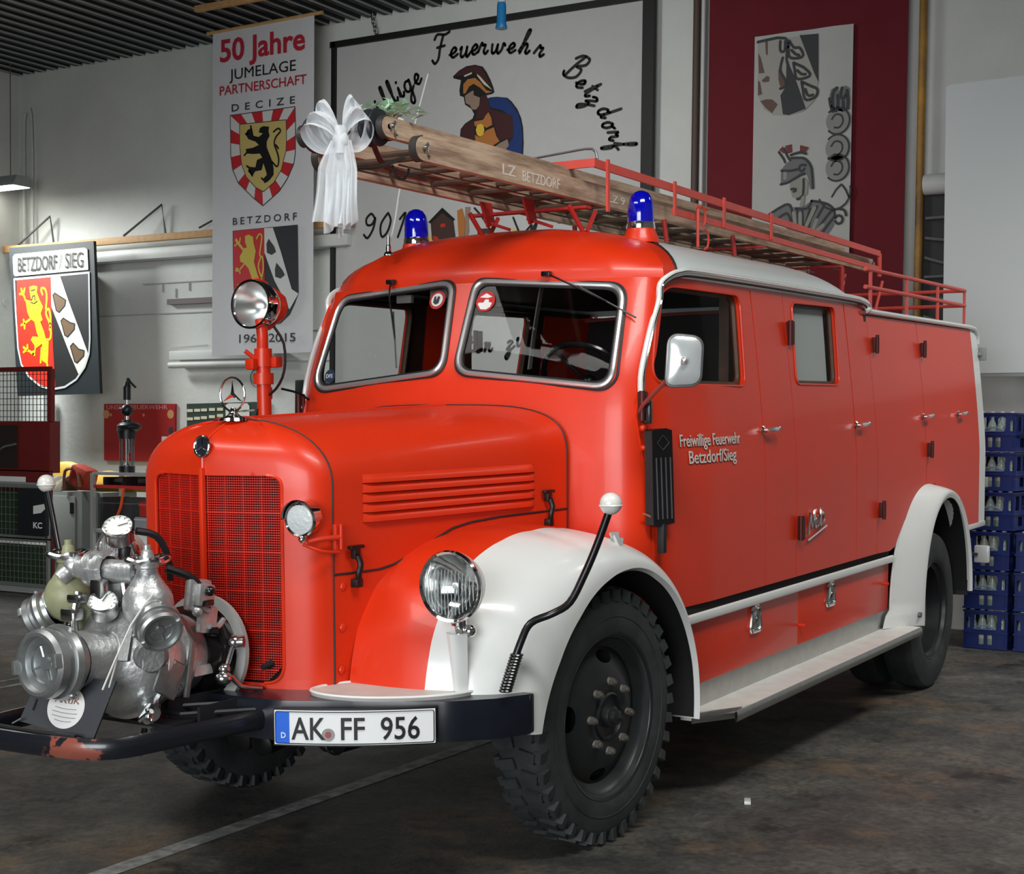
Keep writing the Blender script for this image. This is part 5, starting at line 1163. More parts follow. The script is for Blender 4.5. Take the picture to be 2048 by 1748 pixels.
# corner column and conduits at the left, ledge, plaster lines
struct(MB().box((7.2, 11.32, 2.9), (.6, .76, 5.8)).build('wall_column', WALL))
struct(MB().box((7.42, 8.6, 3.52), (.16, 5.4, .14), bevel=.05).build('trim_6', PIPEW))
m = MB(); m.tube([(7.45, 11.05 - .28, 5.3), (7.45, 10.80, 5.0), (7.45, 10.78, 3.2)], .02, 8).tube([(7.45, 10.70, 5.35), (7.45, 10.66, 5.0), (7.45, 10.64, 3.2)], .015, 8); struct(m.build('trim_7', PIPEW))
m = MB()
for z, y0, y1 in ((2.86, 7.2, 9.6), (3.20, 7.0, 8.9), (2.30, 6.0, 7.0), (2.62, 2.0, 6.8)): m.box((7.495, (y0 + y1) / 2, z), (.02, y1 - y0, .012))
for z, y in ((3.15, 8.6), (3.15, 8.2), (3.15, 7.7), (3.08, 8.4)): m.box((7.495, y, z), (.02, .012, .10))
struct(m.build('trim_8', mat('wall_joint_grey', (178, 180, 178), .8)))
struct(MB().box((7.47, 7.95, 2.98), (.08, 1.05, .06)).build('trim_9', mat('recess_dark', (120, 112, 112), .8)))
def wt(name, s, bl, tl, br, X, mt, parent, bold=0.0, space=1.0, shear=0.0):
    o = text_mesh(name, s, 1.0, mt, parent, Matrix.Identity(4), 0.0, 1, bold, space=space, shear=shear)
    vs = o.data.vertices; xs = [v.co.x for v in vs]; ys = [v.co.y for v in vs]
    x0, x1, y1 = min(xs), max(xs), max(ys); y0 = 0 if min(ys) > -.12 else 0
    for v in vs: v.co = (X, bl[0] + (br[0] - bl[0]) * (v.co.x - x0) / (x1 - x0), bl[1] + (tl[1] - bl[1]) * (v.co.y - y0) / (y1 - y0))
    return o
def flat(name, polys, X, mt, parent, thick=None):
    m = MB()
    for P in polys: m.poly([(X, y, z) for y, z in P], None if thick is None else (thick, 0, 0))
    return m.build(name, mt, parent, recalc=thick is not None)
def lines(name, L, X, r, mt, parent, ry=None, smooth=1, closed=False):
    """painted strokes: flat ribbons in the wall plane with round joins"""
    m = MB()
    for P in L:
        P = [Vector((0, a, b_)) for a, b_ in P]
        if closed: P = P + [P[0]]
        if smooth > 1 and len(P) > 2:
            Q = []
            for i in range(len(P) - 1):
                a, b_, c, d = P[max(i - 1, 0)], P[i], P[i + 1], P[min(i + 2, len(P) - 1)]
                for k in range(smooth):
                    t = k / smooth; Q.append(0.5 * ((2 * b_) + (c - a) * t + (2 * a - 5 * b_ + 4 * c - d) * t * t + (3 * b_ - a - 3 * c + d) * t ** 3))
            P = Q + [P[-1]]
        for i, (a, b_) in enumerate(zip(P, P[1:])):
            d = b_ - a
            if d.length < 1e-5: continue
            n_ = Vector((0, -d.z, d.y)).normalized() * r; xo = Vector((X - .0002 * (i % 2), 0, 0))
            m.bm.faces.new([m.bm.verts.new(xo + q_) for q_ in (a - n_, b_ - n_, b_ + n_, a + n_)])
        for i, a in enumerate(P):
            if i in (0, len(P) - 1) or smooth == 1: m.poly([(X - .0004, a.y + r * math.cos(t * PI / 5), a.z + r * math.sin(t * PI / 5)) for t in range(10)])
    return m.build(name, mt, parent, recalc=False)
INK = mat('black_lettering', (14, 14, 15), .6); WRED = mat('banner_red', (176, 30, 52), .7); SGREY = mat('banner_grey_ink', (52, 54, 60), .7)

# ------------------------------------------------------------------ mural board
REB = []
def thing(name, loc, label, cat, group=None):
    e = empty(name); REB.append((e, Vector(loc))); tag(e, label, cat, group); return e
mu = thing('mural_board', (7.42, 3.9, 3.7), 'huge white board in a black frame painted with cursive lettering and a helmeted figure', 'sign board') #(mu, 'huge white board in a black frame painted with cursive lettering and a helmeted figure', 'sign board')
mx = 7.42
YL_, YR_, ZT_, ZB_ = 6.155, 2.555, 5.515, 1.95
MB().box((mx + .02, (YL_ + YR_) / 2, (ZT_ + ZB_) / 2), (.03, YL_ - YR_, ZT_ - ZB_)).build('board_face', mat('mural_white', (190, 191, 190), .6, var=.04), mu)
m = MB()
for y, w_ in ((YL_ - .02, .05), (YR_ + .0, .115)): m.box((mx - .005, y, (ZT_ + ZB_) / 2), (.05, w_, ZT_ - ZB_ + .06))
for z in (ZT_, ZB_): m.box((mx - .005, (YL_ + YR_) / 2, z), (.05, YL_ - YR_ + .05, .06))
m.build('board_frame', INK, mu)
PX = mx - .002
lines('cursive_lettering', [[(5.78,4.723),(5.766,4.705),(5.746,4.679),(5.728,4.66),(5.715,4.652),(5.704,4.65),(5.697,4.653),(5.693,4.662),(5.693,4.676),(5.697,4.693),(5.708,4.717),(5.722,4.742),(5.729,4.755),(5.72,4.743),(5.704,4.719),(5.687,4.699),(5.673,4.688),(5.66,4.681),(5.65,4.682),(5.647,4.694),(5.648,4.714),(5.652,4.735),(5.663,4.757),(5.677,4.781),(5.684,4.796),(5.677,4.799),(5.664,4.793),(5.653,4.788)],[(5.565,4.743),(5.576,4.772),(5.59,4.812),(5.596,4.832),(5.586,4.815),(5.568,4.779),(5.551,4.752),(5.539,4.742),(5.528,4.74),(5.521,4.744),(5.519,4.755),(5.52,4.772),(5.521,4.784)],[(5.622,4.884),(5.622,4.89)],[(5.469,4.797),(5.479,4.831),(5.494,4.877),(5.508,4.921),(5.523,4.959),(5.537,4.993),(5.549,5.017),(5.559,5.027),(5.567,5.026),(5.569,5.018),(5.565,5.004),(5.556,4.983),(5.542,4.954),(5.518,4.913),(5.488,4.864),(5.463,4.828),(5.446,4.812),(5.434,4.808),(5.427,4.811),(5.424,4.821),(5.425,4.838),(5.426,4.851)],[(5.383,4.848),(5.393,4.881),(5.408,4.928),(5.422,4.972),(5.437,5.009),(5.451,5.043),(5.463,5.067),(5.473,5.077),(5.48,5.077),(5.483,5.069),(5.479,5.054),(5.47,5.033),(5.456,5.005),(5.432,4.963),(5.402,4.915),(5.377,4.879),(5.361,4.863),(5.349,4.859),(5.341,4.861),(5.338,4.872),(5.34,4.889),(5.341,4.902)],[(5.308,4.905),(5.318,4.935),(5.332,4.974),(5.338,4.994),(5.328,4.977),(5.31,4.942),(5.294,4.914),(5.282,4.904),(5.272,4.902),(5.264,4.906),(5.262,4.917),(5.263,4.934),(5.264,4.946)],[(5.363,5.045),(5.364,5.052)],[(5.212,5.049),(5.221,5.049),(5.235,5.048),(5.246,5.044),(5.253,5.032),(5.258,5.016),(5.259,4.999),(5.253,4.981),(5.244,4.963),(5.233,4.95),(5.22,4.943),(5.205,4.941),(5.194,4.945),(5.188,4.959),(5.185,4.979),(5.186,5.0),(5.196,5.029),(5.21,5.059),(5.212,5.061),(5.191,5.013),(5.158,4.937),(5.134,4.877),(5.127,4.847),(5.13,4.832),(5.137,4.825),(5.147,4.824),(5.161,4.832),(5.171,4.844),(5.175,4.86),(5.176,4.882),(5.173,4.906),(5.166,4.937),(5.155,4.971),(5.147,4.995)],[(5.132,5.018),(5.123,5.027),(5.11,5.039),(5.1,5.051),(5.094,5.065),(5.092,5.079),(5.094,5.09),(5.102,5.099),(5.114,5.106),(5.125,5.106),(5.131,5.097),(5.135,5.081),(5.136,5.065),(5.132,5.049),(5.124,5.033),(5.115,5.02),(5.104,5.011),(5.091,5.005),(5.079,5.006),(5.069,5.02),(5.06,5.04),(5.054,5.054)]], PX, .0135, INK, mu, smooth=1)
lines('cursive_lettering', [[(4.9,5.415),(4.893,5.43),(4.882,5.449),(4.866,5.462),(4.841,5.461),(4.811,5.453),(4.783,5.45),(4.76,5.455),(4.739,5.465),(4.725,5.472)],[(4.797,5.45),(4.807,5.419),(4.821,5.375),(4.833,5.332),(4.84,5.294),(4.845,5.257),(4.852,5.226),(4.865,5.203),(4.88,5.187),(4.893,5.179),(4.905,5.186),(4.917,5.203),(4.924,5.215)],[(4.868,5.333),(4.782,5.344)],[(4.721,5.246),(4.707,5.249),(4.689,5.253),(4.672,5.259),(4.659,5.268),(4.649,5.278),(4.644,5.288),(4.646,5.298),(4.654,5.308),(4.663,5.312),(4.674,5.308),(4.687,5.297),(4.697,5.284),(4.703,5.27),(4.705,5.255),(4.704,5.241),(4.699,5.229),(4.691,5.22),(4.679,5.216),(4.662,5.222),(4.642,5.234),(4.628,5.243)],[(4.596,5.285),(4.591,5.293),(4.584,5.303),(4.58,5.304),(4.584,5.286),(4.59,5.259),(4.593,5.237),(4.59,5.221),(4.584,5.21),(4.575,5.207),(4.562,5.213),(4.546,5.227),(4.533,5.243),(4.525,5.266),(4.519,5.29),(4.517,5.301),(4.52,5.286),(4.526,5.258),(4.529,5.234),(4.528,5.219),(4.523,5.208),(4.517,5.204),(4.508,5.21),(4.497,5.222),(4.489,5.232)],[(4.478,5.247),(4.464,5.25),(4.446,5.253),(4.429,5.259),(4.416,5.267),(4.406,5.276),(4.4,5.286),(4.402,5.296),(4.409,5.306),(4.418,5.311),(4.429,5.307),(4.442,5.296),(4.453,5.284),(4.459,5.271),(4.462,5.255),(4.462,5.242),(4.457,5.23),(4.449,5.22),(4.438,5.216),(4.421,5.222),(4.4,5.233),(4.386,5.242)],[(4.392,5.234),(4.379,5.259),(4.362,5.293),(4.348,5.315),(4.342,5.314),(4.341,5.301),(4.337,5.291),(4.326,5.291),(4.314,5.295),(4.307,5.293),(4.311,5.277),(4.321,5.256),(4.327,5.237),(4.325,5.223),(4.319,5.212),(4.311,5.207),(4.301,5.212),(4.289,5.224),(4.281,5.233)],[(4.229,5.287),(4.232,5.268),(4.235,5.242),(4.236,5.221),(4.233,5.209),(4.227,5.202),(4.219,5.2),(4.21,5.204),(4.198,5.213),(4.188,5.225),(4.179,5.245),(4.171,5.268),(4.166,5.279),(4.169,5.268),(4.174,5.244),(4.177,5.224),(4.175,5.209),(4.17,5.198),(4.163,5.193),(4.151,5.199),(4.136,5.212),(4.124,5.227),(4.115,5.246),(4.108,5.268),(4.102,5.281),(4.095,5.279),(4.089,5.268),(4.085,5.26)],[(4.06,5.216),(4.047,5.217),(4.028,5.219),(4.011,5.222),(3.997,5.229),(3.985,5.237),(3.978,5.245),(3.979,5.256),(3.984,5.266),(3.993,5.271),(4.004,5.268),(4.019,5.26),(4.03,5.249),(4.038,5.237),(4.043,5.222),(4.045,5.209),(4.042,5.198),(4.036,5.187),(4.025,5.182),(4.008,5.186),(3.986,5.195),(3.971,5.202)],[(3.933,5.19),(3.911,5.216),(3.879,5.252),(3.851,5.287),(3.83,5.316),(3.812,5.342),(3.803,5.361),(3.803,5.372),(3.812,5.375),(3.825,5.366),(3.842,5.337),(3.863,5.294),(3.882,5.255),(3.9,5.219),(3.917,5.186),(3.924,5.169),(3.916,5.179),(3.899,5.205),(3.882,5.227),(3.868,5.238),(3.854,5.246),(3.844,5.247),(3.838,5.242),(3.837,5.231),(3.838,5.218),(3.845,5.204),(3.855,5.189),(3.861,5.176),(3.86,5.165),(3.854,5.157),(3.847,5.154),(3.836,5.159),(3.823,5.169),(3.814,5.176)],[(3.765,5.15),(3.745,5.17),(3.718,5.196),(3.697,5.213),(3.693,5.211),(3.695,5.199),(3.694,5.188),(3.684,5.187),(3.671,5.187),(3.665,5.183),(3.674,5.171),(3.69,5.154),(3.702,5.138),(3.704,5.125),(3.702,5.114),(3.696,5.107),(3.685,5.11),(3.67,5.118),(3.659,5.124)]], PX, .0135, INK, mu, smooth=1)
lines('cursive_lettering', [[(3.209,5.046),(3.239,5.029),(3.283,5.004),(3.325,4.978),(3.364,4.951),(3.403,4.922),(3.43,4.903)],[(3.31,5.045),(3.289,5.051),(3.259,5.058),(3.231,5.06),(3.204,5.051),(3.179,5.035),(3.165,5.019),(3.169,5.001),(3.186,4.983),(3.208,4.97),(3.241,4.968),(3.28,4.972),(3.304,4.971),(3.294,4.963),(3.267,4.949),(3.253,4.934),(3.261,4.914),(3.281,4.893),(3.304,4.877),(3.33,4.871),(3.359,4.871),(3.385,4.875),(3.408,4.884),(3.428,4.897),(3.441,4.909),(3.444,4.922),(3.44,4.935),(3.436,4.945)],[(3.305,4.821),(3.293,4.815),(3.275,4.807),(3.258,4.802),(3.243,4.8),(3.227,4.8),(3.216,4.803),(3.21,4.811),(3.208,4.821),(3.212,4.829),(3.224,4.832),(3.241,4.832),(3.258,4.83),(3.273,4.825),(3.287,4.817),(3.297,4.808),(3.302,4.799),(3.303,4.788),(3.297,4.78),(3.279,4.774),(3.255,4.77),(3.238,4.768)],[(3.212,4.731),(3.157,4.748),(3.084,4.769),(3.046,4.779),(3.077,4.764),(3.142,4.737),(3.192,4.713),(3.208,4.701),(3.209,4.692),(3.203,4.686),(3.192,4.684),(3.174,4.685),(3.161,4.685)],[(3.132,4.77),(3.08,4.73)],[(3.125,4.67),(3.115,4.668),(3.1,4.664),(3.089,4.658),(3.083,4.648),(3.081,4.636),(3.086,4.629),(3.102,4.629),(3.124,4.633),(3.146,4.638),(3.168,4.641),(3.19,4.643),(3.202,4.643),(3.193,4.637),(3.175,4.629),(3.167,4.62),(3.178,4.611),(3.198,4.602),(3.221,4.595),(3.248,4.592),(3.277,4.591),(3.296,4.593),(3.3,4.601),(3.294,4.612),(3.282,4.619),(3.264,4.62),(3.24,4.618),(3.212,4.613),(3.177,4.606),(3.139,4.596),(3.112,4.589)],[(2.972,4.511),(2.969,4.518),(2.966,4.528),(2.968,4.537),(2.981,4.543),(2.999,4.549),(3.017,4.552),(3.035,4.55),(3.053,4.544),(3.066,4.537),(3.072,4.528),(3.072,4.517),(3.066,4.508),(3.056,4.502),(3.04,4.499),(3.011,4.5),(2.947,4.51),(2.87,4.525),(2.833,4.533),(2.87,4.525),(2.946,4.51),(3.007,4.496),(3.032,4.488),(3.04,4.482),(3.04,4.477),(3.029,4.472),(3.009,4.468),(2.994,4.466)],[(2.918,4.404),(2.93,4.41),(2.947,4.418),(2.965,4.423),(2.983,4.422),(3.002,4.418),(3.016,4.413),(3.023,4.406),(3.025,4.396),(3.022,4.388),(3.011,4.382),(2.995,4.376),(2.977,4.373),(2.959,4.375),(2.941,4.378),(2.927,4.383),(2.92,4.391),(2.918,4.399),(2.918,4.404),(2.919,4.4),(2.922,4.392),(2.922,4.384),(2.914,4.376),(2.903,4.367),(2.895,4.361)],[(2.967,4.33),(2.936,4.329),(2.893,4.328),(2.864,4.325),(2.863,4.32),(2.875,4.315),(2.883,4.309),(2.876,4.302),(2.866,4.294),(2.865,4.288),(2.882,4.286),(2.908,4.286),(2.929,4.285),(2.942,4.279),(2.95,4.271),(2.95,4.264),(2.94,4.258),(2.922,4.254),(2.909,4.251)],[(2.896,4.225),(2.856,4.218),(2.801,4.207),(2.753,4.199),(2.72,4.195),(2.694,4.194),(2.677,4.195),(2.669,4.198),(2.67,4.204),(2.683,4.208),(2.711,4.21),(2.751,4.21),(2.801,4.209),(2.872,4.207),(2.954,4.203),(3.013,4.2),(3.033,4.195),(3.03,4.189),(3.017,4.186),(2.993,4.184),(2.959,4.185),(2.931,4.187),(2.915,4.193),(2.906,4.201),(2.895,4.203),(2.881,4.193),(2.866,4.177),(2.855,4.165)]], PX, .0135, INK, mu, smooth=1)
lines('painted_date', [[(5.614,3.719),(5.624,3.735),(5.639,3.756),(5.657,3.767),(5.679,3.758),(5.703,3.739),(5.719,3.718),(5.722,3.696),(5.718,3.673),(5.708,3.657),(5.691,3.651),(5.668,3.651),(5.648,3.658),(5.63,3.68),(5.614,3.709),(5.606,3.719),(5.609,3.694),(5.62,3.65),(5.635,3.609),(5.656,3.574),(5.681,3.542),(5.704,3.523),(5.722,3.528),(5.738,3.546),(5.749,3.559)],[(5.448,3.761),(5.469,3.74),(5.498,3.71),(5.522,3.68),(5.535,3.652),(5.542,3.623),(5.543,3.596),(5.54,3.566),(5.531,3.537),(5.517,3.523),(5.497,3.531),(5.471,3.553),(5.45,3.581),(5.433,3.614),(5.42,3.653),(5.414,3.688),(5.422,3.718),(5.437,3.744),(5.448,3.761)],[(5.302,3.69),(5.278,3.715),(5.246,3.746),(5.232,3.745),(5.255,3.681),(5.295,3.584),(5.326,3.512)]], PX, .012, INK, mu, smooth=1)
lines('painted_motto', [[(4.566,2.322),(4.551,2.349),(4.53,2.386),(4.514,2.407),(4.508,2.4),(4.507,2.378),(4.51,2.357),(4.517,2.341),(4.528,2.325),(4.538,2.315),(4.545,2.315),(4.551,2.321),(4.555,2.326)],[(4.488,2.356),(4.47,2.401),(4.446,2.461),(4.432,2.491),(4.438,2.462),(4.453,2.404),(4.464,2.357),(4.463,2.339),(4.456,2.333),(4.449,2.333),(4.441,2.339),(4.431,2.35),(4.424,2.359)],[(4.473,2.432),(4.413,2.438)],[(4.392,2.364),(4.38,2.367),(4.364,2.372),(4.35,2.378),(4.339,2.385),(4.33,2.394),(4.325,2.403),(4.326,2.412),(4.332,2.42),(4.34,2.423),(4.349,2.419),(4.361,2.409),(4.37,2.398),(4.375,2.386),(4.378,2.372),(4.378,2.36),(4.374,2.351),(4.368,2.343),(4.358,2.34),(4.343,2.346),(4.326,2.358),(4.313,2.366)],[(4.281,2.422),(4.275,2.427),(4.267,2.434),(4.264,2.43),(4.27,2.404),(4.281,2.367),(4.284,2.348),(4.274,2.364),(4.256,2.397),(4.242,2.422),(4.232,2.43),(4.225,2.429),(4.222,2.422),(4.225,2.406),(4.232,2.383),(4.236,2.365),(4.234,2.354),(4.228,2.349),(4.221,2.348),(4.212,2.354),(4.202,2.365),(4.195,2.373)],[(4.019,2.426),(4.012,2.431),(4.002,2.439),(3.992,2.443),(3.981,2.442),(3.971,2.436),(3.966,2.428),(3.974,2.418),(3.987,2.406),(4.001,2.394),(4.013,2.381),(4.025,2.368),(4.03,2.36),(4.022,2.362),(4.007,2.369),(3.996,2.37),(3.993,2.358),(3.995,2.339),(3.999,2.32),(4.009,2.301),(4.021,2.281),(4.032,2.269),(4.04,2.271),(4.046,2.281),(4.047,2.293),(4.04,2.306),(4.027,2.32),(4.011,2.336),(3.989,2.355),(3.963,2.375),(3.945,2.389)],[(3.916,2.451),(3.912,2.458),(3.907,2.467),(3.904,2.468),(3.907,2.453),(3.912,2.43),(3.914,2.411),(3.912,2.398),(3.907,2.389),(3.9,2.387),(3.889,2.393),(3.876,2.407),(3.865,2.421),(3.859,2.441),(3.854,2.462),(3.852,2.471),(3.855,2.458),(3.859,2.434),(3.862,2.413),(3.861,2.401),(3.857,2.392),(3.852,2.389),(3.845,2.395),(3.836,2.407),(3.829,2.415)],[(3.824,2.411),(3.814,2.433),(3.8,2.464),(3.789,2.484),(3.784,2.484),(3.783,2.473),(3.779,2.464),(3.771,2.466),(3.761,2.47),(3.755,2.469),(3.758,2.456),(3.766,2.437),(3.77,2.42),(3.768,2.408),(3.763,2.4),(3.757,2.396),(3.748,2.402),(3.739,2.413),(3.733,2.421)]], PX, .013, INK, mu, smooth=1)
SK = mat('mural_skin', (146, 124, 108), .7); MAR = mat('mural_maroon', (62, 22, 24), .7); ORA = mat('mural_orange', (176, 112, 52), .7); BLU = mat('mural_blue', (16, 48, 110), .7); YEL = mat('mural_yellow', (222, 184, 60), .7)
fig = [('figure_outline', INK, [[(4.678,5.034),(4.612,5.081),(4.525,5.114),(4.424,5.117),(4.337,5.089),(4.293,5.033),(4.249,4.956),(4.213,4.874),(4.201,4.831),(4.226,4.816),(4.291,4.81),(4.301,4.775),(4.247,4.785),(4.176,4.783),(4.055,4.762),(4.006,4.721),(3.942,4.643),(3.899,4.555),(3.877,4.464),(3.868,4.315),(3.876,4.138),(3.957,4.174),(4.597,4.369),(4.584,4.514),(4.534,4.563),(4.447,4.603),(4.429,4.644),(4.466,4.702),(4.536,4.746),(4.551,4.82),(4.595,4.837),(4.603,4.892),(4.586,4.987),(4.674,5.015)]], 0),
 ('blue_cape', BLU, [[(4.269,4.778),(4.176,4.774),(4.062,4.756),(3.998,4.69),(3.934,4.6),(3.898,4.496),(3.882,4.376),(3.886,4.145),(4.098,4.21),(4.029,4.33),(3.98,4.385),(3.99,4.564),(4.103,4.647),(4.246,4.692)]], 1),
 ('maroon_tunic', MAR, [[(4.663,5.036),(4.598,5.08),(4.51,5.106),(4.423,5.108),(4.351,5.082),(4.307,5.022),(4.227,4.876),(4.379,5.007),(4.437,5.043),(4.553,5.026)], [(4.355,4.805),(4.291,4.81),(4.268,4.76),(4.246,4.674),(3.99,4.588),(3.98,4.385),(4.044,4.367),(4.143,4.37),(4.201,4.525),(4.253,4.656),(4.317,4.597),(4.417,4.582),(4.39,4.682)], [(4.577,4.507),(4.519,4.562),(4.439,4.585),(4.424,4.517),(4.415,4.34),(4.575,4.379)]], 2),
 ('bronze_armour', ORA, [[(4.556,4.942),(4.509,4.985),(4.422,4.99),(4.364,4.945),(4.291,4.859),(4.226,4.834),(4.291,4.828),(4.363,4.89),(4.436,4.935),(4.487,4.916),(4.529,4.854),(4.555,4.851)], [(4.428,4.571),(4.324,4.579),(4.267,4.652),(4.231,4.588),(4.219,4.521),(4.287,4.497),(4.359,4.547),(4.417,4.522)], [(4.416,4.443),(4.358,4.414),(4.287,4.473),(4.201,4.495),(4.172,4.409),(4.135,4.357),(4.27,4.291),(4.407,4.334)]], 2),
 ('painted_skin', SK, [[(4.536,4.83),(4.464,4.865),(4.435,4.868),(4.435,4.826),(4.362,4.794),(4.369,4.722),(4.404,4.684),(4.448,4.688),(4.477,4.733),(4.525,4.757)], [(4.128,4.339),(4.044,4.367),(4.029,4.306),(4.084,4.245),(4.17,4.246),(4.248,4.277)]], 3),
 ('helmet_highlight', mat('mural_highlight', (200, 196, 180), .7), [[(4.55,5.026),(4.459,5.049),(4.455,5.033),(4.539,5.012)], [(4.401,5.027),(4.365,4.999),(4.22,4.851),(4.32,4.916),(4.393,5.002)]], 3),
 ('sun_disc', YEL, [[(4.406,4.488),(4.392,4.532),(4.356,4.546),(4.319,4.525),(4.307,4.478),(4.322,4.434),(4.358,4.42),(4.391,4.441)]], 3)]

for nm, mt, polys, lay in fig: flat(nm, polys, PX - .001 - lay * .0012, mt, mu)
BRN = mat('mural_brown', (66, 44, 38), .7); FLM = mat('mural_flame_red', (190, 44, 30), .7)
flat('painted_house', [[(4.929,3.634),(4.791,3.729),(4.658,3.628),(4.622,3.404),(4.906,3.408)], [(4.378,3.509),(4.345,3.535),(4.211,3.532),(4.196,3.419),(4.377,3.43)]], PX - .001, BRN, mu)
flat('painted_roof', [[(4.957,3.636),(4.791,3.769),(4.638,3.644),(4.665,3.629),(4.79,3.717),(4.929,3.623)]], PX - .002, INK, mu)
flat('painted_window', [[(4.81,3.609),(4.755,3.612),(4.752,3.577),(4.807,3.575)], [(4.097,3.481),(4.064,3.481),(4.064,3.456),(4.096,3.456)]], PX - .003, FLM, mu)
flat('painted_boot', [[(4.616,3.728),(4.557,3.747),(4.524,3.643),(4.523,3.529),(4.54,3.41),(4.587,3.413),(4.602,3.534)]], PX - .002, ORA, mu)
flat('painted_leg', [[(4.523,3.756),(4.462,3.752),(4.481,3.617),(4.473,3.526),(4.505,3.409),(4.535,3.41),(4.52,3.529)]], PX - .001, SK, mu)
flat('painted_flame', [[(4.9,3.494),(4.851,3.491),(4.78,3.407),(4.836,3.387),(4.885,3.436)]], PX - .003, FLM, mu)
flat('painted_flame', [[(5.014,3.697),(4.985,3.58),(4.935,3.496),(4.85,3.388),(4.913,3.391),(4.962,3.463),(4.999,3.569)], [(3.973,3.518),(3.933,3.504),(3.906,3.414),(3.984,3.418)]], PX - .002, YEL, mu)
lines('painted_curl', [[(3.974,3.618),(3.92,3.503),(3.88,3.445),(3.803,3.507),(3.765,3.538),(3.789,3.44),(3.714,3.568),(3.726,3.503),(3.776,3.428)], [(4.414,3.737),(4.332,3.653),(4.237,3.523)]], PX - .001, .010, INK, mu, smooth=3)

chn = thing('hanging_chain', (7.45, 5.6, 5.6), 'dark steel chain holding the top edge of the big mural board', 'chain')
m = MB()
P0, P1 = Vector((7.42, [(5.705,5.873)][0][0], [(5.705,5.873)][0][1])), Vector((7.40, [(5.583,5.508)][0][0], [(5.583,5.508)][0][1]))
for k in range(9):
    c = P0.lerp(P1, (k + .5) / 9); dz = .030
    m.tube([c + Vector(((.016 if k % 2 else 0) * math.cos(t * PI / 5), (0 if k % 2 else .018) * math.cos(t * PI / 5), dz * math.sin(t * PI / 5))) for t in range(10)], .006, 5, smooth=1, closed=True)
m.build('chain_links', STEEL, chn)

# ------------------------------------------------------------------ tall banner of the twin towns
ba_ = thing('town_twinning_banner', (6.9, 6.2, 3.9), 'tall white fabric banner reading 50 Jahre with two coats of arms', 'banner')
bnm = mat('banner_white', (206, 207, 210), .8, var=.03)
BX = 6.9
BC = [[(7.334,5.67)][0], [(6.0,5.721)][0], [(5.971,2.367)][0], [(7.227,2.33)][0]]
BC = [(BC[0][0], BC[0][1]), (BC[1][0], BC[0][1] + .02), (BC[2][0] - .005, BC[3][1] + .02), (BC[3][0] + .0, BC[3][1])]
m = MB(); m.grid(lambda u, v: (BX + .015 + .012 * math.sin(u * 9) * v, BC[0][0] + (BC[1][0] - BC[0][0]) * u, BC[0][1] + (BC[3][1] - BC[0][1]) * v + .02 * u), 24, 24); m.build('banner_cloth', bnm, ba_, solid=.003)
BX = BX - .002
MB().cyl((BX + .02, BC[0][0] + .08, BC[0][1] + .005), (BX + .02, BC[1][0] - .10, BC[0][1] + .025), .018).build('banner_rod', WOODL, ba_)
wt('banner_headline', '50 Jahre', [(7.223,5.359)][0], [(7.223,5.585)][0], [(6.104,5.369)][0], BX, WRED, ba_, .022)
wt('banner_line', 'JUMELAGE', [(7.094,5.161)][0], [(7.095,5.268)][0], [(6.22,5.162)][0], BX, INK, ba_, .0)
wt('banner_line', 'PARTNERSCHAFT', [(7.226,5.016)][0], [(7.226,5.11)][0], [(6.085,5.026)][0], BX, WRED, ba_, .008)
wt('banner_town', 'DECIZE', [(7.062,4.836)][0], [(7.062,4.909)][0], [(6.23,4.843)][0], BX, SGREY, ba_, .01, 1.9)
wt('banner_town', 'BETZDORF', [(7.042,3.676)][0], [(7.042,3.748)][0], [(6.198,3.676)][0], BX, SGREY, ba_, .01, 1.5)
wt('banner_years', '1965-2015', [(6.951,2.461)][0], [(6.951,2.547)][0], [(6.208,2.466)][0], BX, SGREY, ba_, .008)
SHO = [(7.077,4.797),(6.225,4.8),(6.217,4.623),(6.218,4.339),(6.236,4.239),(6.317,4.097),(6.42,3.979),(6.637,3.844),(6.766,3.935),(6.966,4.101),(7.044,4.247),(7.068,4.39),(7.072,4.612)]
SHI = [(6.95,4.694),(6.338,4.681),(6.331,4.52),(6.336,4.373),(6.399,4.183),(6.495,4.065),(6.63,3.985),(6.736,4.037),(6.859,4.151),(6.921,4.284),(6.946,4.461),(6.95,4.601)]
flat('shield_border', [SHO], BX - .001, mat('shield_white', (206, 208, 206), .7), ba_)
def along(P, n):
    L = [0]; Q = P + [P[0]]
    for a, b_ in zip(Q, Q[1:]): L.append(L[-1] + math.hypot(a[0] - b_[0], a[1] - b_[1]))
    out = []
    for k in range(n):
        t = L[-1] * k / n
        for i in range(len(P)):
            if L[i] <= t <= L[i + 1]:
                u = (t - L[i]) / (L[i + 1] - L[i]); a, b_ = Q[i], Q[i + 1]; out.append((a[0] + (b_[0] - a[0]) * u, a[1] + (b_[1] - a[1]) * u)); break
    return out
A_, B_ = along(SHO, 44), along(SHI, 44)
flat('shield_red_fields', [[A_[i], A_[i + 1], A_[(i + 2) % 44], B_[(i + 2) % 44], B_[i + 1], B_[i]] for i in range(0, 44, 4)], BX - .002, mat('shield_red', (190, 34, 44), .7), ba_)
flat('shield_gold_field', [SHI], BX - .0035, mat('shield_gold', (196, 176, 106), .7), ba_)
lines('shield_outline', [SHO, SHI], BX - .0045, .004, SGREY, ba_, closed=True)
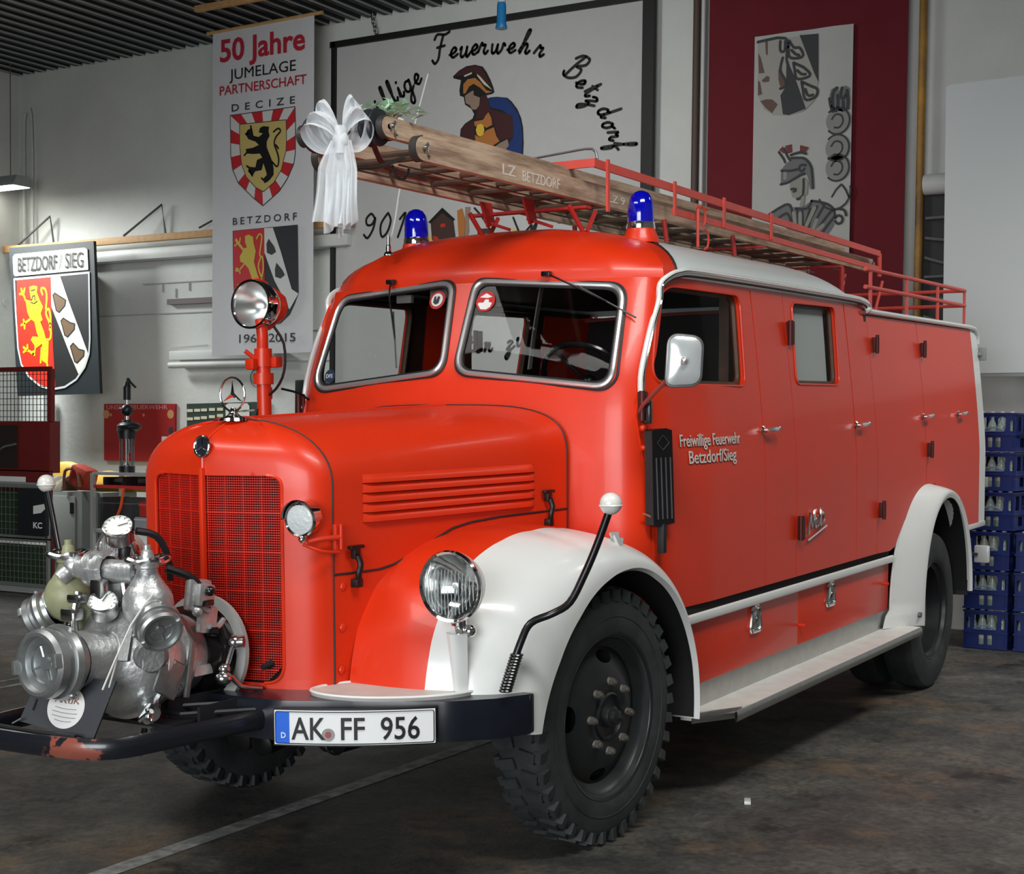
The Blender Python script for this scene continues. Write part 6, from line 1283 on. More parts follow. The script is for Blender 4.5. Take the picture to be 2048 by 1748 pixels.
LION = [(440,1030),(470,1015),(520,1020),(515,1060),(525,1100),(500,1150),(500,1200),(540,1300),(560,1380),(560,1440),(530,1480),(510,1500),(480,1515),(465,1480),(500,1440),(490,1400),(470,1340),(455,1400),(400,1410),(375,1450),(335,1410),(345,1370),(400,1375),(415,1310),(460,1290),(440,1255),(380,1260),(325,1255),(315,1215),(375,1205),(430,1180),(400,1150),(340,1130),(315,1090),(330,1050),(370,1030),(385,1100),(430,1110),(465,1080),(430,1070)]
flat('black_lion', [[(a, b_) for a, b_ in [(6.678,4.633),(6.633,4.646),(6.558,4.633),(6.565,4.588),(6.55,4.541),(6.587,4.487),(6.587,4.429),(6.526,4.309),(6.496,4.214),(6.495,4.145),(6.54,4.103),(6.57,4.082),(6.615,4.068),(6.638,4.11),(6.585,4.152),(6.601,4.2),(6.631,4.271),(6.653,4.204),(6.737,4.199),(6.775,4.156),(6.836,4.207),(6.821,4.252),(6.737,4.24),(6.715,4.313),(6.646,4.33),(6.677,4.373),(6.768,4.376),(6.852,4.389),(6.868,4.436),(6.776,4.44),(6.692,4.461),(6.738,4.5),(6.83,4.532),(6.868,4.582),(6.845,4.626),(6.784,4.643),(6.761,4.56),(6.693,4.542),(6.64,4.572),(6.693,4.589)]]], BX - .005, INK, ba_)
lines('lion_tail', [[(6.526,4.286),(6.451,4.222),(6.429,4.289),(6.452,4.371),(6.489,4.455),(6.467,4.522),(6.408,4.573),(6.438,4.605),(6.498,4.576)]], BX - .005, .010, INK, ba_, smooth=3)
lines('lion_claws', [[(6.822,4.595),(6.868,4.588)], [(6.792,4.621),(6.8,4.662)], [(6.844,4.405),(6.883,4.374)], [(6.821,4.218),(6.775,4.156)], [(6.813,4.24),(6.851,4.261)], [(6.623,4.098),(6.653,4.123)], [(6.467,4.441),(6.437,4.404)]], BX - .005, .010, INK, ba_)
# lower shield
S2 = [(7.042,3.616),(6.186,3.625),(6.171,2.953),(6.216,2.848),(6.283,2.735),(6.398,2.649),(6.607,2.611),(6.82,2.689),(6.952,2.812),(7.019,2.923),(7.035,3.152)]
flat('lower_shield', [S2], BX - .001, mat('shield_black', (40, 42, 48), .7), ba_)
flat('lower_shield_red', [[(7.033,3.611),(6.618,3.616),(6.612,3.079),(6.584,2.619),(6.82,2.698),(6.946,2.816),(7.01,2.925),(7.028,3.152)]], BX - .002, mat('shield_red', (190, 34, 44), .7), ba_)
flat('lower_shield_band', [[(6.618,3.616),(6.505,3.614),(6.402,3.373),(6.256,2.983),(6.17,2.935),(6.284,2.78),(6.482,3.082),(6.588,3.311),(6.614,3.366)]], BX - .003, mat('shield_white', (206, 208, 206), .7), ba_)
flat('black_helmets', [[(6.588,3.455),(6.559,3.507),(6.483,3.422),(6.46,3.367),(6.518,3.339),(6.582,3.365)], [(6.476,3.189),(6.457,3.26),(6.378,3.184),(6.343,3.129),(6.401,3.096),(6.47,3.117)]], BX - .004, SGREY, ba_)
GOLD = mat('lion_gold', (196, 178, 70), .7)
flat('gold_lion', [[(6.872,3.552),(6.824,3.563),(6.765,3.537),(6.759,3.482),(6.729,3.39),(6.752,3.283),(6.698,3.137),(6.668,3.081),(6.68,2.992),(6.774,2.968),(6.833,2.934),(6.869,2.999),(6.846,3.098),(6.775,3.104),(6.823,3.215),(6.882,3.272),(6.936,3.293),(6.942,3.347),(6.901,3.4),(6.979,3.477),(7.009,3.515),(6.991,3.541),(6.943,3.484),(6.889,3.426),(6.847,3.433),(6.871,3.489)]], BX - .004, GOLD, ba_)
lines('gold_lion_limbs', [[(6.882,3.263),(6.954,3.203),(6.996,3.205)], [(6.948,3.207),(6.936,3.175)], [(6.954,3.212),(6.99,3.227)], [(6.857,3.008),(6.929,3.002),(6.995,3.018)], [(6.929,3.006),(6.965,3.058)], [(6.943,3.493),(6.937,3.533)], [(6.979,3.477),(7.009,3.46)], [(6.657,3.09),(6.628,3.205),(6.64,3.323),(6.676,3.352),(6.647,3.53),(6.683,3.559),(6.718,3.516)], [(6.645,3.107),(6.693,3.226),(6.658,3.333)]], BX - .004, .009, GOLD, ba_, smooth=3)
pl_ = thing('wooden_batten', (6.3, 6.5, 5.7), 'pine batten hanging crosswise under the ceiling above the banner', 'batten')
MB().box((6.3, 6.40, 5.722), (.05, 1.2, .06), bevel=.004).build('batten_wood', WOODL, pl_)
for y in (6.9, 5.9): MB().cyl((6.3, y, 5.75), (6.3, y, 5.83), .004).build('batten_wire', STEEL, pl_)

# ------------------------------------------------------------------ town sign with the coat of arms
sg = thing('town_sign', (7.2, 8.8, 2.7), 'black town sign with coat of arms reading BETZDORF / SIEG', 'sign')
SX = 7.0
c_ = [(10.536,3.642),(9.165,3.644),(9.066,1.954),(10.4,1.932)]
yl, yr, zt, zb = (c_[0][0] + c_[3][0]) / 2, (c_[1][0] + c_[2][0]) / 2, (c_[0][1] + c_[1][1]) / 2, (c_[2][1] + c_[3][1]) / 2
DY = lambda P: P
MB().poly([(SX, y, z) for y, z in c_], (.04, 0, 0)).build('sign_board', mat('sign_black_green', (30, 40, 44), .5, var=.2), sg)
flat('name_panel', [[(10.461,3.532),(10.429,3.563),(9.294,3.577),(9.25,3.558),(9.235,3.328),(10.414,3.31),(10.446,3.331)]], SX - .012, mat('sign_white', (222, 222, 218), .5), sg, .008)
wt('town_name', 'BETZDORF', [(10.369,3.358)][0], [(10.369,3.52)][0], [(9.727,3.367)][0], SX - .020, INK, sg, .012)
wt('town_suffix', '/ SIEG', [(9.684,3.36)][0], [(9.684,3.529)][0], [(9.312,3.373)][0], SX - .020, INK, sg, 0)
SO = [(10.438,3.276),(9.228,3.296),(9.214,2.562),(9.229,2.395),(9.296,2.249),(9.431,2.113),(9.612,2.03),(9.825,2.005),(10.011,2.044),(10.198,2.153),(10.323,2.296),(10.378,2.482),(10.416,2.917)]
flat('coat_of_arms', [SO], SX - .006, mat('arms_black', (24, 27, 28), .5), sg)
flat('arms_red_field', [[(10.398,3.266),(9.837,3.271),(9.823,2.897),(9.801,2.47),(9.764,2.036),(9.872,2.021),(10.011,2.052),(10.194,2.162),(10.307,2.296),(10.362,2.481),(10.4,2.917)]], SX - .008, mat('arms_red', (222, 40, 18), .5), sg)
flat('arms_white_band', [[(9.834,3.271),(9.682,3.273),(9.549,2.994),(9.37,2.65),(9.236,2.39),(9.296,2.249),(9.383,2.155),(9.52,2.379),(9.671,2.658),(9.827,2.94)]], SX - .009, mat('arms_white', (222, 222, 214), .5), sg)
lines('arms_rim', [SO], SX - .010, .012, mat('arms_silver', (200, 204, 206), .4), sg, closed=True)
BR_ = mat('arms_brown', (104, 80, 54), .6)
for P in ([(9.799,3.067),(9.769,3.092),(9.64,3.029),(9.594,3.006),(9.61,2.943),(9.701,2.872),(9.746,2.895)], [(9.671,2.775),(9.633,2.806),(9.519,2.75),(9.452,2.737),(9.459,2.674),(9.565,2.592),(9.61,2.614)], [(9.52,2.485),(9.475,2.521),(9.385,2.45),(9.303,2.433),(9.311,2.375),(9.415,2.298),(9.453,2.314)]):
    flat('arms_bell', [P], SX - .011, BR_, sg); lines('bell_outline', [P], SX - .012, .007, INK, sg, closed=True)
YL2 = mat('lion_yellow', (232, 208, 24), .5)
flat('yellow_lion', [[(10.186,3.179),(10.116,3.192),(10.053,3.179),(10.061,3.109),(10.015,3.022),(9.961,2.945),(10.0,2.871),(9.969,2.795),(10.008,2.775),(9.947,2.666),(9.916,2.579),(9.87,2.546),(9.878,2.386),(9.886,2.289),(9.979,2.334),(9.978,2.527),(10.063,2.647),(10.102,2.778),(10.179,2.823),(10.218,2.889),(10.242,2.998),(10.273,3.085),(10.226,3.03),(10.147,3.016),(10.171,3.081)]], SX - .0105, YL2, sg)
flat('yellow_lion_leg', [[(10.024,2.603),(10.133,2.612),(10.165,2.575),(10.102,2.508),(10.103,2.454),(10.197,2.435),(10.103,2.384),(10.079,2.476),(9.978,2.527)]], SX - .0105, YL2, sg)
lines('lion_paws', [[(10.249,3.031),(10.288,3.097),(10.344,3.104)], [(10.296,3.108),(10.32,3.163)], [(10.28,3.107),(10.264,3.161)], [(10.148,2.822),(10.266,2.766),(10.321,2.746)], [(10.266,2.766),(10.282,2.805)], [(10.266,2.761),(10.266,2.707)], [(10.103,2.401),(10.22,2.457),(10.283,2.436)], [(10.22,2.451),(10.22,2.516)], [(10.228,2.457),(10.283,2.491)], [(9.986,2.474),(10.002,2.313)], [(9.894,2.289),(9.859,2.15)], [(9.916,2.569),(9.839,2.588),(9.846,2.738),(9.915,2.868),(9.869,2.92),(9.838,2.812),(9.854,2.685)], [(9.915,2.922),(9.899,3.06),(9.93,3.147),(9.992,3.15),(9.969,3.084)]], SX - .0105, .014, YL2, sg, smooth=3)
lines('lion_face', [[(10.155,3.135),(10.092,3.143)], [(10.147,3.027),(10.132,3.069),(10.1,3.079),(10.093,3.025)], [(10.163,3.0),(10.101,2.987),(10.054,3.013)]], SX - .0125, .006, INK, sg)
MB().box((7.27, (c_[0][0] + c_[1][0]) / 2, zt - .3), (.46, .3, .06)).build('sign_hanger', STEEL, sg)

# ------------------------------------------------------------------ red curtain and cloth with the soldier drawing
cu_ = thing('red_curtain', (7.3, 1.2, 3.0), 'long dark red curtain hanging on the back wall behind the drawn cloth', 'curtain')
CY0, CY1 = [(1.937,4.061)][0][0], [(0.164,3.905)][0][0]
m = MB(); m.grid(lambda u, v: (7.347 + .010 * math.sin(u * 22) + .008 * math.sin(u * 9 + 1), CY0 + (CY1 - CY0) * u, 5.7 - v * 4.9), 90, 6); m.build('curtain_cloth', mat('dark_red_cloth', (104, 12, 28), .85, var=.1, scale=3), cu_, solid=.004)
cl = thing('soldier_cloth', (7.2, 1.0, 4.0), 'pale cloth with grey drawing of a Roman soldier and arms on the red curtain', 'banner')
CX = 7.29
TL_, TR_ = [(1.487,4.974)][0], [(0.613,5.001)][0]
zt_ = (TL_[1] + TR_[1]) / 2; yl_, yr_ = TL_[0], TR_[0]; zb_ = [(1.038,3.052)][0][1]
m = MB(); m.grid(lambda u, v: (CX + .012 + .006 * math.sin(u * 14), yl_ + (yr_ - yl_) * u - .0, zt_ - (zt_ - zb_) * v), 30, 10); m.build('cloth', mat('unbleached_cloth', (184, 186, 182), .85, var=.06, scale=2), cl, solid=.003)
G1, G2, G3 = mat('drawing_dark', (62, 64, 66), .8), mat('drawing_mid', (112, 114, 114), .8), mat('drawing_brown', (104, 84, 76), .8)
CX = CX + .004
flat('arms_outline', [[(1.454,4.94),(0.913,4.941),(0.905,4.537),(0.938,4.385),(1.031,4.31),(1.16,4.278),(1.302,4.3),(1.389,4.357),(1.449,4.481)]], CX - .001, mat('drawing_pale', (164, 162, 156), .8), cl)
flat('arms_dark_field', [[(1.08,4.949),(0.913,4.941),(0.905,4.537),(0.942,4.612)], [(1.193,4.72),(1.126,4.579),(1.028,4.321),(1.16,4.286),(1.216,4.297),(1.242,4.459),(1.193,4.534)]], CX - .002, G1, cl)
flat('arms_brown_field', [[(1.45,4.846),(1.426,4.8),(1.389,4.668),(1.441,4.668)], [(1.425,4.431),(1.373,4.441),(1.316,4.435),(1.264,4.387),(1.314,4.317),(1.372,4.366)], [(1.264,4.685),(1.246,4.673),(1.194,4.587),(1.198,4.54),(1.244,4.534),(1.262,4.595)], [(1.388,4.935),(1.365,4.932),(1.363,4.814),(1.38,4.827)], [(1.448,4.61),(1.428,4.592),(1.408,4.488),(1.446,4.481)], [(1.416,4.606),(1.371,4.639),(1.342,4.63),(1.347,4.588),(1.399,4.588)]], CX - .003, G3, cl)
lines('arms_drawing', [[(1.454,4.937),(1.2,4.938),(1.191,4.751),(1.12,4.579),(1.026,4.331)], [(1.172,4.913),(1.176,4.85),(1.158,4.768),(1.045,4.766),(1.075,4.843),(1.125,4.849),(1.172,4.913)], [(1.129,4.723),(1.116,4.658),(1.092,4.581),(0.975,4.6),(1.032,4.669),(1.078,4.696),(1.129,4.723)], [(1.053,4.555),(1.04,4.491),(1.016,4.399),(0.927,4.416),(0.912,4.477),(0.968,4.509),(1.053,4.555)], [(1.251,4.918),(1.249,4.838),(1.21,4.833),(1.206,4.912)], [(1.226,4.776),(1.246,4.673),(1.199,4.582),(1.198,4.534),(1.243,4.518)], [(1.148,4.831),(1.113,4.795),(1.079,4.78)], [(1.094,4.655),(1.054,4.619),(1.02,4.615)], [(1.018,4.488),(0.994,4.433),(0.95,4.434)]], CX - .004, .012, G1, cl, smooth=3)
flat('drawn_eagle', [[(0.806,4.413),(0.791,4.464),(0.753,4.481),(0.725,4.472),(0.735,4.432),(0.698,4.475),(0.666,4.481),(0.633,4.457),(0.636,4.369),(0.629,4.291),(0.683,4.265),(0.727,4.28),(0.77,4.268),(0.803,4.277),(0.782,4.317)]], CX - .002, G2, cl)
lines('drawn_eagle_feathers', [[(0.742,4.469),(0.774,4.436),(0.778,4.358),(0.771,4.279)], [(0.698,4.464),(0.708,4.403),(0.685,4.369),(0.664,4.409)], [(0.735,4.406),(0.728,4.337),(0.743,4.281)], [(0.685,4.348),(0.678,4.28)], [(0.654,4.439),(0.642,4.354),(0.646,4.292)], [(0.803,4.387),(0.794,4.333),(0.782,4.296)]], CX - .003, .014, G1, cl, smooth=2)
med = [[(0.682,4.196)][0], [(0.682,3.972)][0], [(0.679,3.806)][0], [(0.687,3.607)][0]]
flat('medallions', [[(a + .05 + .10 * math.cos(t * PI / 12), b_ + .105 * math.sin(t * PI / 12)) for t in range(24)] for a, b_ in med[:3]], CX - .002, mat('medal_grey', (140, 142, 140), .8), cl)
lines('medallion_rings', [[(a + .05 + .105 * math.cos(t * PI / 12), b_ + .11 * math.sin(t * PI / 12)) for t in range(3, 22)] for a, b_ in med[:3]] + [[(a + .05 + .05 * math.cos(t), b_ + .06 * math.sin(t)) for t in (0.3, 1.2, 2.4, 3.4, 4.4, 5.2)] for a, b_ in med[:3]] + [[(med[3][0] + .06 + .14 * math.cos(t), med[3][1] + .15 * math.sin(t)) for t in (2.9, 3.3, 3.9, 4.6, 5.3, 5.9)], [(med[3][0] - .07, med[3][1] - .06), (med[3][0], med[3][1] + .06), (med[3][0] + .08, med[3][1] - .04)]], CX - .003, .008, G1, cl, smooth=2)
flat('helmet_crest', [[(1.245,3.998),(1.21,4.028),(1.193,3.969),(1.202,3.964)], [(1.191,4.029),(1.13,4.037),(1.125,3.969),(1.167,3.961)], [(1.056,4.023),(0.98,3.999),(1.01,3.956),(1.058,3.969)]], CX - .003, mat('drawing_red_brown', (116, 60, 58), .8), cl)
flat('drawn_helmet', [[(1.225,3.784),(1.219,3.832),(1.181,3.877),(1.131,3.909),(1.054,3.918),(0.99,3.891),(0.951,3.834),(0.937,3.749),(0.935,3.653),(0.96,3.642),(0.974,3.716),(1.001,3.79),(1.051,3.776),(1.153,3.723),(1.223,3.705)]], CX - .002, G2, cl)
flat('drawn_face', [[(1.133,3.722),(1.044,3.745),(1.013,3.755),(0.98,3.704),(0.985,3.608),(1.022,3.581),(1.073,3.572),(1.118,3.588),(1.132,3.637),(1.145,3.674)]], CX - .0025, mat('drawing_light', (148, 148, 138), .8), cl)
flat('drawn_armour', [[(1.322,3.456),(1.278,3.489),(1.175,3.531),(1.116,3.503),(1.021,3.502),(0.945,3.545),(0.831,3.519),(0.762,3.478),(0.74,3.328),(0.795,3.247),(1.145,3.292),(1.211,3.4)]], CX - .002, G2, cl)
lines('soldier_lines', [[(1.245,3.98),(1.202,3.921),(1.188,3.89)], [(1.197,4.006),(1.17,3.943),(1.143,3.904)], [(1.138,3.946),(1.055,3.963),(1.004,3.947)], [(1.223,3.705),(1.153,3.717),(1.051,3.77),(1.013,3.779)], [(1.219,3.82),(1.142,3.813),(1.078,3.82)], [(1.002,3.85),(1.047,3.854),(1.062,3.819),(1.033,3.799),(1.014,3.821)], [(0.99,3.885),(0.951,3.822),(0.935,3.653)], [(1.131,3.921),(1.029,3.913),(0.99,3.885)], [(1.126,3.655),(1.1,3.659),(1.081,3.645),(1.106,3.635)], [(1.019,3.731),(1.022,3.599),(1.073,3.569)], [(1.322,3.456),(1.175,3.531),(1.123,3.497),(1.107,3.363)], [(1.084,3.488),(0.982,3.482),(0.945,3.539)], [(1.071,3.482),(1.056,3.335)], [(1.026,3.466),(1.017,3.333)], [(0.957,3.48),(1.004,3.32)], [(0.894,3.494),(0.955,3.383),(0.966,3.312)], [(0.831,3.501),(0.904,3.38),(0.94,3.298)], [(0.768,3.449),(0.829,3.381),(0.902,3.284)], [(0.742,3.399),(0.809,3.32),(0.851,3.263)], [(0.945,3.545),(0.831,3.519),(0.756,3.472),(0.735,3.387)], [(1.237,3.42),(1.161,3.457),(1.127,3.388)], [(0.735,3.363),(0.715,3.338),(0.678,3.348),(0.673,3.389),(0.711,3.409),(0.735,3.387)], [(0.755,3.454),(0.706,3.463),(0.656,3.447),(0.642,3.405)], [(1.158,3.305),(1.093,3.271),(1.016,3.248),(0.92,3.231),(0.826,3.237)]], CX - .0035, .011, G1, cl, smooth=2)
lines('armour_lights', [[(0.919,3.483),(0.986,3.343)], [(0.898,3.38),(0.928,3.309)], [(0.84,3.334),(0.896,3.289)], [(1.045,3.444),(1.043,3.347)], [(1.103,3.453),(1.088,3.362)], [(1.186,3.793),(1.186,3.756)], [(1.022,3.575),(1.034,3.515)]], CX - .004, .016, mat('drawing_light', (148, 148, 138), .8), cl)

# things between board and screen
pp_ = thing('dark_pillar_pipe', (7.4, 2.0, 3.0), 'brown steel pipe running up the wall left of the red curtain', 'pipe')
MB().cyl((7.40, [(2.077,4.53)][0][0], 2.2), (7.40, [(2.077,4.53)][0][0], 5.76), .035).build('pipe_tube', mat('brown_steel', (82, 66, 60), .6), pp_)
pq_ = thing('light_pipe', (7.4, 1.9, 3.0), 'thin pale pipe at the left edge of the red curtain', 'pipe')
MB().cyl((7.36, [(1.996,4.514)][0][0], 2.2), (7.36, [(1.996,4.514)][0][0], 5.76), .018).build('pipe_tube', PIPEW, pq_)
py_ = thing('yellow_gas_pipe', (7.4, -.1, 3.0), 'ochre yellow vertical pipe between the curtain and the white screen', 'pipe')
MB().cyl((7.38, [(0.051,3.501)][0][0], 1.5), (7.38, [(0.051,3.501)][0][0], 5.76), .032).build('pipe_tube', mat('ochre_pipe', (190, 140, 50), .5, rgb2=(110, 84, 50), scale=2), py_)
pw_ = thing('white_wall_pipe', (7.4, -.3, 4), 'short fat white pipe beside the yellow pipe, left of the screen', 'pipe')
MB().cyl((7.40, [(0.014,3.623)][0][0], [(0.014,3.623)][0][1]), (7.40, -1.2, [(0.014,3.623)][0][1]), .085).build('pipe_tube', PIPEW, pw_)
struct(MB().box((7.47, [(-0.044,3.097)][0][0], 3.1), (.06, .22, 1.2)).build('trim_11', mat('dark_niche', (52, 52, 54), .7)))
sh_ = thing('wall_hoses', (7.4, -.3, 3), 'dark cables and hoses on the wall just left of the white screen', 'cables')
for k in range(7):
    z = 3.35 - k * .16; MB().tube([(7.40, [(0.002,3.092)][0][0], z), (7.37, -.25, z - .03 * (k % 3)), (7.40, -.7, z + .02)], .012, 6).build('cable', mat('cable_grey', (110 + 12 * (k % 3), 112, 112), .5), sh_)
sc = thing('projection_screen', (6.9, -2, 3.2), 'large blank white projection screen on the right of the back wall', 'screen')
m = MB(); sy = -.28; m.poly([(6.9, y, z) for y, z in rounded([(sy, 4.30), (-3.6, 4.36), (-3.6, 2.05), (sy - .02, 2.05)], .04, 4)], (.05, 0, 0)); m.build('screen_panel', mat('screen_white', (214, 222, 222), .5), sc)
MB().box((6.93, -1.95, 2.04), (.06, 3.3, .03)).build('screen_edge', GREY, sc)
for y in (-.6, -3.2): MB().box((7.2, y, 3.9), (.56, .05, .05)).build('screen_bracket', STEEL, sc)
bt = thing('blue_flask', (3.0, 1.4, 4.2), 'blue and white cylinder dangling on a thin cord in front of the big board', 'flask')
by_, bz_ = 1.398, 4.129
MB().lathe([(0, -.085), (.036, -.085), (.038, -.08), (.030, -.05), (.028, .06), (.024, .075), (0, .075)], (3, by_, bz_), (0, 0, 1), 28).build('flask_body', mat('flask_blue', (40, 130, 190), .3), bt)
MB().lathe([(.020, .074), (.026, .08), (.026, .105), (.02, .112), (0, .112)], (3, by_, bz_), (0, 0, 1), 24).build('flask_cap', WHITE, bt)
MB().cyl((3, by_, bz_ + .11), (3, by_, 5.76), .003).build('cord', STEEL, bt)

# ------------------------------------------------------------------ bottle crates at the right
def crate(loc, label, group, yaw=0.0):
    e = empty('bottle_crate', loc, (0, 0, yaw)); tag(e, label, 'crate', group); return e
CW, CD, CH = .318, .40, .286
def crate_body():
    m = MB(); t = .012
    m.box((0, 0, .012), (CD, CW, .02))
    for sx in (-1, 1):  # short ends face the viewer: grip hole over a pair of windows
        x = sx * (CD / 2 - t / 2)
        o_ = [(-CW / 2, 0), (CW / 2, 0), (CW / 2, CH), (-CW / 2, CH)]
        holes = [rounded([(-.085, .150), (.085, .150), (.085, .255), (-.085, .255)], .02, 3), rounded([(-.050, .030), (-.010, .030), (-.010, .105), (-.050, .105)], .006, 2), rounded([(.010, .030), (.050, .030), (.050, .105), (.010, .105)], .006, 2), rounded([(-.145, .15), (-.115, .15), (-.115, .23), (-.145, .23)], .006, 2), rounded([(.115, .15), (.145, .15), (.145, .23), (.115, .23)], .006, 2)]
        panel('x', o_, holes, lambda a, b_, x=x: (x, a, b_), None, None, .06, mb=m)
        panel('x', o_, holes, lambda a, b_, x=x: (x - sx * t, a, b_), None, None, .06, mb=m)
    for sy in (-1, 1):
        y = sy * (CW / 2 - t / 2); o_ = [(-CD / 2, 0), (CD / 2, 0), (CD / 2, CH), (-CD / 2, CH)]
        holes = [rounded([(-.13, .15), (-.03, .15), (-.03, .255), (-.13, .255)], .01, 2), rounded([(.03, .15), (.13, .15), (.13, .255), (.03, .255)], .01, 2), rounded([(-.05, .03), (.05, .03), (.05, .10), (-.05, .10)], .01, 2)]
        panel('x', o_, holes, lambda a, b_, y=y: (a, y, b_), None, None, .06, mb=m)
        panel('x', o_, holes, lambda a, b_, y=y: (a, y - sy * t, b_), None, None, .06, mb=m)
    for z in (.004, .118, .274): 
        for sx in (-1, 1): m.box((sx * CD / 2, 0, z + .005), (.014, CW + .012, .012))
        for sy in (-1, 1): m.box((0, sy * CW / 2, z + .005), (CD + .012, .014, .012))
    return m
c0 = crate((6.55, -.80, .0), '', 'blue bottle crates')
crate_body().build('crate_shell', PLASTIC_B, c0)
m = MB(); m.tube([(-CD / 2 - .012, -.08, .150), (-CD / 2 - .014, -.04, .170), (-CD / 2 - .014, 0, .178), (-CD / 2 - .014, .04, .170), (-CD / 2 - .012, .08, .150)], .006, 6).tube([(-CD / 2 - .012, -.08, .148), (-CD / 2 - .012, .08, .148)], .004, 6); m.build('crate_emblem', mat('crate_print', (120, 140, 180), .6), c0)
bo = empty('bottle'); tag(bo, 'grey-green bottle seen through the openings of the blue crates', 'bottle', 'bottles in the blue crates')
MB().lathe([(0, 0), (.034, 0), (.036, .006), (.036, .15), (.028, .18), (.014, .21), (.013, .245), (.015, .25), (.015, .262), (0, .262)], (0, 0, 0), (0, 0, 1), 14).build('bottle_glass', BOTTLE, bo)
MB().lathe([(.0155, .248), (.017, .252), (.017, .268), (0, .270)], (0, 0, 0), (0, 0, 1), 14).build('bottle_cap', DIAL, bo)
MB().lathe([(.0365, .05), (.0365, .11)], (0, 0, 0), (0, 0, 1), 14).build('bottle_label', mat('bottle_label_pale', (206, 208, 190), .6), bo)
first = True; bfirst = True
ords = ['lowest', 'second', 'third', 'fourth', 'fifth', 'topmost']
spots = [(6.55, -.797, k, 'left front stack beside the rear wheel', 6) for k in range(6)] + [(6.55, -1.165, k, 'right front stack at the edge of the picture', 3) for k in range(3)] + [(7.10, -.99, k, 'rear stack by the wall', 6) for k in range(6)]
for (x, y, k, where, n_) in spots:
    up = where.startswith('left') and k >= 3
    loc = Vector((x + .06 + (.03 if up else 0), y - (.035 if up else 0) + .004 * (k % 2), FZ + .002 + k * .2955)); nm = ords[k] if k < n_ - 1 else 'topmost'
    lab = 'blue plastic bottle crate, %s of the %s' % (nm, where)
    if first: c = c0; first = False
    else: c = dup(c0)
    c.location = loc; c.rotation_euler = (0, 0, .0 if not up else -.05); c['label'] = lab; c['group'] = 'blue bottle crates'
    if x < 6.9:
        for (bx_, by2, wn) in ((-.145, -.11, 'rightmost'), (-.145, -.035, 'second from right'), (-.145, .035, 'second from left'), (-.145, .11, 'leftmost')):
            b_ = bo if bfirst else dup(bo); bfirst = False
            b_.location = loc + Vector((bx_, by2, .026))
            b_['label'] = '%s bottle in the %s crate of the %s' % (wn, nm, where.replace(' beside the rear wheel', '').replace(' at the edge of the picture', ''))
bw2 = thing('hanging_bag', (6.8, -1.0, 1.6), 'brown leather bag hanging at the right edge above the blue crates', 'bag')
m = MB(); m.sphere((6.62, -1.085, 1.60), .11, (.4, .7, 1.2), 20); m.build('bag_body', mat('brown_leather', (92, 78, 66), .6, var=.2), bw2)
MB().tube([(6.62, -1.12, 1.72), (6.9, -1.10, 1.95), (7.3, -1.08, 1.98)], .008, 6).build('bag_strap', mat('brown_leather', (92, 78, 66), .6, var=.2), bw2)
pap = thing('paper_scrap', (.923, -1.158, 0), 'small white scrap lying on the floor right of the front wheel', 'scrap')
MB().box((.923, -1.158, FZ + .008), (.075, .028, .014), Matrix.Rotation(.4, 3, 'Z'), bevel=.003).build('scrap', WHITE, pap)

# ------------------------------------------------------------------ left part of the wall
sb2 = thing('wall_shelf', (7.4, 9.2, 3.7), 'long pine board running along the wall on steel triangles', 'shelf')
zb2 = [(8.987,3.674)][0][1]
MB().box((7.28, 8.5, zb2), (.06, 5.4, .075), bevel=.004).build('shelf_board', WOODL, sb2)
for P in ([(9.01,3.725),(8.544,4.06),(8.529,3.741)], [(10.826,3.668),(10.323,4.046),(10.307,3.744)], [(7.88,3.745),(7.665,3.881),(7.657,3.763)]):
    m = MB(); m.tube([(7.30, *P[0]), (7.42, *P[1]), (7.46, *P[2])], .02, 4, smooth=1, flat=(.016, .012)); m.build('shelf_bracket', mat('bracket_dark', (48, 50, 52), .5), sb2)
lp2 = thing('hanging_lamp', (7.0, 10.5, 4.4), 'grey strip lamp shining downward at the left edge of the picture', 'lamp')
P = [(10.306,4.336)][0]; 
m = MB(); m.poly([(7.0 + a, P[0], P[1] + b_) for a, b_ in ((-.14, 0), (.14, 0), (.08, .12), (-.08, .12))], (0, .9, .0)); m.build('lamp_housing', GREY, lp2)
MB().box((7.0, P[0] + .45, P[1] - .004), (.24, .86, .006)).build('lamp_tube', mat('lamp_glow', (255, 252, 240), .5, emit=9), lp2)
for y in (P[0] + .2, P[0] + .7): MB().cyl((7.0, y, P[1] + .12), (7.0, y, 5.76), .006).build('lamp_cord', STEEL, lp2)
wt1 = thing('white_pipe_stub', (7.3, 10.6, 2.8), 'white horizontal pipe end at the left edge behind the town sign', 'pipe')
P = [(11.047,3.051)][0]; MB().cyl((7.3, P[0] + .5, P[1]), (7.3, P[0] - .12, P[1]), .05).build('pipe_tube', PIPEW, wt1)
ir = thing('red_info_board', (7.45, 9.3, 1.6), 'red board on the wall with pale lettering about the fire brigade and small hooks', 'board')
IX = 7.465
MB().poly([(IX, y, z) for y, z in [(9.488,1.851),(8.385,1.849),(8.391,1.2),(9.489,1.201)]], (.03, 0, 0)).build('board_panel', mat('board_red', (170, 34, 36), .5), ir)
wt('board_lettering', 'UNSERE FEUERWEHR', [(9.445,1.789)][0], [(9.445,1.836)][0], [(8.494,1.789)][0], IX - .002, mat('board_letter_pink', (206, 150, 146), .6), ir, .01)
for (u_, r_) in ((0, .05), (1, .05), (2, .018), (3, .018)):
    p = [[(9.448,1.732)][0], [(8.449,1.733)][0], [(9.376,1.724)][0], [(8.861,1.723)][0]][u_]
    MB().poly([(IX - .003, p[0] + r_ * math.cos(t * PI / 8), p[1] + r_ * math.sin(t * PI / 8)) for t in range(16)]).build('round_badge', mat('badge_tan', (206, 150, 104), .6), ir)
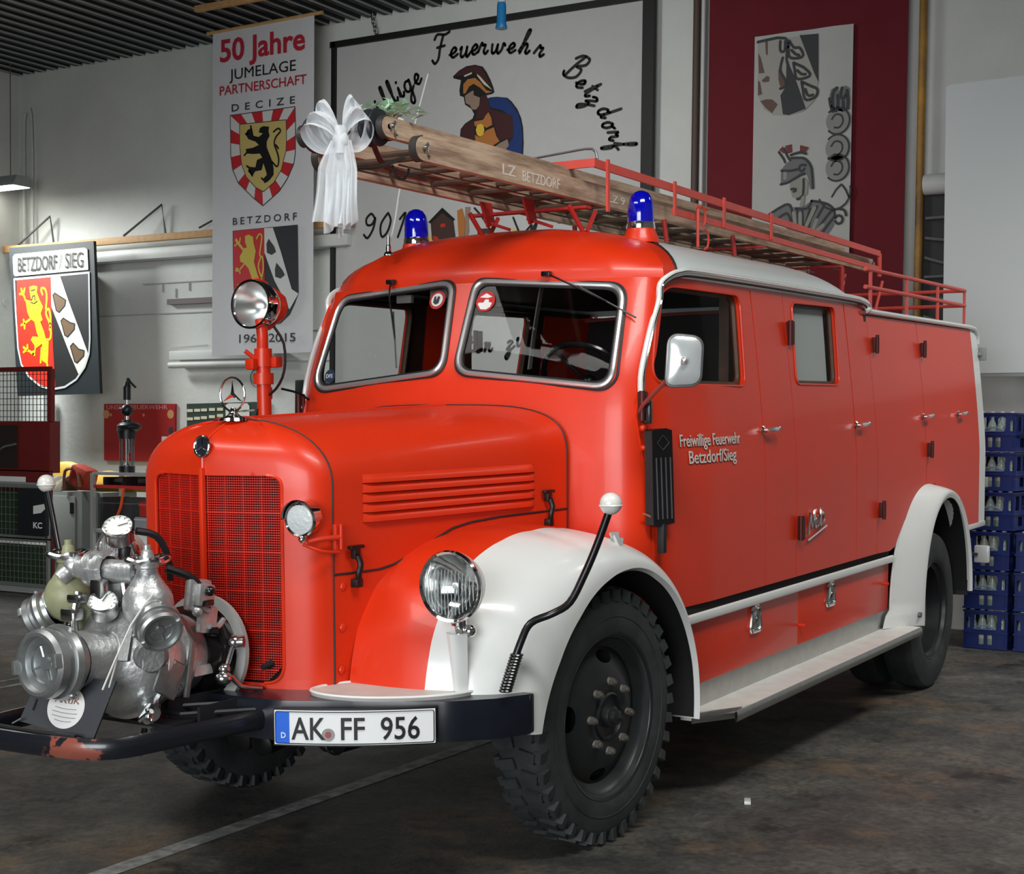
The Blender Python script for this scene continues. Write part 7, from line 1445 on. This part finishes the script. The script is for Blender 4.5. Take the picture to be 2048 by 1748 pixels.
flat('paper_note', [[(8.583,1.485),(8.457,1.483),(8.46,1.4),(8.583,1.404)]], IX - .004, DIAL, ir)
flat('key_bunch', [[(8.474,1.587),(8.419,1.592),(8.419,1.542),(8.439,1.496),(8.48,1.531)]], IX - .004, SGREY, ir)
ig = thing('green_key_board', (7.45, 8.2, 1.6), 'dark green board with rows of small cream labels behind the bonnet', 'board')
MB().poly([(IX, y, z) for y, z in [(8.21,1.849),(7.055,1.87),(7.053,1.446),(8.202,1.433)]], (.03, 0, 0)).build('board_panel', mat('board_green', (44, 62, 54), .5), ig)
for (a, b_) in [(8.156,1.774),(8.049,1.777),(7.949,1.781),(7.833,1.786),(7.715,1.788),(8.155,1.682),(8.051,1.689),(7.949,1.696),(7.833,1.707),(7.715,1.72),(8.159,1.571)]:
    MB().box((IX - .004, a, b_), (.006, .085, .032)).build('cream_label', mat('cream_label', (216, 212, 184), .6), ig)
flat('board_star', [[(7.117,1.755),(7.099,1.774),(7.08,1.755),(7.099,1.735)]], IX - .003, DIAL, ig)
flat('white_cover', [[(7.635,1.833),(7.596,1.852),(7.327,1.852),(7.298,1.823),(7.298,1.677),(7.634,1.676)]], IX - .006, mat('arms_white', (222, 222, 214), .5), ig, .004)
dk = thing('cable_duct', (7.4, 8, 2.2), 'white double wall lamp fixture on the wall below the tall banner', 'lamp')
a, b_ = [(8.386,2.447),(6.879,2.215)]; a2 = [(8.385,2.253)][0]
MB().box((7.42, (a[0] + b_[0]) / 2, (a[1] + a2[1]) / 2 + .03), (.10, a[0] - b_[0], .10), bevel=.01).cyl((7.36, a[0] - .02, a2[1] + .02), (7.36, b_[0], a2[1] + .02), .035).build('fixture_body', PIPEW, dk)
lines('fixture_outline', [[(8.401,2.458),(7.81,2.479)]], 7.365, .012, mat('wall_joint_grey', (178, 180, 178), .8), dk)
wc = thing('wire_coil', (7.42, 7.5, 2.1), 'small coil of thin wire hanging on the wall above the green board', 'wire')
for k, (u_, v_, r_) in enumerate(((0, 0, .10), (.02, .01, .075), (-.02, -.01, .055))):
    c = [(7.151,2.121)][0]
    MB().tube([(7.42, c[0] + u_ + r_ * math.cos(t * PI / 10), c[1] + v_ + r_ * 1.0 * math.sin(t * PI / 10)) for t in range(20)], .004, 4, smooth=1, closed=True).build('wire_loop', STEEL, wc)
bd = thing('dark_cabinet', (7.3, 7.0, 1.8), 'black cabinet on the wall seen between the search light post and the cab', 'cabinet')
a, b_ = [(6.526,2.089),(6.271,1.364)]
MB().box((7.38, (a[0] + b_[0]) / 2, (a[1] + b_[1]) / 2), (.2, a[0] - b_[0], a[1] - b_[1]), bevel=.01).build('cabinet_body', BLACK, bd)
gw2 = thing('grey_wall_panel', (7.45, 9.9, 2), 'narrow grey upright panel edge on the wall below the town sign', 'panel')
a, b_ = [(10.346,1.957),(10.281,1.072)]
MB().box((7.40, a[0], (a[1] + b_[1]) / 2), (.05, .08, a[1] - b_[1])).build('panel_edge', GREY, gw2)

# ------------------------------------------------------------------ red cart with mesh sides and the mesh boxes
MAROON = mat('cart_maroon', (112, 24, 22), .5, var=.15)
rc = thing('red_mesh_cart', (5.3, 8.3, 0), 'dark red equipment cart with a wire mesh top at the left edge', 'cart')
yR, yL = 7.62, 9.4
def yz(u, v, x=5.0): return None
zT = 2.12; zM = [(7.909,1.624)][0][1]; zP = [(7.911,1.13)][0][1]; zB = [(7.913,0.672)][0][1]
m = MB(); m.box((5.0, (yR + yL) / 2, zT), (.04, yL - yR, .045)).box((5.0, yR, (zT + zM) / 2), (.05, .05, zT - zM)).box((5.0, yL, (zT + zM) / 2), (.05, .05, zT - zM)); m.build('cart_frame', MAROON, rc)
m = MB()
for k in range(34): m.box((5.01, yR + .05 + k * .052, (zT + zM) / 2), (.005, .006, zT - zM))
for k in range(9): m.box((5.01, (yR + yL) / 2, zM + .04 + k * .058), (.005, yL - yR, .006))
m.build('wire_mesh', mat('mesh_dark', (70, 62, 60), .5), rc)
m = MB(); m.box((5.0, (yR + yL) / 2, (zM + zP) / 2), (.04, yL - yR, zM - zP), bevel=.01).box((5.06, yR + .02, (zM + zP) / 2), (.1, .04, zM - zP)).box((5.0, (yR + yL) / 2, (zP + zB) / 2 + .1), (.04, yL - yR, .30)); m.build('cart_panel', MAROON, rc)
MB().box((4.975, [(8.156,1.391)][0][0] + .05, (zM + zP) / 2), (.02, .30, zM - zP - .08)).build('panel_opening', mat('opening_dark', (40, 26, 20), .7), rc)
MB().tube([(4.96, 8.30, zP + .20), (4.955, 8.22, zP + .24), (4.955, 8.10, zP + .26), (4.955, 8.06, zP + .27)], .012, 6).build('cart_handle', ALU, rc)
a, b_ = [(8.288,1.088),(7.936,1.0)]; MB().box((4.965, (a[0] + b_[0]) / 2 + .2, (a[1] + b_[1]) / 2), (.01, a[0] - b_[0] + .4, a[1] - b_[1])).build('white_label_strip', DIAL, rc)
m = MB(); 
for y in (yR + .04, yL - .04):
    m.box((5.03, y, (zB + .04 + FZ) / 2), (.05, .05, zB + .04 - FZ))
m.build('cart_legs', MAROON, rc)
MESHG = mat('galvanised_wire', (150, 156, 152), .45, .6); GRASS = mat('green_contents', (36, 60, 34), .8, var=.5, scale=30, bump=.5)
for k, (v0, v1, nm, lab) in enumerate(((972, 1075, 'mesh_box', 'galvanised wire mesh box with green contents, upper of the two under the red cart'), (1078, 1170, 'mesh_box', 'galvanised wire mesh box with green contents, lower of the two, on castors'))):
    t_ = thing(nm, (5.2, 8.3, 0), lab, 'mesh box', 'wire mesh boxes'); X0 = 4.86
    z1, z0 = [(7.752,1.007)][0][1], [(7.754,0.517)][0][1]
    if k: z1, z0 = [(7.754,0.494)][0][1], [(7.755,0.064)][0][1]
    yr2 = [(7.508,0.693)][0][0] - (.0 if k == 0 else .0); yl2 = yr2 + 1.4
    m = MB()
    for z in (z0, z1): m.box((X0, (yr2 + yl2) / 2, z), (.03, yl2 - yr2, .035))
    for y in (yr2, yl2): m.box((X0, y, (z0 + z1) / 2), (.03, .03, z1 - z0))
    m.build('box_frame', MESHG, t_)
    m = MB()
    for j in range(1, 24): m.box((X0, yr2 + j * .058, (z0 + z1) / 2), (.004, .004, z1 - z0))
    for j in range(1, 7): m.box((X0, (yr2 + yl2) / 2, z0 + (z1 - z0) * j / 7), (.004, yl2 - yr2, .004))
    m.build('wire_mesh', MESHG, t_)
    MB().box((X0 + .055, (yr2 + yl2) / 2 + .02, (z0 + z1) / 2 - .02), (.08, yl2 - yr2 - .05, z1 - z0 - .06), bevel=.02).build('green_filling', GRASS, t_)
    if k:
        m = MB(); m.box((X0 + .05, (yr2 + yl2) / 2, z0 - .045), (.12, yl2 - yr2, .05))
        m.build('box_base', GREY, t_)
        for y in (yr2 + .1, yl2 - .1):
            for x in (X0 + .05,): MB().cyl((x - .02, y, .075 + FZ), (x + .02, y, .075 + FZ), .073).box((x, y, (z0 + .02) / 2 + .02), (.05, .05, max(.02, z0 - .10)), bevel=.008).build('castor', BLACK, t_)
kb = thing('black_case', (4.8, 7.7, 1), 'black bag with pale print hanging on the front of the upper mesh box', 'bag')
a, b_ = [(7.83,0.992),(7.45,0.547)]
MB().box((4.80, (a[0] + b_[0]) / 2, (a[1] + b_[1]) / 2), (.05, a[0] - b_[0], a[1] - b_[1]), bevel=.012).build('bag_body', mat('bag_black', (18, 22, 28), .6), kb)
wt('bag_print', 'KC', [(7.61,0.618)][0], [(7.61,0.674)][0], [(7.488,0.623)][0], 4.772, DIAL, kb, .03)
flat('bag_badge', [[(7.609,0.825),(7.461,0.848),(7.447,0.802),(7.501,0.763),(7.609,0.749)]], 4.772, DIAL, kb)
mn2 = thing('floor_mat_box', (5.6, 8.2, 1), 'dark box with a pale top rim just below the red cart panel', 'box')
a, b_ = [(8.359,1.073),(7.538,1.012)]
MB().box((4.90, (a[0] + b_[0]) / 2, a[1] - .06), (.1, a[0] - b_[0], .05)).build('box_lid', GREY, mn2)

# grey cabinet, metal shelf and what stands on it
gc = thing('grey_steel_cabinet', (6.6, 8.9, 0), 'low grey steel cabinet between the mesh boxes and the metal shelf', 'cabinet')
y1_, y0_ = 9.35, 8.50; zt2 = .87
MB().box((6.75, (y0_ + y1_) / 2, (zt2 + .01 + FZ) / 2), (.5, y1_ - y0_, zt2 + .01 - FZ), bevel=.01).build('cabinet_body', GREY, gc)
MB().box((6.492, 9.12, zt2 * .55), (.012, .42, .70), bevel=.004).build('cabinet_door', mat('grey_door', (166, 172, 170), .45), gc)
MB().box((6.482, 8.95, .70), (.012, .05, .12)).build('door_slot', BLACK, gc)
MB().box((6.492, 8.68, .5), (.012, .24, .76)).build('cabinet_door', mat('grey_door_dark', (110, 116, 114), .45), gc)
ms = thing('metal_shelf', (6.2, 7.7, 0), 'light grey metal shelf unit standing left of the radiator grille', 'shelf')
yA, yB = 8.12, 7.20; ztop = [(7.735,1.103)][0][1]; zm1 = [(7.735,0.972)][0][1]; zm2 = [(7.736,0.515)][0][1]
m = MB()
for y in (yA, yB):
    for x in (6.0, 6.4): m.box((x, y, (ztop + FZ) / 2), (.04, .04, ztop - FZ))
m.build('shelf_uprights', mat('shelf_light_grey', (184, 188, 186), .4, .3), ms)
for z, mt in ((ztop, mat('shelf_light_grey', (184, 188, 186), .4, .3)), (zm1, mat('shelf_red', (196, 50, 56), .5)), (zm2, mat('shelf_light_grey', (184, 188, 186), .4, .3)), (.12, mat('shelf_light_grey', (184, 188, 186), .4, .3))):
    MB().box((6.2, (yA + yB) / 2, z), (.42, yA - yB, .03)).build('shelf_tray', mt, ms)
for k, (y, w_, h_, mt, lab) in enumerate(((7.95, .10, .08, 'black_box_a', 'small black box on the upper tray of the metal shelf'), (7.62, .22, .09, 'black_box_b', 'wide black case on the upper tray of the metal shelf'))):
    t_ = thing('small_case', (6.15, y, zm1), lab, 'case'); MB().box((6.12, y, zm1 + .016 + h_ / 2), (.2, w_, h_), bevel=.01).build('case_body', BLACK, t_)
for k, (u_, v0, v1, w_, rgb, nm, lab) in enumerate(((222, 985, 1056, .22, (40, 42, 46), 'black_suitcase', 'dark upright case in the middle of the metal shelf, left side'), (262, 980, 1056, .12, (60, 62, 64), 'grey_canister', 'slim grey canister in the middle of the metal shelf'), (290, 1040, 1056, .18, (150, 156, 160), 'grey_storage_box', 'grey open storage box on the right of the metal shelf'), (297, 1000, 1038, .14, (190, 52, 44), 'red_carton', 'red carton above the grey storage box on the metal shelf'))):
    p0 = [[(7.966,0.542)][0], [(7.683,0.554)][0], [(7.488,0.561)][0], [(7.44,0.664)][0]][k]
    h_ = [.33, .33, .14, .15][k]; base = zm2 + .016 if k < 3 else zm2 + .16
    t_ = thing(nm, (6.15, p0[0], base), lab, 'box'); m = MB(); m.box((6.15, p0[0], base + h_ / 2 + .002), (.22, w_, h_), bevel=.012); m.build('box_body', mat(nm, rgb, .5), t_)
    MB().box((6.15, p0[0], base + h_ * .82), (.225, w_ * 1.03, .014)).build('box_rim', mat(nm + '_rim', tuple(min(255, c_ + 40) for c_ in rgb), .5), t_)
ob = thing('orange_strap', (6.0, 7.7, .7), 'orange strap dangling in front of the metal shelf behind the top gauge', 'strap')
m = MB(); m.tube([(5.985, [(7.67,0.783)][0][0], zm1 - .01), (5.95, *[(7.67,0.783)][0]), (5.93, *[(7.698,0.691)][0]), (5.93, *[(7.754,0.578)][0])], .02, 6, flat=(.02, .006)); m.build('strap_band', mat('orange_strap', (232, 92, 36), .6), ob)
# rescue lamp head with glass cylinder on the shelf top
hd = thing('measuring_column', (6.2, 7.7, 1.1), 'tall black apparatus with a clear glass cylinder standing on top of the metal shelf', 'apparatus')
def hp(u, v): return None
C0 = [(7.739,1.117)][0]; yc = C0[0]; hx = 6.1
Z = lambda v: {945: C0[1]}.get(v, C0[1] + (945 - v) * .00436)
BLK = mat('apparatus_black', (22, 26, 32), .4)
MB().cyl((hx, yc, Z(943)), (hx, yc, Z(862)), .076, cap=False).build('glass_cylinder', CLEAR, hd)
m = MB()
for a in (0, 1.57, 3.14, 4.71): m.cyl((hx + .068 * math.cos(a), yc + .068 * math.sin(a), Z(945)), (hx + .068 * math.cos(a), yc + .068 * math.sin(a), Z(858)), .007)
m.cyl((hx, yc, Z(945)), (hx, yc, Z(860)), .012).cyl((hx, yc - .03, Z(900)), (hx, yc - .03, Z(868)), .02).sphere((hx, yc, Z(930)), .03); m.build('guide_rods', STEEL, hd)
m = MB(); m.cyl((hx, yc, Z(866)), (hx, yc, Z(848)), .088).cyl((hx, yc, Z(848)), (hx, yc, Z(832)), .105, .09).sphere((hx, yc - .03, Z(838)), .105, (1, 1.35, .5)).cyl((hx, yc, Z(832)), (hx, yc, Z(822)), .06, .045).cyl((hx, yc, Z(945)), (hx, yc, Z(930)), .08)
m.build('column_head', BLK, hd)
MB().cyl((hx, yc, Z(824)), (hx, yc, Z(808)), .02).cyl((hx, yc, Z(790)), (hx, yc, Z(772)), .016).build('column_collar', CHROME, hd)
m = MB(); m.sphere((hx, yc, Z(800)), .062, (1, 1, 1.0)).tube([(hx, yc + .02, Z(797)), (hx, yc + .10, Z(796))], .012, 6).cyl((hx, yc, Z(776)), (hx, yc, Z(745)), .038).cyl((hx, yc, Z(745)), (hx, yc, Z(734)), .044, .024).tube([(hx, yc, Z(740)), (hx, yc - .01, Z(726)), (hx, yc - .05, Z(735)), (hx, yc - .12, Z(747))], .012, 6)
m.build('pump_handle', BLK, hd)
# bits of kit behind: yellow tarp, red bag
yt = thing('yellow_tarpaulin', (6.9, 9.0, .9), 'folded yellow plastic sheet on the cabinet behind the metal shelf', 'tarpaulin')
def tarp(u, v):
    y = 9.55 - u * 1.55; return (6.75 + .25 * v + .02 * math.sin(u * 9), y, .885 + (.30 - .20 * u + .03 * math.sin(u * 14)) * math.sin(PI * min(1, v + .1)))
m = MB(); m.grid(tarp, 30, 12); m.build('tarp_sheet', mat('tarp_yellow', (222, 184, 60), .5), yt, solid=.01)
rb = thing('red_bag', (6.5, 8.9, .9), 'red-brown padded bag lying on the grey cabinet beside the white marker ball', 'bag')
m = MB(); m.box((6.58, 8.88, 1.035), (.2, .26, .24), Matrix.Rotation(.3, 3, 'X'), bevel=.05); m.build('bag_body', mat('bag_red', (176, 60, 44), .6, var=.2), rb)
m = MB(); m.tube([(6.47, 9.06, .90), (6.46, 9.03, 1.10), (6.46, 8.92, 1.13)], .018, 6).tube([(6.47, 8.84, 1.08), (6.46, 8.80, .93)], .018, 6); m.build('bag_straps', mat('bag_strap_brown', (142, 96, 76), .6), rb)
gb = thing('folded_cloth', (6.6, 9.2, .9), 'crumpled grey-beige cloth heap behind the white marker ball', 'cloth')
m = MB(); m.grid(lambda u, v: (6.62 + .12 * math.cos(v * PI), 9.42 - u * .28, .875 + (.14 + .03 * math.sin(u * 12 + v * 5)) * math.sin(PI * v)), 20, 14); m.build('cloth_heap', mat('cloth_beige', (150, 146, 130), .8), gb)

# ------------------------------------------------------------------ give every grouped thing its base point
ON_FLOOR = ('red_mesh_cart', 'mesh_box', 'grey_steel_cabinet', 'metal_shelf')
for e, loc in REB:
    e.location = loc
    for ch in list(e.children): ch.location = ch.location - loc

# ------------------------------------------------------------------ pieces that stand apart become parts of their own
def split_apart(o, grow=.003):
    bm = bmesh.new(); bm.from_mesh(o.data); bm.faces.ensure_lookup_table(); seen = set(); isl = []
    for f in bm.faces:
        if f.index in seen: continue
        st = [f]; seen.add(f.index); g = []
        while st:
            x = st.pop(); g.append(x)
            for v in x.verts:
                for y in v.link_faces:
                    if y.index not in seen: seen.add(y.index); st.append(y)
        cs = [v.co for x in g for v in x.verts]
        isl.append([[min(c[i] for c in cs) - grow for i in range(3)], [max(c[i] for c in cs) + grow for i in range(3)], g])
    ch = True
    while ch:
        ch = False
        for i in range(len(isl)):
            for j in range(i + 1, len(isl)):
                a, b = isl[i], isl[j]
                if all(a[0][k] <= b[1][k] and b[0][k] <= a[1][k] for k in range(3)):
                    a[0] = [min(p, q) for p, q in zip(a[0], b[0])]; a[1] = [max(p, q) for p, q in zip(a[1], b[1])]; a[2] += b[2]; isl.pop(j); ch = True; break
            if ch: break
    if len(isl) > 1:
        nm = o.name.split('.')[0]
        for k, (_, _, g) in enumerate(isl):
            nb = bmesh.new(); mp = {}
            for f in g:
                vs = []
                for v in f.verts:
                    if v.index not in mp: mp[v.index] = nb.verts.new(v.co)
                    vs.append(mp[v.index])
                nf = nb.faces.new(vs); nf.smooth = f.smooth
            for e in {e for f in g for e in f.edges}:
                if not e.smooth:
                    q = nb.edges.get([mp[v.index] for v in e.verts])
                    if q: q.smooth = False
            me = bpy.data.meshes.new(nm); nb.to_mesh(me); nb.free()
            for m_ in o.data.materials: me.materials.append(m_)
            if k == 0: first_me = me
            else:
                c = o.copy(); c.data = me; c.name = nm; COL.objects.link(c)
        o.data = first_me
    bm.free()
SPLIT = ('rack_legs', 'casing_ribs', 'guard_stay', 'control_switch', 'starting_crank_hole', 'deck_fittings', 'small_pipes', 'gauge_pipe', 'rubber_hose', 'pump_bracket', 'mirror_bracket_bolt', 'casing_web', 'white_cord',
         'front_bench', 'rear_bench', 'door_pillar_trim', 'rear_view_mirror', 'engine_bay', 'axles', 'chassis_frame', 'rear_wheel_housing', 'foot_cap', 'tension_wire', 'ladder_ironwork', 'rack_upright', 'locker_stop', 'linkage', 'control_bracket',
         'bronze_armour', 'maroon_tunic', 'painted_skin', 'helmet_highlight', 'painted_house', 'painted_window', 'painted_flame', 'arms_dark_field', 'arms_brown_field', 'helmet_crest', 'black_helmets', 'board_clip', 'shield_red_fields', 'cart_legs', 'crate_emblem', 'bag_straps', 'medallions', 'cream_label')
for o in [o for o in bpy.data.objects if o.type == 'MESH' and o.name.split('.')[0] in SPLIT]: split_apart(o)
